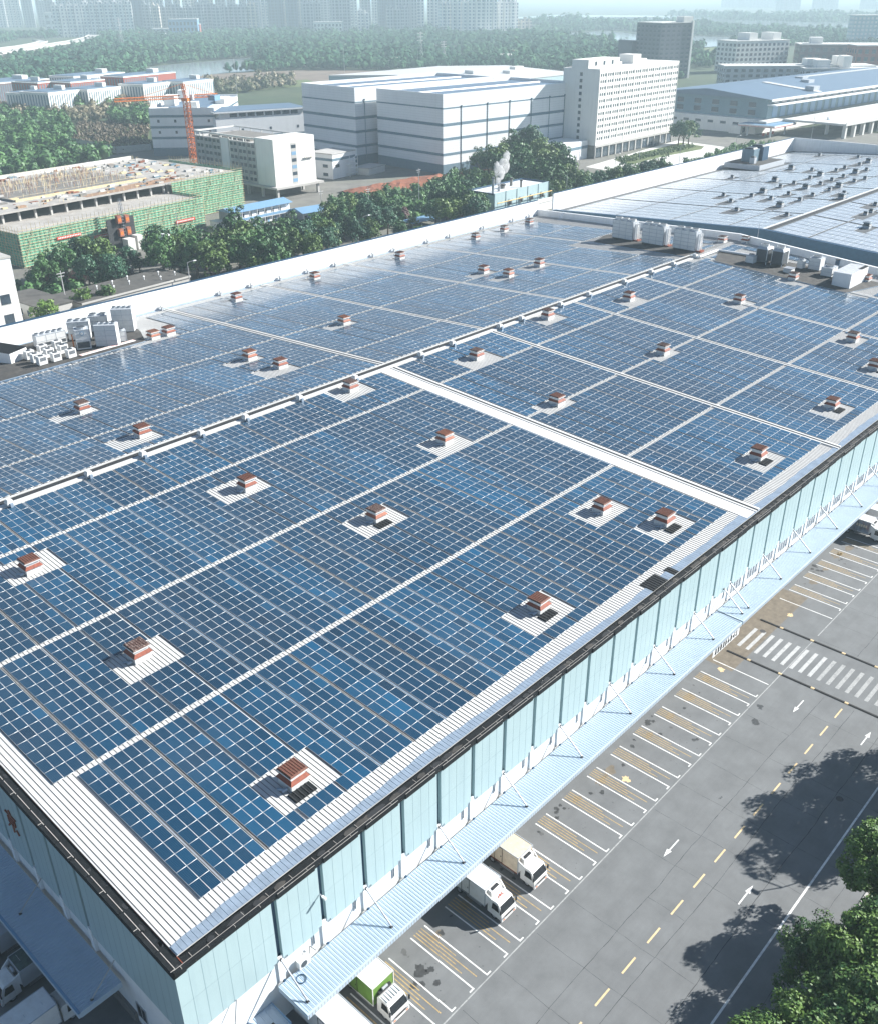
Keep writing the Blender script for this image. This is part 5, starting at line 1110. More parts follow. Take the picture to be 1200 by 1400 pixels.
# ---- dormitory block under renovation
t = rect('dormitory_block', 'seven-storey grey and white block with rows of open windows and a bare white gable', 'building', (241.5, 291.0), R(0)); w, d = 22.5, 56; h0, h = 4.8, 21.4
m = MB(); m.box(0, w, 0, d, h0, h, 'concrete'); m.box(-.12, w+.02, -.25, 12, h0, h+2.4, 'white_bldg'); m.box(-.2, 0, 30, 37, h0, h+.6, 'white_bldg')
for (x0, x1, y0, y1) in ((-.3, .3, 12, d), (w-.3, w+.2, 0, d), (0, w, d-.3, d+.3)): m.box(x0, x1, y0, y1, h+1.5, h+2.1, 'concrete_white')
for i in range(6): m.box(-.2, .2, 12+i*8-.2, 12+i*8+.2, h, h+1.5, 'concrete_white'); m.box(w-.2, w+.1, 12+i*8-.2, 12+i*8+.2, h, h+1.5, 'concrete_white')
m.box(2, w-2, 18, 48, h, h+.8, 'concrete_dark'); m.build('wall', t, False)
m = MB(); m.box(-2, w+2, -3, d, h0-.8, h0, 'concrete'); 
for i in range(6):
    for x in (-1, w-1): m.box(x, x+1, -2+i*10, -1+i*10, 0, h0-.8, 'concrete')
m.box(4, w-4, 6, d-4, 0, h0-.8, 'concrete_dark'); m.build('podium', t, False)
for i in range(8):
    m = MB(); y = 12+i*6.2; m.box(-.35, 0, y-.22, y+.22, h0, h+1.5, 'concrete'); m.build('pier', t, False)
L = []
for k in range(6):
    for i in range(7):
        for q in (.8, 3.5): L.append(('x', 0, 12+i*6.2+q, 12+i*6.2+q+1.9, h0+.9+k*2.75, h0+2.3+k*2.75))
L = [q for q in L if not 28.5 < q[2] < 37]
wins(t, L, cap=92)
M('scaffold_net_white', (.55, .6, .63), .8, var=.1, scale=1)
for k in range(6): m = MB(); m.box(9.5, 12.0, -.33, -.2, h0+.9+k*2.75, h0+2.3+k*2.75, 'win' if k % 2 else 'blue_sheet'); m.build('window', t, False)
m = MB(); m.box(9.2, 12.3, -.29, -.24, h0, h+.2, 'concrete'); m.build('gable_stripe', t, False)
g = thing('gondola', 'work platform hanging on the white gable of the dormitory block', 'work platform', (261.5, 290.6, 15.0), R(0)); m = MB(); m.box(-4.0, 1.2, -.8, 0, 0, .12, 'concrete'); m.box(-4, 1.2, -.8, -.75, 1.0, 1.08, 'yellow')
for j in range(6): m.box(-4+j, -3.94+j, -.8, -.74, 0, 1.05, 'yellow')
m.build('platform', g, False); m = MB(); m.tube((-3.5, -.2, 1), (-3.5, -.2, 8.5), .04, 'steel', n=4); m.tube((.8, -.2, 1), (.8, -.2, 8.5), .04, 'steel', n=4); m.build('cable', g, False)
# ---- long low banded warehouse behind
t = rect('banded_warehouse', 'long white banded warehouse with a blue roof strip behind the dormitory block', 'warehouse', (276.6, 439.6), R(-46)); 
w, d, h = 35, 78, 23.0; m = MB(); m.box(0, w, 0, d, 0, h, 'white_metal'); m.box(-.05, w+.05, -.05, d+.05, 0, 4.2, 'stripe'); m.build('wall', t, False)
for z in (8.6, 14, 19.5): m = MB(); m.box(-.07, w, -.07, d+.07, z, z+1.2, 'stripe'); m.build('wall_stripe', t, False)
m = MB(); m.box(8, w-6, 12, d-4, h, h+.4, 'blue_roof'); m.box(0, w, 0, .4, h, h+1.2, 'white_metal'); m.box(0, .4, 0, d, h, h+1.2, 'white_metal'); m.box(0, w, d-.4, d, h, h+1.2, 'white_metal'); m.build('roof', t, False)
m = MB(); m.box(18, 25, 6, 12, h, h+3.5, 'white_bldg'); m.build('roof_house', t, False)
for q in ((4, 10, 20, 30, 5.5), (3, 8, 60, 68, 5), (w-5, w+.3, 32, 50, 2.6)): m = MB(); m.box(q[0], q[1], q[2], q[3], h, h+q[4], 'white_bldg'); m.build('roof_house', t, False)
wins(t, [('y', 0, 4+9*i, 5.2+9*i, 11.4+5.6*k, 12.8+5.6*k) for k in range(2) for i in range(4)])
t = rect('banded_warehouse', 'lower white wing with a window strip under its blue roof, right of the banded warehouse', 'warehouse', (298.5, 410.5), R(-18)); w, d, h = 52, 26, 19.0; m = MB(); m.box(0, w, 0, d, 0, h, 'white_metal'); m.box(-.05, w+.05, -.05, d+.05, 8.5, 9.7, 'stripe'); m.box(-.05, w+.05, -.05, d+.05, 0, 4, 'stripe'); m.build('wall', t, False)
m = MB(); m.box(-1, w+1, -1, d, h+2.6, h+3.2, 'white_metal'); m.box(0, w, -.5, d-1, h+3.2, h+3.5, 'blue_roof'); m.box(2, w-1, 0, d-1, h, h+2.6, 'white_bldg'); m.build('roof', t, False)
wins(t, [('y', 0, 8+5*i, 12+5*i, h+.4, h+2.2) for i in range(8)]+[('y', 0, 14+16*i, 15.2+16*i, 12, 13.4) for i in range(3)])
t = rect('annex', 'small white annex with an outside steel stair at the foot of the left striped warehouse', 'annex', (290, 309), R(8)); m = MB(); m.box(0, 17, 0, 14, 0, 11, 'white_metal'); m.box(-.05, 17.05, -.05, 14.05, 8.0, 9.2, 'stripe'); m.box(-.3, 17.3, -.3, 14.3, 11, 11.4, 'concrete'); m.build('wall', t, False)
wins(t, [('x', 0, 3, 6, 5, 6.4), ('x', 0, 3, 6, 1.2, 2.6), ('y', 0, 2, 5, 5, 6.4)])
m = MB()
for k in range(4): m.box(10, 16, -2.2, -.2, 1.4+k*2.0, 1.5+k*2.0, 'white_metal'); m.tube((10 if k % 2 else 16, -2, 1.4+k*2), (16 if k % 2 else 10, -2, 3.4+k*2), .15, 'white_metal', n=5)
for x in (10, 16): m.tube((x, -2.1, 0), (x, -2.1, 9.4), .12, 'white_metal', n=5)
m.build('outside_stair', t, False)
t = rect('flat_shed', 'low cream flat-roofed shed beyond the red earth mound', 'shed', G(440, 232), R(12)); m = MB(); m.box(0, 28, 0, 24, 0, 4, 'concrete_white'); m.box(-.3, 28.3, -.3, 24.3, 4, 4.4, 'concrete'); m.box(1, 27, 1, 23, 4.4, 4.45, 'concrete'); m.build('wall', t, False)
t = rect('flat_shed', 'smaller cream flat-roofed shed, right of its bigger neighbour', 'shed', G(505, 240), R(12)); m = MB(); m.box(0, 14, 0, 9, 0, 3, 'concrete_white'); m.box(-.3, 14.3, -.3, 9.3, 3, 3.3, 'concrete'); m.build('wall', t, False)
# ---- big white hall behind the striped warehouses
t = rect('white_hall', 'broad white-roofed hall behind the striped warehouses', 'warehouse', (600, 488), R(2)); w, d, h = 150, 165, 14
m = MB(); m.box(0, w, 0, d, 0, h, 'white_bldg'); m.box(-.1, w+.1, -.1, d+.1, 8, 13.4, 'teal'); m.build('wall', t, False)
m = MB(); m.hexa([(-.5, -.5, h), (w+.5, -.5, h), (w+.5, d+.5, h), (-.5, d+.5, h), (-.5, d/2-1, h+3.5), (w+.5, d/2-1, h+3.5), (w+.5, d/2+1, h+3.5), (-.5, d/2+1, h+3.5)], 'roof_white'); m.build('roof', t, False)
for q in ((60, 75, .3, .36, 5), (90, 100, .2, .25, 4), (120, 132, .3, .34, 5)): m = MB(); m.box(q[0], q[1], d*q[2], d*q[3], h+1, h+q[4], 'white_bldg'); m.build('roof_house', t, False)
t = rect('white_office', 'white office strip with square windows right behind the striped warehouse', 'office', (560, 400), R(3)); m = MB(); m.box(0, 30, 0, 60, 0, 20, 'white_bldg'); m.box(-.2, 30.2, -.2, 60.2, 20, 20.8, 'concrete_white'); m.box(5, 12, 10, 18, 20.8, 24, 'white_bldg'); m.box(5, 12, 30, 40, 20.8, 23, 'white_bldg'); m.build('wall', t, False)
wins(t, [('x', 0, 3+6*i, 6+6*i, 3+4.4*k, 6+4.4*k) for k in range(4) for i in range(9)]); 
# ---- the building site
A0 = R(6); t = rect('building_under_construction', 'concrete frame building wrapped in green safety net, its roof deck still bare', 'building site', (112, 259), A0)
M('net', (.13, .35, .23), .9, var=.5, scale=.9, dirt=.9, dscale=.25, dcol=(.33, .39, .31))
M('wood_ply', (.30, .19, .12), .8, var=.2, scale=1)
M('bamboo', (.56, .47, .28), .8, var=.25, scale=1)
W_, Dp = 76, 80
for k, z in enumerate((3.4, 7.0, 10.4)): m = MB(); m.box(0.6, W_-.6, .8, Dp-1, z-.35, z, 'deck_conc'); m.build('floor_slab', t, False)
m = MB(); m.box(-4, W_+34, 18, Dp, 13.7, 14.2, 'deck_conc'); m.build('floor_slab', t, False)
m = MB(); m.box(W_, W_+34, 20, 62, 6.6, 7.0, 'concrete_white'); m.build('floor_slab', t, False)
for i in range(13):
    for y in (2, 19.5):
        m = MB(); m.box(.8+i*6.1, 1.5+i*6.1, y, y+.7, 0, 10.1 if y < 5 else 13.7, 'concrete'); m.build('column', t, False)
for i in range(6): m = MB(); m.box(W_+1+i*6, W_+1.7+i*6, 21, 21.7, 0, 13.7, 'concrete'); m.build('column', t, False)
def net(x0, y0, x1, y1, z0, z1, seed):
    """one scaffold bay face: patched green netting behind poles"""
    rnd = random.Random(seed); L = math.hypot(x1-x0, y1-y0); ux, uy = (x1-x0)/L, (y1-y0)/L; nx, ny = uy, -ux
    m = MB()
    def P(s, z, o=0): return (x0+ux*s+nx*o, y0+uy*s+ny*o, z)
    s = 0
    while s < L:
        e = min(L, s+rnd.choice((8.0, 11.2, 14.4)))
        z = z0
        while z < z1-.2:
            f = min(z1, z+1.75); o = rnd.uniform(-.05, .15)
            if rnd.random() < .97: k = len(m.v); m.v += [P(s, z+.04, o), P(e, z+.04, o), P(e, f-.10, o), P(s, f-.10, o), P(s, z+.04, o-.04), P(e, z+.04, o-.04), P(e, f-.1, o-.04), P(s, f-.1, o-.04)]; m.f += [(k, k+1, k+2, k+3), (k+7, k+6, k+5, k+4), (k, k+4, k+5, k+1), (k+3, k+2, k+6, k+7)]; m.mi += [m.mat('net')]*4
            z = f
        s = e
    m.build('safety_net', t, False)
    m = MB(); z = z0
    while z <= z1+.9: m.tube(P(-.4, z, .3), P(L+.4, z, .3), .09, 'bamboo', n=4); m.tube(P(-.3, z+.9, .3), P(L+.3, z+.9, .3), .06, 'bamboo', n=4); z += 1.75
    m.build('ledger_pole', t, False)
    m = MB(); s = 0
    while s <= L: m.tube(P(s, z0-.3, .34), P(s, z1+1.4+rnd.uniform(0, 1.0), .34), .075, 'bamboo', n=4); s += 1.6
    m.build('standard_pole', t, False)
    m = MB(); s = 0
    while s+5 < L: m.tube(P(s, z0, .4), P(s+5, z1, .4), .09, 'bamboo', n=4); s += 7
    if m.v: m.build('brace_pole', t, False)
net(0, 0, 33, 0, 0.3, 11.2, 1); net(33, 0, W_, 0, 0.3, 11.2, 2); net(W_, 0, W_, 17, .3, 11.4, 3); net(W_, 17, W_+36, 17, .3, 14.6, 4); net(W_+36, 17, W_+36, 62, .3, 14.8, 5); net(0, Dp-20, 0, 0, .3, 11.0, 6); net(-4.5, Dp, -4.5, 18, 8, 14, 7)
m = MB(); rr = random.Random(12)
m.box(0, W_, .8, 16, 10.4, 10.46, 'deck_conc')
for k in range(420):
    x = rr.uniform(-2, W_+30); y = rr.uniform(20, Dp-2)
    if 22 < x < 74 and 34 < y < 70: continue
    s = rr.uniform(.3, 1.6); mm = rr.choice(['bamboo', 'concrete', 'soil', 'concrete_dark', 'concrete_white', 'stripe', 'concrete', 'wood_ply']); m.box(x, x+s*2, y, y+s, 14.2, 14.2+rr.uniform(.1, .8), mm)
m.box(W_-20, W_+10, 20, 28, 14.2, 14.26, 'wood_ply'); m.box(40, W_-18, 19, 24, 14.2, 14.24, 'wood_ply'); tag(m.build('site_clutter', t, False), kind='stuff')
m = MB(); m.box(20, 76, 32, 72, 14.2, 14.24, 'concrete_dark'); m.box(19.5, 20, 32, 72, 14.2, 14.9, 'concrete_dark'); m.box(20, 76, 31.5, 32, 14.2, 15, 'bamboo'); m.build('stair_well', t, False)
m = MB()
for k in range(900):
    x = rr.uniform(21, W_-1); y = 34+38*rr.random()**.6; z = rr.uniform(1.0, 2.6); m.tube((x, y, 14.2), (x+rr.uniform(-.1, .1), y, 14.2+z), .075, rr.choice(['wood_ply', 'rust', 'concrete_dark', 'bamboo', 'concrete']), n=3)
for k in range(120): x = rr.uniform(-3, W_+33); y = rr.choice((19, Dp-1.2, Dp-.8)); m.tube((x, y, 14.2), (x, y, 14.2+rr.uniform(.8, 1.8)), .045, 'bamboo', n=3)
for y in (33, 45, 58, Dp-1): m.tube((21, y, 15.6), (W_, y, 15.6), .05, 'bamboo', n=4)
tag(m.build('rebar', t, False), kind='stuff')
m = MB(); m.box(-4, W_+30, Dp-.4, Dp, 14.2, 15.6, 'concrete_white'); m.build('upstand', t, False)
for (x0, z, L) in ((13, 6.6, 9.2), (33.0, 7.2, 9.2), (27, 4.4, 9.0), (62, 3.6, 9.0)):
    m = MB(); m.box(x0, x0+L, -.62, -.5, z, z+1.0, 'red_paint'); x = x0+.5
    while x < x0+L-.5: m.box(x, x+.38, -.65, -.62, z+.28, z+.72, 'truck_white'); x += .62
    m.build('banner', t, False)
t2 = thing('construction_hoist', 'red twin-cage hoist running up the green netted front', 'hoist', (148.4, 257.8, 0), A0)
m = MB()
for x in (-.4, .4):
    for y in (-.4, .4): m.tube((x, y, 0), (x, y, 17), .07, 'steel', n=4)
for j in range(17): m.box(-.45, .45, -.45, .45, j*1.0, j*1.0+.06, 'steel'); m.tube((-.4, -.4, j), (.4, -.4, j+1), .04, 'steel', n=3)
m.build('mast', t2, False)
for x, z in ((-2.2, 9.0), (2.2, 8.8), (-2.0, 4.6), (2.3, 4.7)): x *= .72; m = MB(); m.box(x-.8, x+.8, -.7, .7, z, z+2.5, 'rust_skirt_b'); m.box(x-.55, x+.55, -.75, -.7, z+.6, z+1.6, 'orange'); m.build('cage', t2, False)
m = MB(); m.box(-2, 1, -4, -1, 0, 4.0, 'concrete_white'); m.box(2, 4.2, -4, -1, 0, 4.6, 'concrete_white'); m.build('base_enclosure', t2, False)
m = MB(); m.box(-6, 5, .6, 1.0, 0, 10.5, 'dark'); m.build('landing_shade', t2, False)
# ---- tower crane
t = thing('tower_crane', 'orange lattice tower crane rising behind the building site', 'crane', (276, 402, 0), R(20))
def lattice(m, a, b, s, step, mat, th=.22):
    a = np.array(a, float); b = np.array(b, float); d = b-a; L = np.linalg.norm(d); d /= L; x = np.cross(d, (0, 0, 1)) if abs(d[2]) < .9 else np.array([1., 0, 0]); x /= np.linalg.norm(x); y = np.cross(d, x); K = [(-s, -s), (s, -s), (s, s), (-s, s)]
    for i, j in K: m.tube(a+x*i+y*j, b+x*i+y*j, th, mat, n=4)
    n = max(1, int(L/step))
    for k in range(n):
        p, q = a+d*L*k/n, a+d*L*(k+1)/n
        for (i, j), (i2, j2) in zip(K, K[1:]+K[:1]): m.tube(p+x*i+y*j, q+x*i2+y*j2, th*.6, mat, n=3); m.tube(q+x*i+y*j, q+x*i2+y*j2, th*.55, mat, n=3)
m = MB(); lattice(m, (0, 0, 0), (0, 0, 30), 1.25, 2.4, 'orange', .26); m.build('mast', t, False)
m = MB(); m.box(-1.8, 1.8, -1.8, 1.8, 30, 31.4, 'orange'); m.box(1.2, 3.2, -3.2, -1.2, 30.5, 33, 'white_metal'); m.build('cab', t, False)
m = MB(); lattice(m, (0, 0, 31.4), (-1, .5, 38), .7, 2, 'orange', .2); m.build('tower_head', t, False)
m = MB(); lattice(m, (-2, 2, 32), (-28, 22, 32), .7, 2.4, 'orange', .17); m.tube((-1, .5, 38), (-18, 14, 33), .1, 'orange', n=4); m.build('jib', t, False)
m = MB(); lattice(m, (2, -2, 32), (13, -10, 32), .7, 2.4, 'orange', .17); m.box(9, 14, -11, -7, 29.6, 32, 'blue_sheet'); m.tube((-1, .5, 38), (12, -9.5, 32.6), .1, 'orange', n=4); m.build('counter_jib', t, False)
# ---- site cabins
def cabin(label, corner, ang, w, d, h, rows_):
    t = rect('site_cabin', label, 'site cabin', corner, ang); m = MB(); m.box(0, w, 0, d, 0, h, 'white_metal')
    for i in range(int(w/1.8)): m.box(i*1.8, i*1.8+.05, -.02, d+.02, 0, h, 'stripe_pale')
    m.build('wall', t, False)
    m = MB(); m.hexa([(-.8, -1.4, h), (w+.8, -1.4, h), (w+.8, d+.8, h), (-.8, d+.8, h), (-.8, d/2-.1, h+1.3), (w+.8, d/2-.1, h+1.3), (w+.8, d/2+.1, h+1.3), (-.8, d/2+.1, h+1.3)], 'blue_sheet'); m.build('roof', t, False)
    L = []
    for k in range(rows_):
        for i in range(int(w/3.6)): L.append(('y', 0, i*3.6+.7, i*3.6+1.9, 1.0+k*2.9, 2.3+k*2.9)); 
    wins(t, L)
    for i in range(int(w/3.6)): m = MB(); m.box(i*3.6+2.2, i*3.6+3.1, -.05, .05, 0, 2.1, 'blue_sheet'); m.build('door', t, False)
    if rows_ > 1:
        m = MB(); m.box(0, w, -1.3, 0, 2.75, 2.9, 'white_metal'); m.box(0, w, -1.34, -1.28, 3.0, 3.9, 'blue_sheet'); 
        for i in range(int(w/3.6)+1): m.box(i*3.6, i*3.6+.15, -1.3, -1.15, 0, h, 'white_metal')
        m.build('balcony', t, False)
cabin('two-storey white site cabin with a long blue roof, right of the green netting', (191, 254), R(2), 28, 8, 6.2, 2)
cabin('single-storey white site cabin with a pale blue roof, right of the two-storey one', (217.5, 245.5), R(-8), 10, 9, 3.4, 1)
m = MB(); m.box(186.4, 190.2, 257, 262, 0, 3, 'white_metal'); m.box(186.2, 190.4, 256.8, 262.2, 3, 3.2, 'roof_white'); tag(m.build('site_container'), 'plain white container cabin at the left end of the two-storey site cabin', 'container')
x, y = G(228, 340, 5); t = thing('silo', 'white cement silo before the green netting', 'silo', (x, y, 0)); m = MB(); m.tube((0, 0, 3), (0, 0, 9), 1.9, 'white_metal', n=16); m.tube((0, 0, 9), (0, 0, 9.7), 1.9, 'white_metal', 1.2, 16); m.tube((0, 0, 3), (0, 0, 1.2), 1.9, 'white_metal', .4, 16); m.build('tank', t, False); m = MB(); [m.tube((i, j, 0), (i, j, 3.2), .15, 'steel', n=5) for i in (-1.3, 1.3) for j in (-1.3, 1.3)]; m.build('support', t, False)
# ---- boiler house
t = thing('boiler_house', 'pale green boiler house with rooftop stacks behind the corner of the back parapet', 'boiler house', (271.5, 195.5, 0), R(1))
w, d, h = 36, 13.5, 8.4; m = MB(); m.box(0, w, 0, d, 0, h, 'teal'); m.box(.3, w-.3, .3, d-.3, h, h+.05, 'white_metal')
for (a, b, c, e) in ((0, w, 0, .2), (0, w, d-.2, d), (0, .2, .2, d-.2), (w-.2, w, .2, d-.2)): m.box(a, b, c, e, h, h+.7, 'teal' if c == 0 else 'navy')
m.build('wall', t, False)
for i in range(6): m = MB(); x = i*7.1+.1; m.box(x, x+.3, -.12, 0, 0, h+.7, 'stripe'); m.build('pilaster', t, False)
for i in range(4): m = MB(); x = 9+i*7.1; m.box(x, x+1.6, -.5, 0, 3.6, 5.2, 'dark'); m.frus(x+.8, -.3, 5.2, 5.8, .9, .4, .7, .1, 'stripe'); m.build('fan_hood', t, False)
for i, (x, y, hh, r0) in enumerate(((3, 3, 6.2, .55), (8, 4, 2.8, .6), (14, 7, 1.8, 1.1), (21, 8, 3.2, .6), (21, 3, 3, .5))): m = MB(); m.tube((x, y, h), (x, y, h+hh), r0, 'steel' if i in (0, 1) else 'concrete_dark', r0*.85, 10); m.tube((x, y, h+hh-.5), (x, y, h+hh-.2), r0*1.25, 'dark', n=10); m.build('stack', t, False)
m = MB(); m.tube((0, -1.6, 5.6), (36, -1.6, 5.6), .18, 'yellow', n=6)
for i in range(16): m.tube((i*2.4, -1.6, 0), (i*2.4, -1.6, 6.4), .06, 'wall_white', n=4)
m.build('gas_pipe', t, False)
m = MB(); m.box(282, 309, 189.5, 193.5, 0, 3.2, 'wall_white'); m.box(281.8, 309.2, 189.3, 193.7, 3.2, 3.5, 'concrete_white'); tag(m.build('boundary_shed'), 'low white lean-to running in front of the boiler house', 'shed')
sm = bpy.data.materials.new('steam'); sm.use_nodes = True; tn = sm.node_tree; tn.nodes.remove(tn.nodes['Principled BSDF'])
pv_ = tn.nodes.new('ShaderNodeVolumePrincipled'); pv_.inputs['Color'].default_value = (.97, .97, .97, 1); ns = tn.nodes.new('ShaderNodeTexNoise'); ns.inputs['Scale'].default_value = .55; ns.inputs['Detail'].default_value = 4
gp = tn.nodes.new('ShaderNodeNewGeometry'); tn.links.new(gp.outputs['Position'], ns.inputs['Vector']); mr = tn.nodes.new('ShaderNodeMapRange'); mr.inputs[1].default_value = .38; mr.inputs[2].default_value = .68; mr.inputs[4].default_value = 1.3
tn.links.new(ns.outputs[0], mr.inputs[0]); tn.links.new(mr.outputs[0], pv_.inputs['Density']); tn.links.new(pv_.outputs[0], tn.nodes['Material Output'].inputs['Volume']); MATS['steam'] = sm
V = []; F = []
for (x, y, z, a, b) in ((277.8, 198.8, 12.5, 1.2, 2.2), (279, 199, 15.6, 2.2, 3.0), (281.6, 199.2, 17.8, 2.4, 3.2), (277.4, 199.4, 17.6, 1.3, 2.6), (283.5, 199.6, 21, 1.5, 2.4)):
    k = sum(len(q) for q in V); V.append(np.array([x, y, z])+IV*np.array([a, a, b])); F.append(IF+k)
o = np_mesh('steam', np.concatenate(V), np.concatenate(F), ['steam']); tag(o, 'white steam drifting up from the boiler house stacks', 'steam', None, 'stuff')
# ---- grey sheds behind the back parapet
t = thing('grey_shed', 'weathered grey flat-roofed shed behind the left end of the back parapet', 'shed', (86, 196, 0), R(4)); m = MB(); m.box(0, 9, 0, 20, 0, 4.6, 'concrete'); m.box(-.3, 9.3, -.3, 20.3, 4.6, 4.9, 'shed_roof'); m.build('wall', t, False); wins(t, [('x', 0, 2+4*i, 3.6+4*i, 1.4, 3) for i in range(4)]+[('y', 0, 3, 5, 1, 3)])
t = thing('grey_shed', 'long dark flat-roofed shed with small roof pipes behind the back parapet', 'shed', (96.5, 194, 0), R(4)); m = MB(); m.box(0, 36, 0, 14, 0, 4.0, 'concrete'); m.box(-.3, 36.3, -.3, 14.3, 4, 4.3, 'shed_roof'); m.box(-.3, 36.3, -.4, -.2, 3.9, 4.4, 'concrete'); m.build('wall', t, False)
for i in range(12): m = MB(); x = 2+i*2.9; y = 3+(i*5) % 9; m.tube((x, y, 4.3), (x, y, 5.2), .14, 'white_metal', n=6); m.frus(x, y, 5.2, 5.5, .25, .25, .1, .1, 'white_metal'); m.build('roof_pipe', t, False)
wins(t, [('y', 0, 3+5*i, 5+5*i, 1.2, 2.8) for i in range(6)])
t = thing('grey_shed', 'narrow dark-roofed shed among the trees right of the long dark one', 'shed', (*G(500, 352, 4), 0), R(6)); m = MB(); m.box(0, 40, 0, 8, 0, 3.6, 'concrete'); m.box(-.3, 40.3, -.3, 8.3, 3.6, 3.9, 'shed_roof'); m.build('wall', t, False)
m = MB(); P = G(565, 302, 3.5); m.box(P[0], P[0]+16, P[1], P[1]+7, 2.4, 2.6, 'blue_sheet'); [m.tube((P[0]+i*5, P[1]+.3, 0), (P[0]+i*5, P[1]+.3, 2.4), .1, 'steel', n=5) for i in range(4)]; [m.tube((P[0]+i*5, P[1]+6.7, 0), (P[0]+i*5, P[1]+6.7, 2.4), .1, 'steel', n=5) for i in range(4)]; tag(m.build('carport'), 'pale blue carport between the trees left of the boiler house', 'carport')
t = thing('corner_building', 'white building cut by the left photo edge, just behind the parapet', 'building', (62.5, 190, 0), R(0)); m = MB(); m.box(0, 15.5, 0, 30, 0, 20.5, 'white_bldg'); m.box(-.2, 15.7, -.2, 30.2, 20.5, 21, 'concrete'); m.box(-.05, 15.55, -.05, 30.05, 14, 20.5, 'white_metal'); m.build('wall', t, False); wins(t, [('y', 0, 2+4.5*i, 4.5+4.5*i, 9.5, 12) for i in range(3)]+[('y', 0, 2+4.5*i, 4.5+4.5*i, 4.5, 7) for i in range(3)])
m = MB(); m.hexa([(79, 203, 2.2), (84, 203, 2.2), (84, 214, 2.6), (79, 214, 2.6), (79, 203, 2.3), (84, 203, 2.3), (84, 214, 2.7), (79, 214, 2.7)], 'blue_sheet'); m.tube((79.3, 203.3, 0), (79.3, 203.3, 2.3), .1, 'steel', n=5); m.tube((83.7, 203.3, 0), (83.7, 203.3, 2.3), .1, 'steel', n=5); tag(m.build('shed_awning'), 'blue awning between the white corner building and the grey shed', 'awning')
# ---- poles, vans
def pole(u, v, h, label, lamp=False, cross=False):
    x, y = G(u, v); t = thing('utility_pole' if not lamp else 'street_lamp', label, 'pole' if not lamp else 'street lamp', (x, y, 0)); m = MB(); m.tube((0, 0, 0), (0, 0, h), .17, 'pole', .1, 6); m.build('shaft', t, False)
    if lamp: m = MB(); m.tube((0, 0, h), (1.6, -.8, h+.5), .07, 'pole', n=5); m.frus(1.9, -.95, h+.35, h+.55, .5, .25, .4, .2, 'white_metal'); m.build('lamp_head', t, False)
    if cross: m = MB(); m.box(-1.2, 1.2, -.08, .08, h-.8, h-.65, 'pole'); m.box(-.9, .9, -.08, .08, h-1.6, h-1.48, 'pole'); m.build('crossarm', t, False)
pole(281/1, 0+268, 1, 'x') if False else None
pole(93, 424, 11, 'grey pole beside the grey shed, just above the back parapet', False, True)
pole(262, 401, 9, 'white lamp post above the back parapet, left of the centre', True); pole(400, 350, 9, 'white lamp post among the trees above the back parapet', True); pole(498, 330, 8.5, 'white lamp post between the sheds and the red mound', True)
pole(246, 330, 10, 'pole'+' standing before the green netting', False, False); pole(442, 312, 14, 'tall utility pole right of the pale blue site cabin', False, True); pole(505, 300, 12, 'utility pole left of the red earth mound', False, True); pole(573, 282, 15, 'tall utility pole before the red earth mound', False, True)
pole(785, 258, 15, 'left utility pole of the close pair before the white tower', False, True); pole(789, 254, 15, 'right utility pole of the close pair before the white tower', False, True); pole(773, 272, 10, 'short pole by the end of the boiler house', False, False)
pole(839, 238, 9, 'lamp post at the edge of the tower forecourt', True); pole(927, 228, 10, 'lamp post beside the shrubs beyond the second parapet', True); pole(873, 218, 9, 'lamp post on the lawn in front of the white tower', True); pole(1003, 214, 10, 'lamp post on the road left of the fuel station', True); pole(1108, 190, 14, 'tall post right of the fuel station', False, True)
pole(325, 131, 30, 'very tall white mast on the field behind the banded warehouse', False); pole(472, 113, 34, 'very tall white pole with an arm above the left striped warehouse', True)
for u, v, c, lab in ((436, 290, 'white_metal', 'small white van by the pale blue cabin'), (452, 288, 'white_metal', 'white minibus parked near the tall utility pole')):
    x, y = G(u, v); t = thing('parked_van', lab, 'van', (x, y, 0), R(10)); m = MB(); m.hexa([(0, 0, .35), (4.8, 0, .35), (4.8, 1.8, .35), (0, 1.8, .35), (.2, .1, 2), (4.0, .1, 2), (4.0, 1.7, 2), (.2, 1.7, 2)], c); m.build('body', t, False); m = MB(); m.box(.6, 3.6, -.03, .05, 1.2, 1.75, 'glass_dark'); m.build('side_window', t, False)
    for a in (.9, 3.8):
        for b in (0, 1.6): m = MB(); m.tube((a, b, .33), (a, b+.2, .33), .33, 'tyre', n=10); m.build('wheel', t, False)
def cars(L, group, fmt):
    pr = None
    for i, (u, v, c) in enumerate(L):
        x, y = G(u, v); t = thing('parked_car', fmt % ORD[i], 'car', (x, y, 0), R(25+7*i), group); m = MB(); m.box(0, 4.4, 0, 1.75, .3, .95, c); m.frus(2.1, .87, .95, 1.5, 1.5, .85, 1.0, .75, c); m.build('body', t, False); m = MB(); m.frus(2.1, .87, 1.0, 1.4, 1.5, .87, 1.1, .78, 'glass_dark'); m.build('windows', t, False)
cars([(892, 228, 'white_metal'), (900, 226, 'dark'), (908, 223, 'white_metal'), (416, 326, 'white_metal'), (424, 322, 'stripe')], 'small cars seen between the trees', 'small parked car glimpsed between the trees, %s counted from the tower side')
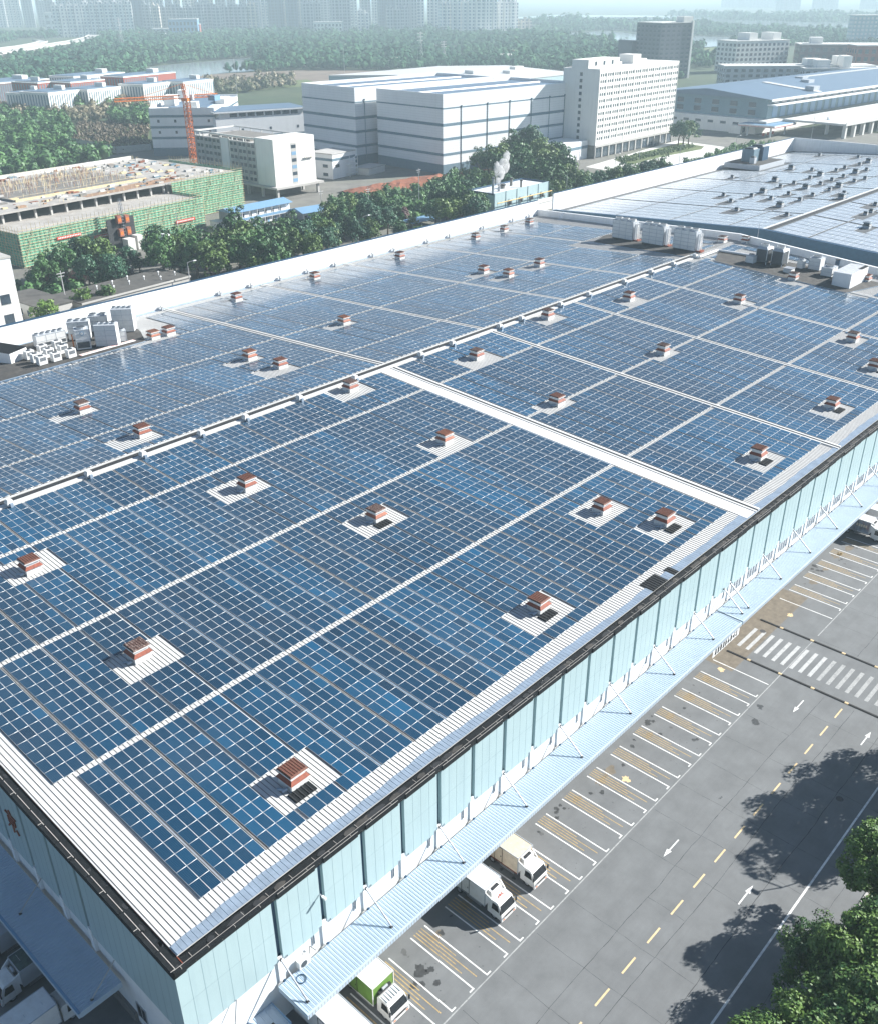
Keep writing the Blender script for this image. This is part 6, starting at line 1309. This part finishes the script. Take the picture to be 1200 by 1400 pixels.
# ---- distribution centre with the blue roof, ramp deck and fuel station
t = rect('distribution_centre', 'very large blue-roofed distribution centre on a raised deck at the right', 'warehouse', (573, 230), R(-4)); w, d = 290, 84
m = MB(); m.box(0, w, 0, d, 8.5, 19.5, 'dc_wall'); m.box(-6, w, 3, d+4, 0, 8.5, 'white_bldg'); m.build('wall', t, False)
m = MB(); m.hexa([(-2, -3, 19.6), (w, -3, 19.6), (w, d+2, 19.6), (-2, d+2, 19.6), (-2, d*.48, 23.6), (w, d*.48, 23.6), (w, d*.52, 23.6), (-2, d*.52, 23.6)], 'blue_roof'); m.box(-2, w, -3.4, -2.9, 18.6, 19.9, 'white_metal'); m.build('roof', t, False)
m = MB(); m.hexa([(60, 0, 19.9), (66, 0, 19.9), (66, d*.48, 23.7), (60, d*.48, 23.7), (60, 0, 20.2), (66, 0, 20.2), (66, d*.48, 24), (60, d*.48, 24)], 'roof_white'); m.hexa([(120, d*.5, 23.7), (w-40, d*.5, 23.7), (w-40, d*.53, 23.7), (120, d*.53, 23.7), (120, d*.5, 24.2), (w-40, d*.5, 24.2), (w-40, d*.53, 24.2), (120, d*.53, 24.2)], 'roof_white'); m.build('skylight', t, False)
for (x, y) in ((60, 3), (95, d*.3), (110, d*.45)): m = MB(); m.box(x, x+8, y, y+6, 20, 23+y*.04, 'ac_grey'); m.build('roof_vent', t, False)
m = MB(); m.box(-1, w, -6, 0, 16.2, 16.8, 'white_metal'); m.build('canopy', t, False)
for i in range(30): m = MB(); m.box(6+i*9.4, 12+i*9.4, -.2, 0, 9, 15.5, 'blue_sheet'); m.box(6+i*9.4, 12+i*9.4, -.4, -.2, 17.2, 18.4, 'win'); m.build('dock_bay', t, False)
L = [('x', 0, 8+13*i, 13+13*i, 10.2+4.4*k, 13+4.4*k) for k in range(2) for i in range(6)]+[('x', -6, 6+9*i, 10+9*i, 4.6, 6) for i in range(9)]; wins(t, L)
m = MB(); m.box(10, w, -46, -6, 7.2, 8.3, 'concrete_white'); m.box(10, w, -46.3, -46, 7.2, 9.3, 'concrete_white'); m.box(-10, 10, -6, 3, 7.2, 8.3, 'concrete_white'); m.build('ramp_deck', t, False)
for i in range(24): m = MB(); m.box(12+i*11.6, 14+i*11.6, -45.5, -43.5, 0, 7.2, 'concrete_white'); m.build('deck_column', t, False)
t = rect('fuel_station', 'fuel station with a blue and white canopy edged in red', 'fuel station', (556, 216), R(-2)); m = MB(); m.box(0, 27, 0, 24, 5.6, 6.8, 'white_metal'); m.box(.5, 26.5, .5, 23.5, 6.8, 6.9, 'blue_sheet'); m.box(-.1, 27.1, -.1, 24.1, 5.75, 6.05, 'red_paint'); m.build('canopy', t, False)
for x in (4, 22):
    for y in (4, 19): m = MB(); m.box(x, x+.8, y, y+.8, 0, 5.6, 'white_metal'); m.build('column', t, False)
m = MB(); m.box(6, 22, 25, 33, 0, 4.5, 'white_bldg'); m.box(8, 20, 24.9, 25, .5, 3.5, 'win'); m.build('kiosk', t, False)
for x in (7, 13, 19): m = MB(); m.box(x, x+1.2, 10, 11, 0, 1.7, 'red_paint'); m.box(x-1, x+2.2, 8, 13, 0, .15, 'concrete'); m.build('pump', t, False)
m = MB(); m.box(594, 597, 200, 201, 0, 10, 'white_metal'); m.box(594, 597, 199.9, 200, 6, 9, 'blue_sheet'); tag(m.build('price_sign'), 'tall white and blue price sign right of the fuel station', 'sign')
# ---- brick and grey blocks on the right skyline
def block(name, label, cat, u, dist, w, d, h, mat, ang, rows_=0, cols_=0, roofs=(), wm='win', cap=60, top=None):
    x, y = D(u, dist); t = rect(name, label, cat, (x, y), ang); m = MB(); m.box(0, w, 0, d, 0, h, mat); m.box(-.3, w+.3, -.3, d+.3, h, h+.8, top or 'concrete_white'); m.build('wall', t, False)
    L = []
    for k in range(rows_):
        for i in range(cols_): sx = w/cols_; L.append(('y', 0, i*sx+sx*.2, i*sx+sx*.75, 2+k*(h-2)/rows_, 2+k*(h-2)/rows_+(h-2)/rows_*.55))
        n2 = max(1, int(cols_*d/w))
        for i in range(n2): sy = d/n2; L.append(('x', 0, i*sy+sy*.2, i*sy+sy*.75, 2+k*(h-2)/rows_, 2+k*(h-2)/rows_+(h-2)/rows_*.55))
    if L: wins(t, L, wm, cap)
    for (a, b, c, e, z) in roofs: m = MB(); m.box(a*w, b*w, c*d, e*d, h+.8, h+.8+z, 'white_bldg'); m.build('roof_house', t, False)
    return t
t = block('dark_tower', 'dark grey twin-stepped tower block behind the white tower', 'tower block', 905, 1075, 38, 40, 50, 'dark_tower', R(-22), 12, 6, ((.7, 1, .0, .3, 5),), 'win')
m = MB(); m.box(-6, 0, 38, 62, 0, 34, 'dark_tower'); m.build('wing', t, False); m = MB(); m.box(37, 39, -1.5, 8, 0, 52, 'white_bldg'); m.build('white_edge', t, False)
block('brick_block', 'red brick and white block with rooftop huts, right of the dark tower', 'building', 1012, 1180, 70, 34, 30, 'white_bldg', R(-25), 6, 12, ((.3, .45, .2, .8, 7), (.75, .9, .2, .8, 7)))
block('brown_block', 'long brown brick block on the right skyline', 'building', 1100, 1190, 120, 40, 27, 'brick_brown', R(-58), 4, 16, ((.1, .2, .3, .7, 6),))
block('grey_block', 'long grey office block with many windows behind the blue roof', 'building', 1000, 960, 130, 30, 19, 'ac_grey', R(-50), 4, 20, ((.55, .65, .2, .7, 5), (.75, .85, .2, .7, 7)))
block('grey_block', 'second grey and white office block at the right behind the blue roof', 'building', 1112, 960, 110, 30, 18, 'ac_grey', R(-52), 4, 18, ((.1, .2, .2, .8, 6), (.3, .36, .2, .8, 9)))
block('brick_block', 'low block with a red brick strip between the grey office blocks', 'building', 1082, 1000, 34, 30, 17, 'brick_red', R(-50), 3, 6)
block('brick_block', 'reddish gable at the right edge beside the brown block', 'building', 1180, 1130, 40, 30, 29, 'brick_red', R(-50), 4, 6)
block('glass_block', 'pale blue slab towers at the right edge of the skyline', 'tower block', 1168, 1750, 60, 30, 44, 'teal', R(-55), 8, 10, (), 'white_bldg')
# ---- campus of white and red blocks on the left
cam = [((334, 704), 26, 16, 11, 'white_bldg', 'white finned campus block, second from the left in the front row'), ((312, 722), 16, 18, 11, 'white_bldg', 'white finned campus block at the left photo edge'), ((340.6, 674), 31, 30, 12, 'white_bldg', 'wide white campus block in the middle of the front row'), ((372, 674), 34, 28, 12, 'white_bldg', 'white finned campus block right of the middle one'), ((416, 668), 30, 26, 13, 'white_bldg', 'white finned campus block, nearest the crane jib'), ((450, 664), 36, 26, 13, 'white_bldg', 'rightmost white finned campus block'), ((384, 720), 36, 26, 14, 'brick_red', 'red-walled campus block in the middle of the second row'), ((432, 722), 62, 26, 15, 'brick_red', 'red arcaded campus block at the right of the second row'), ((366, 738), 13, 30, 14, 'brick_red', 'narrow red campus block at the left of the second row'), ((352, 790), 60, 40, 12, 'brick_brown', 'dark-roofed campus block in the third row'), ((425, 790), 60, 30, 13, 'white_bldg', 'white campus block at the back of the group')]
for c, w, d, h, mat, lab in cam:
    h *= 1.2
    t = rect('campus_block', lab, 'campus building', c, R(14), 'white and red campus blocks'); m = MB(); m.box(0, w, 0, d, 0, h, mat); m.box(-.2, w+.2, -.2, d+.2, h, h+.7, 'white_bldg'); m.box(2, w-2, 2, d-2, h+.7, h+1.2, 'blue_roof'); m.box(w*.7, w*.8, d*.3, d*.6, h+1.2, h+4, 'white_bldg'); m.build('wall', t, False)
    n = int(w/2.2)
    for i in range(min(n, 18)):
        s = w/n; f = MB(); x = i*s+s*.35; f.hexa([(x, -.12, 1.5), (x+s*.42, -.12, 1.5), (x+s*.42, .05, 1.5), (x, .05, 1.5), (x+.5, -.12, h-1), (x+.5+s*.42, -.12, h-1), (x+.5+s*.42, .05, h-1), (x+.5, .05, h-1)], 'stripe'); f.build('window_slot', t, False)
    for i in range(int(d/3)):
        f = MB(); y = i*3+.8; f.box(-.12, .05, y, y+1.2, 1.5, h-1, 'stripe'); f.build('window_slot', t, False)
# ---- river wall, elevated road
P = GP_([(98, 196), (140, 204), (160, 209), (208, 205)]); m = MB()
for a, b in zip(P, P[1:]): m.hexa([(a[0], a[1], -.3), (b[0], b[1], -.3), (b[0], b[1]+.8, -.3), (a[0], a[1]+.8, -.3), (a[0], a[1], 3.2), (b[0], b[1], 3.2), (b[0], b[1]+.8, 3.2), (a[0], a[1]+.8, 3.2)], 'river_conc')
tag(m.build('boundary_wall'), 'pale concrete wall between the meadow and the building site', 'wall')
def viaduct(name, label, px, z, wd):
    P = [np.array(G(u, v, z)) for u, v in px]; t = thing(name, label, 'elevated road', (P[0][0], P[0][1], 0)); m = MB()
    for a, b in zip(P, P[1:]):
        d_ = (b-a)/np.linalg.norm(b-a); n = np.array([-d_[1], d_[0]])*wd/2
        m.hexa([(*(a-n), z-1.8), (*(b-n), z-1.8), (*(b+n), z-1.8), (*(a+n), z-1.8), (*(a-n), z), (*(b-n), z), (*(b+n), z), (*(a+n), z)], 'concrete')
        for s in (-1, 1): m.hexa([(*(a+s*n-n*.03), z), (*(b+s*n-n*.03), z), (*(b+s*n+n*.03), z), (*(a+s*n+n*.03), z), (*(a+s*n-n*.03), z+1), (*(b+s*n-n*.03), z+1), (*(b+s*n+n*.03), z+1), (*(a+s*n+n*.03), z+1)], 'concrete')
    m.build('deck', t)
    for i in range(len(P)-1):
        for q in (.25, .75): c = P[i]*(1-q)+P[i+1]*q; m = MB(); m.box(c[0]-1.6, c[0]+1.6, c[1]-1.6, c[1]+1.6, -.5, z-1.7, 'concrete'); m.build('pier', t)
viaduct('elevated_road', 'nearer curving elevated highway at the upper left', [(-60, 83), (-10, 73), (30, 67), (70, 61), (105, 55.5), (122, 51.5), (130, 47.5)], 11, 20)
viaduct('elevated_road', 'farther elevated highway branch at the upper left', [(-60, 74), (-10, 68), (30, 63), (50, 59.5), (60, 56.5), (50, 54.5)], 10, 14)
# small houses and pylons in the woods
for i, (u, v, c, lab) in enumerate(((420, 90, 'brick_red', 'orange-roofed cottage in the woods left of the white pole'), (540, 92, 'white_bldg', 'small white cottage in the woods above the striped warehouses'), (700, 80, 'brick_red', 'red-roofed cottage in the woods by the white hall'), (180, 50, 'white_bldg', 'white cottage at the left of the row beyond the woods'), (190, 51, 'brick_red', 'red-roofed cottage, next in the row beyond the woods'), (205, 52, 'white_bldg', 'white cottage in the middle of the row beyond the woods'), (218, 52, 'brick_red', 'red-roofed cottage near the blue hall beyond the woods'), (230, 53, 'white_bldg', 'white cottage at the right of the row beyond the woods'), (690, 86, 'white_bldg', 'white cottage beside the red-roofed one by the hall'))):
    x, y = G(u, v); t = thing('cottage', lab, 'house', (x, y, 0), R(20*i)); m = MB(); m.box(-7, 7, -5, 5, 0, 7, 'white_bldg'); m.build('wall', t, False); m = MB(); m.hexa([(-8, -6, 7), (8, -6, 7), (8, 6, 7), (-8, 6, 7), (-8, -.3, 10.5), (8, -.3, 10.5), (8, .3, 10.5), (-8, .3, 10.5)], c); m.build('roof', t, False)
for u, v, h, lab in ((575, 92, 38, 'steel lattice pylon in the woods above the right striped warehouse'), (168, 66, 45, 'white lattice mast beside the row of cottages'), (606, 88, 26, 'smaller steel pylon right of the first one')):
    x, y = G(u, v); m = MB(); n = 8
    for s, q in ((-1, -1), (1, -1), (1, 1), (-1, 1)): m.tube((x+s*3, y+q*3, 0), (x+s*.4, y+q*.4, h), .28, 'pole', .18, 4)
    for j in range(n): z = h*j/n; k = 3-2.6*j/n; m.tube((x-k, y-k, z), (x+k, y-k, z+h/n), .15, 'pole', n=3); m.tube((x+k, y-k, z), (x-k, y-k, z+h/n), .15, 'pole', n=3)
    for z in (.75, .85, .95): m.box(x-5, x+5, y-.25, y+.25, h*z, h*z+.4, 'pole')
    tag(m.build('pylon'), lab, 'pylon')
# ---- the city
def city_mat(name, wall, win, sx, sz):
    m = bpy.data.materials.new(name); m.use_nodes = True; t = m.node_tree; b = t.nodes['Principled BSDF']; b.inputs['Roughness'].default_value = .6
    tc = t.nodes.new('ShaderNodeTexCoord'); sp = t.nodes.new('ShaderNodeSeparateXYZ'); t.links.new(tc.outputs['Object'], sp.inputs[0])
    ad = t.nodes.new('ShaderNodeMath'); ad.operation = 'ADD'; t.links.new(sp.outputs[0], ad.inputs[0]); t.links.new(sp.outputs[1], ad.inputs[1])
    def band(sock, per, duty):
        d_ = t.nodes.new('ShaderNodeMath'); d_.operation = 'DIVIDE'; d_.inputs[1].default_value = per; t.links.new(sock, d_.inputs[0]); f = t.nodes.new('ShaderNodeMath'); f.operation = 'FRACT'; t.links.new(d_.outputs[0], f.inputs[0]); l = t.nodes.new('ShaderNodeMath'); l.operation = 'LESS_THAN'; l.inputs[1].default_value = duty; t.links.new(f.outputs[0], l.inputs[0]); return l.outputs[0]
    mu = t.nodes.new('ShaderNodeMath'); mu.operation = 'MULTIPLY'; t.links.new(band(ad.outputs[0], sx, .5), mu.inputs[0]); t.links.new(band(sp.outputs[2], sz, .6), mu.inputs[1])
    mx = t.nodes.new('ShaderNodeMix'); mx.data_type = 'RGBA'; t.links.new(mu.outputs[0], mx.inputs[0]); mx.inputs[6].default_value = wall+(1,); mx.inputs[7].default_value = win+(1,); t.links.new(mx.outputs[2], b.inputs['Base Color']); MATS[name] = m
city_mat('city_white', (.80, .78, .74), (.22, .25, .29), 7.5, 6.2); city_mat('city_grey', (.36, .38, .40), (.09, .12, .16), 6.5, 6.2); city_mat('city_dark', (.15, .19, .25), (.06, .08, .12), 6, 6.2); city_mat('city_beige', (.52, .47, .40), (.14, .15, .17), 7, 6.2)
rr = random.Random(77)
def tower(u, dist, w, d, h, mat, lab, ang=None):
    x, y = D(u, dist); t = thing('residential_tower', lab, 'tower block', (x, y, -.6), R(-35+rr.uniform(-8, 8)) if ang is None else ang, 'hazy city towers on the skyline')
    m = MB(); n = max(2, round(w/14)); sw = w/n
    for i in range(n):   # stepped plan: bays come forward and back
        o = 2.2 if i % 2 else 0; hh = h-(3.5 if i % 2 else 0); m.box(-w/2+i*sw, -w/2+(i+1)*sw-1.2, -d/2-o, d/2-o, 0, hh, mat); m.box(-w/2+i*sw+sw*.25, -w/2+i*sw+sw*.7, -d/4, d/4, hh, hh+4.5, mat)
        if i < n-1: m.box(-w/2+(i+1)*sw-1.2, -w/2+(i+1)*sw, -d/2+3, d/2-3, 0, hh-2, 'city_dark')
    m.build('shaft', t, False); return t
spec = []   # (u, dist, width m, height, material)
for u in (4, 14, 24): spec.append((u, 3300, 26, 105, 'city_white'))
spec += [(40, 3250, 30, 92, 'city_grey'), (58, 3300, 24, 70, 'city_grey'), (70, 3000, 24, 120, 'city_grey')]
spec += [(97, 2420, 74, 62, 'city_white'), (148, 2420, 104, 66, 'city_white')]
for u in (88, 103, 117, 131, 146, 160, 172): spec.append((u, 2750, 24, 150, 'city_white'))
spec += [(186, 2520, 36, 165, 'city_dark')]
for i, u in enumerate(range(200, 470, 11)): spec.append((u+rr.uniform(-3, 3), 2700+rr.uniform(-120, 250), rr.uniform(16, 26), rr.uniform(115, 175) if rr.random() < .8 else 80, rr.choice(['city_grey', 'city_white', 'city_dark', 'city_grey', 'city_beige'])))
for i, u in enumerate(range(202, 356, 12)): spec.append((u, 2420+rr.uniform(-30, 40), 19, 60+rr.uniform(-4, 5), rr.choice(['city_grey', 'city_beige', 'city_grey'])))
spec += [(378, 2480, 36, 165, 'city_dark'), (400, 2450, 26, 165, 'city_dark'), (426, 2350, 40, 62, 'city_grey'), (432, 2360, 14, 50, 'city_white'), (466, 2330, 44, 74, 'city_grey'), (497, 2330, 24, 46, 'city_white'), (482, 2700, 22, 150, 'city_white'), (500, 2700, 24, 160, 'city_grey'), (516, 2700, 24, 160, 'city_white'), (530, 2500, 40, 160, 'city_dark'), (544, 2300, 48, 52, 'city_grey'), (556, 2340, 44, 74, 'city_grey')]
for u in (573, 592, 607, 622, 637, 652): spec.append((u, 2440, 24, 145+rr.uniform(-10, 10), 'city_white'))
for u in (607, 622, 637, 648, 660, 671): spec.append((u, 2240, 20, 66+rr.uniform(-5, 6), 'city_white'))
spec += [(686, 2260, 22, 62, 'city_white'), (694, 2270, 22, 66, 'city_white'), (700, 2280, 18, 64, 'city_white'), (710, 2300, 22, 26, 'city_beige'), (720, 2320, 18, 28, 'city_beige'), (666, 2600, 24, 90, 'city_dark')]
spec += [(1075, 5200, 110, 165, 'city_grey'), (1125, 5400, 120, 240, 'city_grey'), (1185, 5600, 90, 190, 'city_grey'), (1003, 6200, 160, 110, 'city_grey'), (1050, 6100, 240, 70, 'city_grey')]
spec = [(u, ds, w, min(h, 178), m_) for u, ds, w, h, m_ in spec]
spec.sort(key=lambda s: s[0])
seen = {}
for u, ds, w, h, mat in spec:
    row_ = 'front row' if ds < 2450 else 'middle row' if ds < 2600 else 'back row' if ds < 4000 else 'far shore'
    seen[row_] = seen.get(row_, 0)+1
    nm_ = {'city_white': 'white', 'city_grey': 'grey', 'city_dark': 'dark blue-grey', 'city_beige': 'beige'}[mat]
    tower(u, ds, w, rr.uniform(16, 22), h, mat, 'hazy %s skyline tower, %s from the left in the %s' % (nm_, ORD[seen[row_]-1], row_))
for (u, ds, w, d, h, mat, nm2, lab) in ((60, 2900, 120, 30, 40, 'white_bldg', 'hospital_block', 'broad white low block left of the slab towers'), (229, 2250, 58, 30, 34, 'blue_sheet', 'blue_hall', 'light blue hall at the foot of the skyline towers'), (258, 2260, 20, 20, 24, 'brick_red', 'orange_hall', 'orange and white hall right of the light blue hall'), (428, 2250, 60, 24, 26, 'white_bldg', 'white_podium', 'white podium block at the foot of the central skyline'), (652, 2200, 66, 20, 8, 'white_bldg', 'white_podium', 'long low white building below the right-hand white towers'), (205, 2300, 70, 30, 16, 'ac_grey', 'grey_hall', 'low grey hall left of the light blue hall')):
    block(nm2, lab, 'building', u, ds, w, d, h, mat, R(-42), 3, 8, (), 'win', 30)
# bridge across the lake
(xa, ya), (xb, yb) = G(715, 25, 14), G(905, 24, 14); t = thing('lake_bridge', 'long faint bridge crossing the lake at the right', 'bridge', (xa, ya, 0)); m = MB(); dx, dy = xb-xa, yb-ya; L = math.hypot(dx, dy); nx, ny = -dy/L*8, dx/L*8
m.hexa([(xa-nx, ya-ny, 12), (xb-nx, yb-ny, 12), (xb+nx, yb+ny, 12), (xa+nx, ya+ny, 12), (xa-nx, ya-ny, 16), (xb-nx, yb-ny, 16), (xb+nx, yb+ny, 16), (xa+nx, ya+ny, 16)], 'concrete_white'); m.build('deck', t)
for i in range(40): q = (i+.5)/40; m = MB(); m.box(xa+dx*q-3, xa+dx*q+3, ya+dy*q-3, ya+dy*q+3, -.5, 12, 'concrete'); m.build('pier', t)
# ================================================================== haze
hz = MB(); hz.box(-300, 14000, -300, 14000, -1.7, 186, 'dark'); o = hz.build('haze'); hm = bpy.data.materials.new('haze_air'); hm.use_nodes = True; ht = hm.node_tree; ht.nodes.remove(ht.nodes['Principled BSDF'])
pv2 = ht.nodes.new('ShaderNodeVolumePrincipled'); pv2.inputs['Color'].default_value = (.74, .92, 1.0, 1); pv2.inputs['Density'].default_value = HAZE_D = .00023; pv2.inputs['Anisotropy'].default_value = 0
ht.links.new(pv2.outputs[0], ht.nodes['Material Output'].inputs['Volume']); o.data.materials.clear(); o.data.materials.append(hm); tag(o, 'pale blue haze filling the air between the roof and the city', 'haze', None, 'stuff')
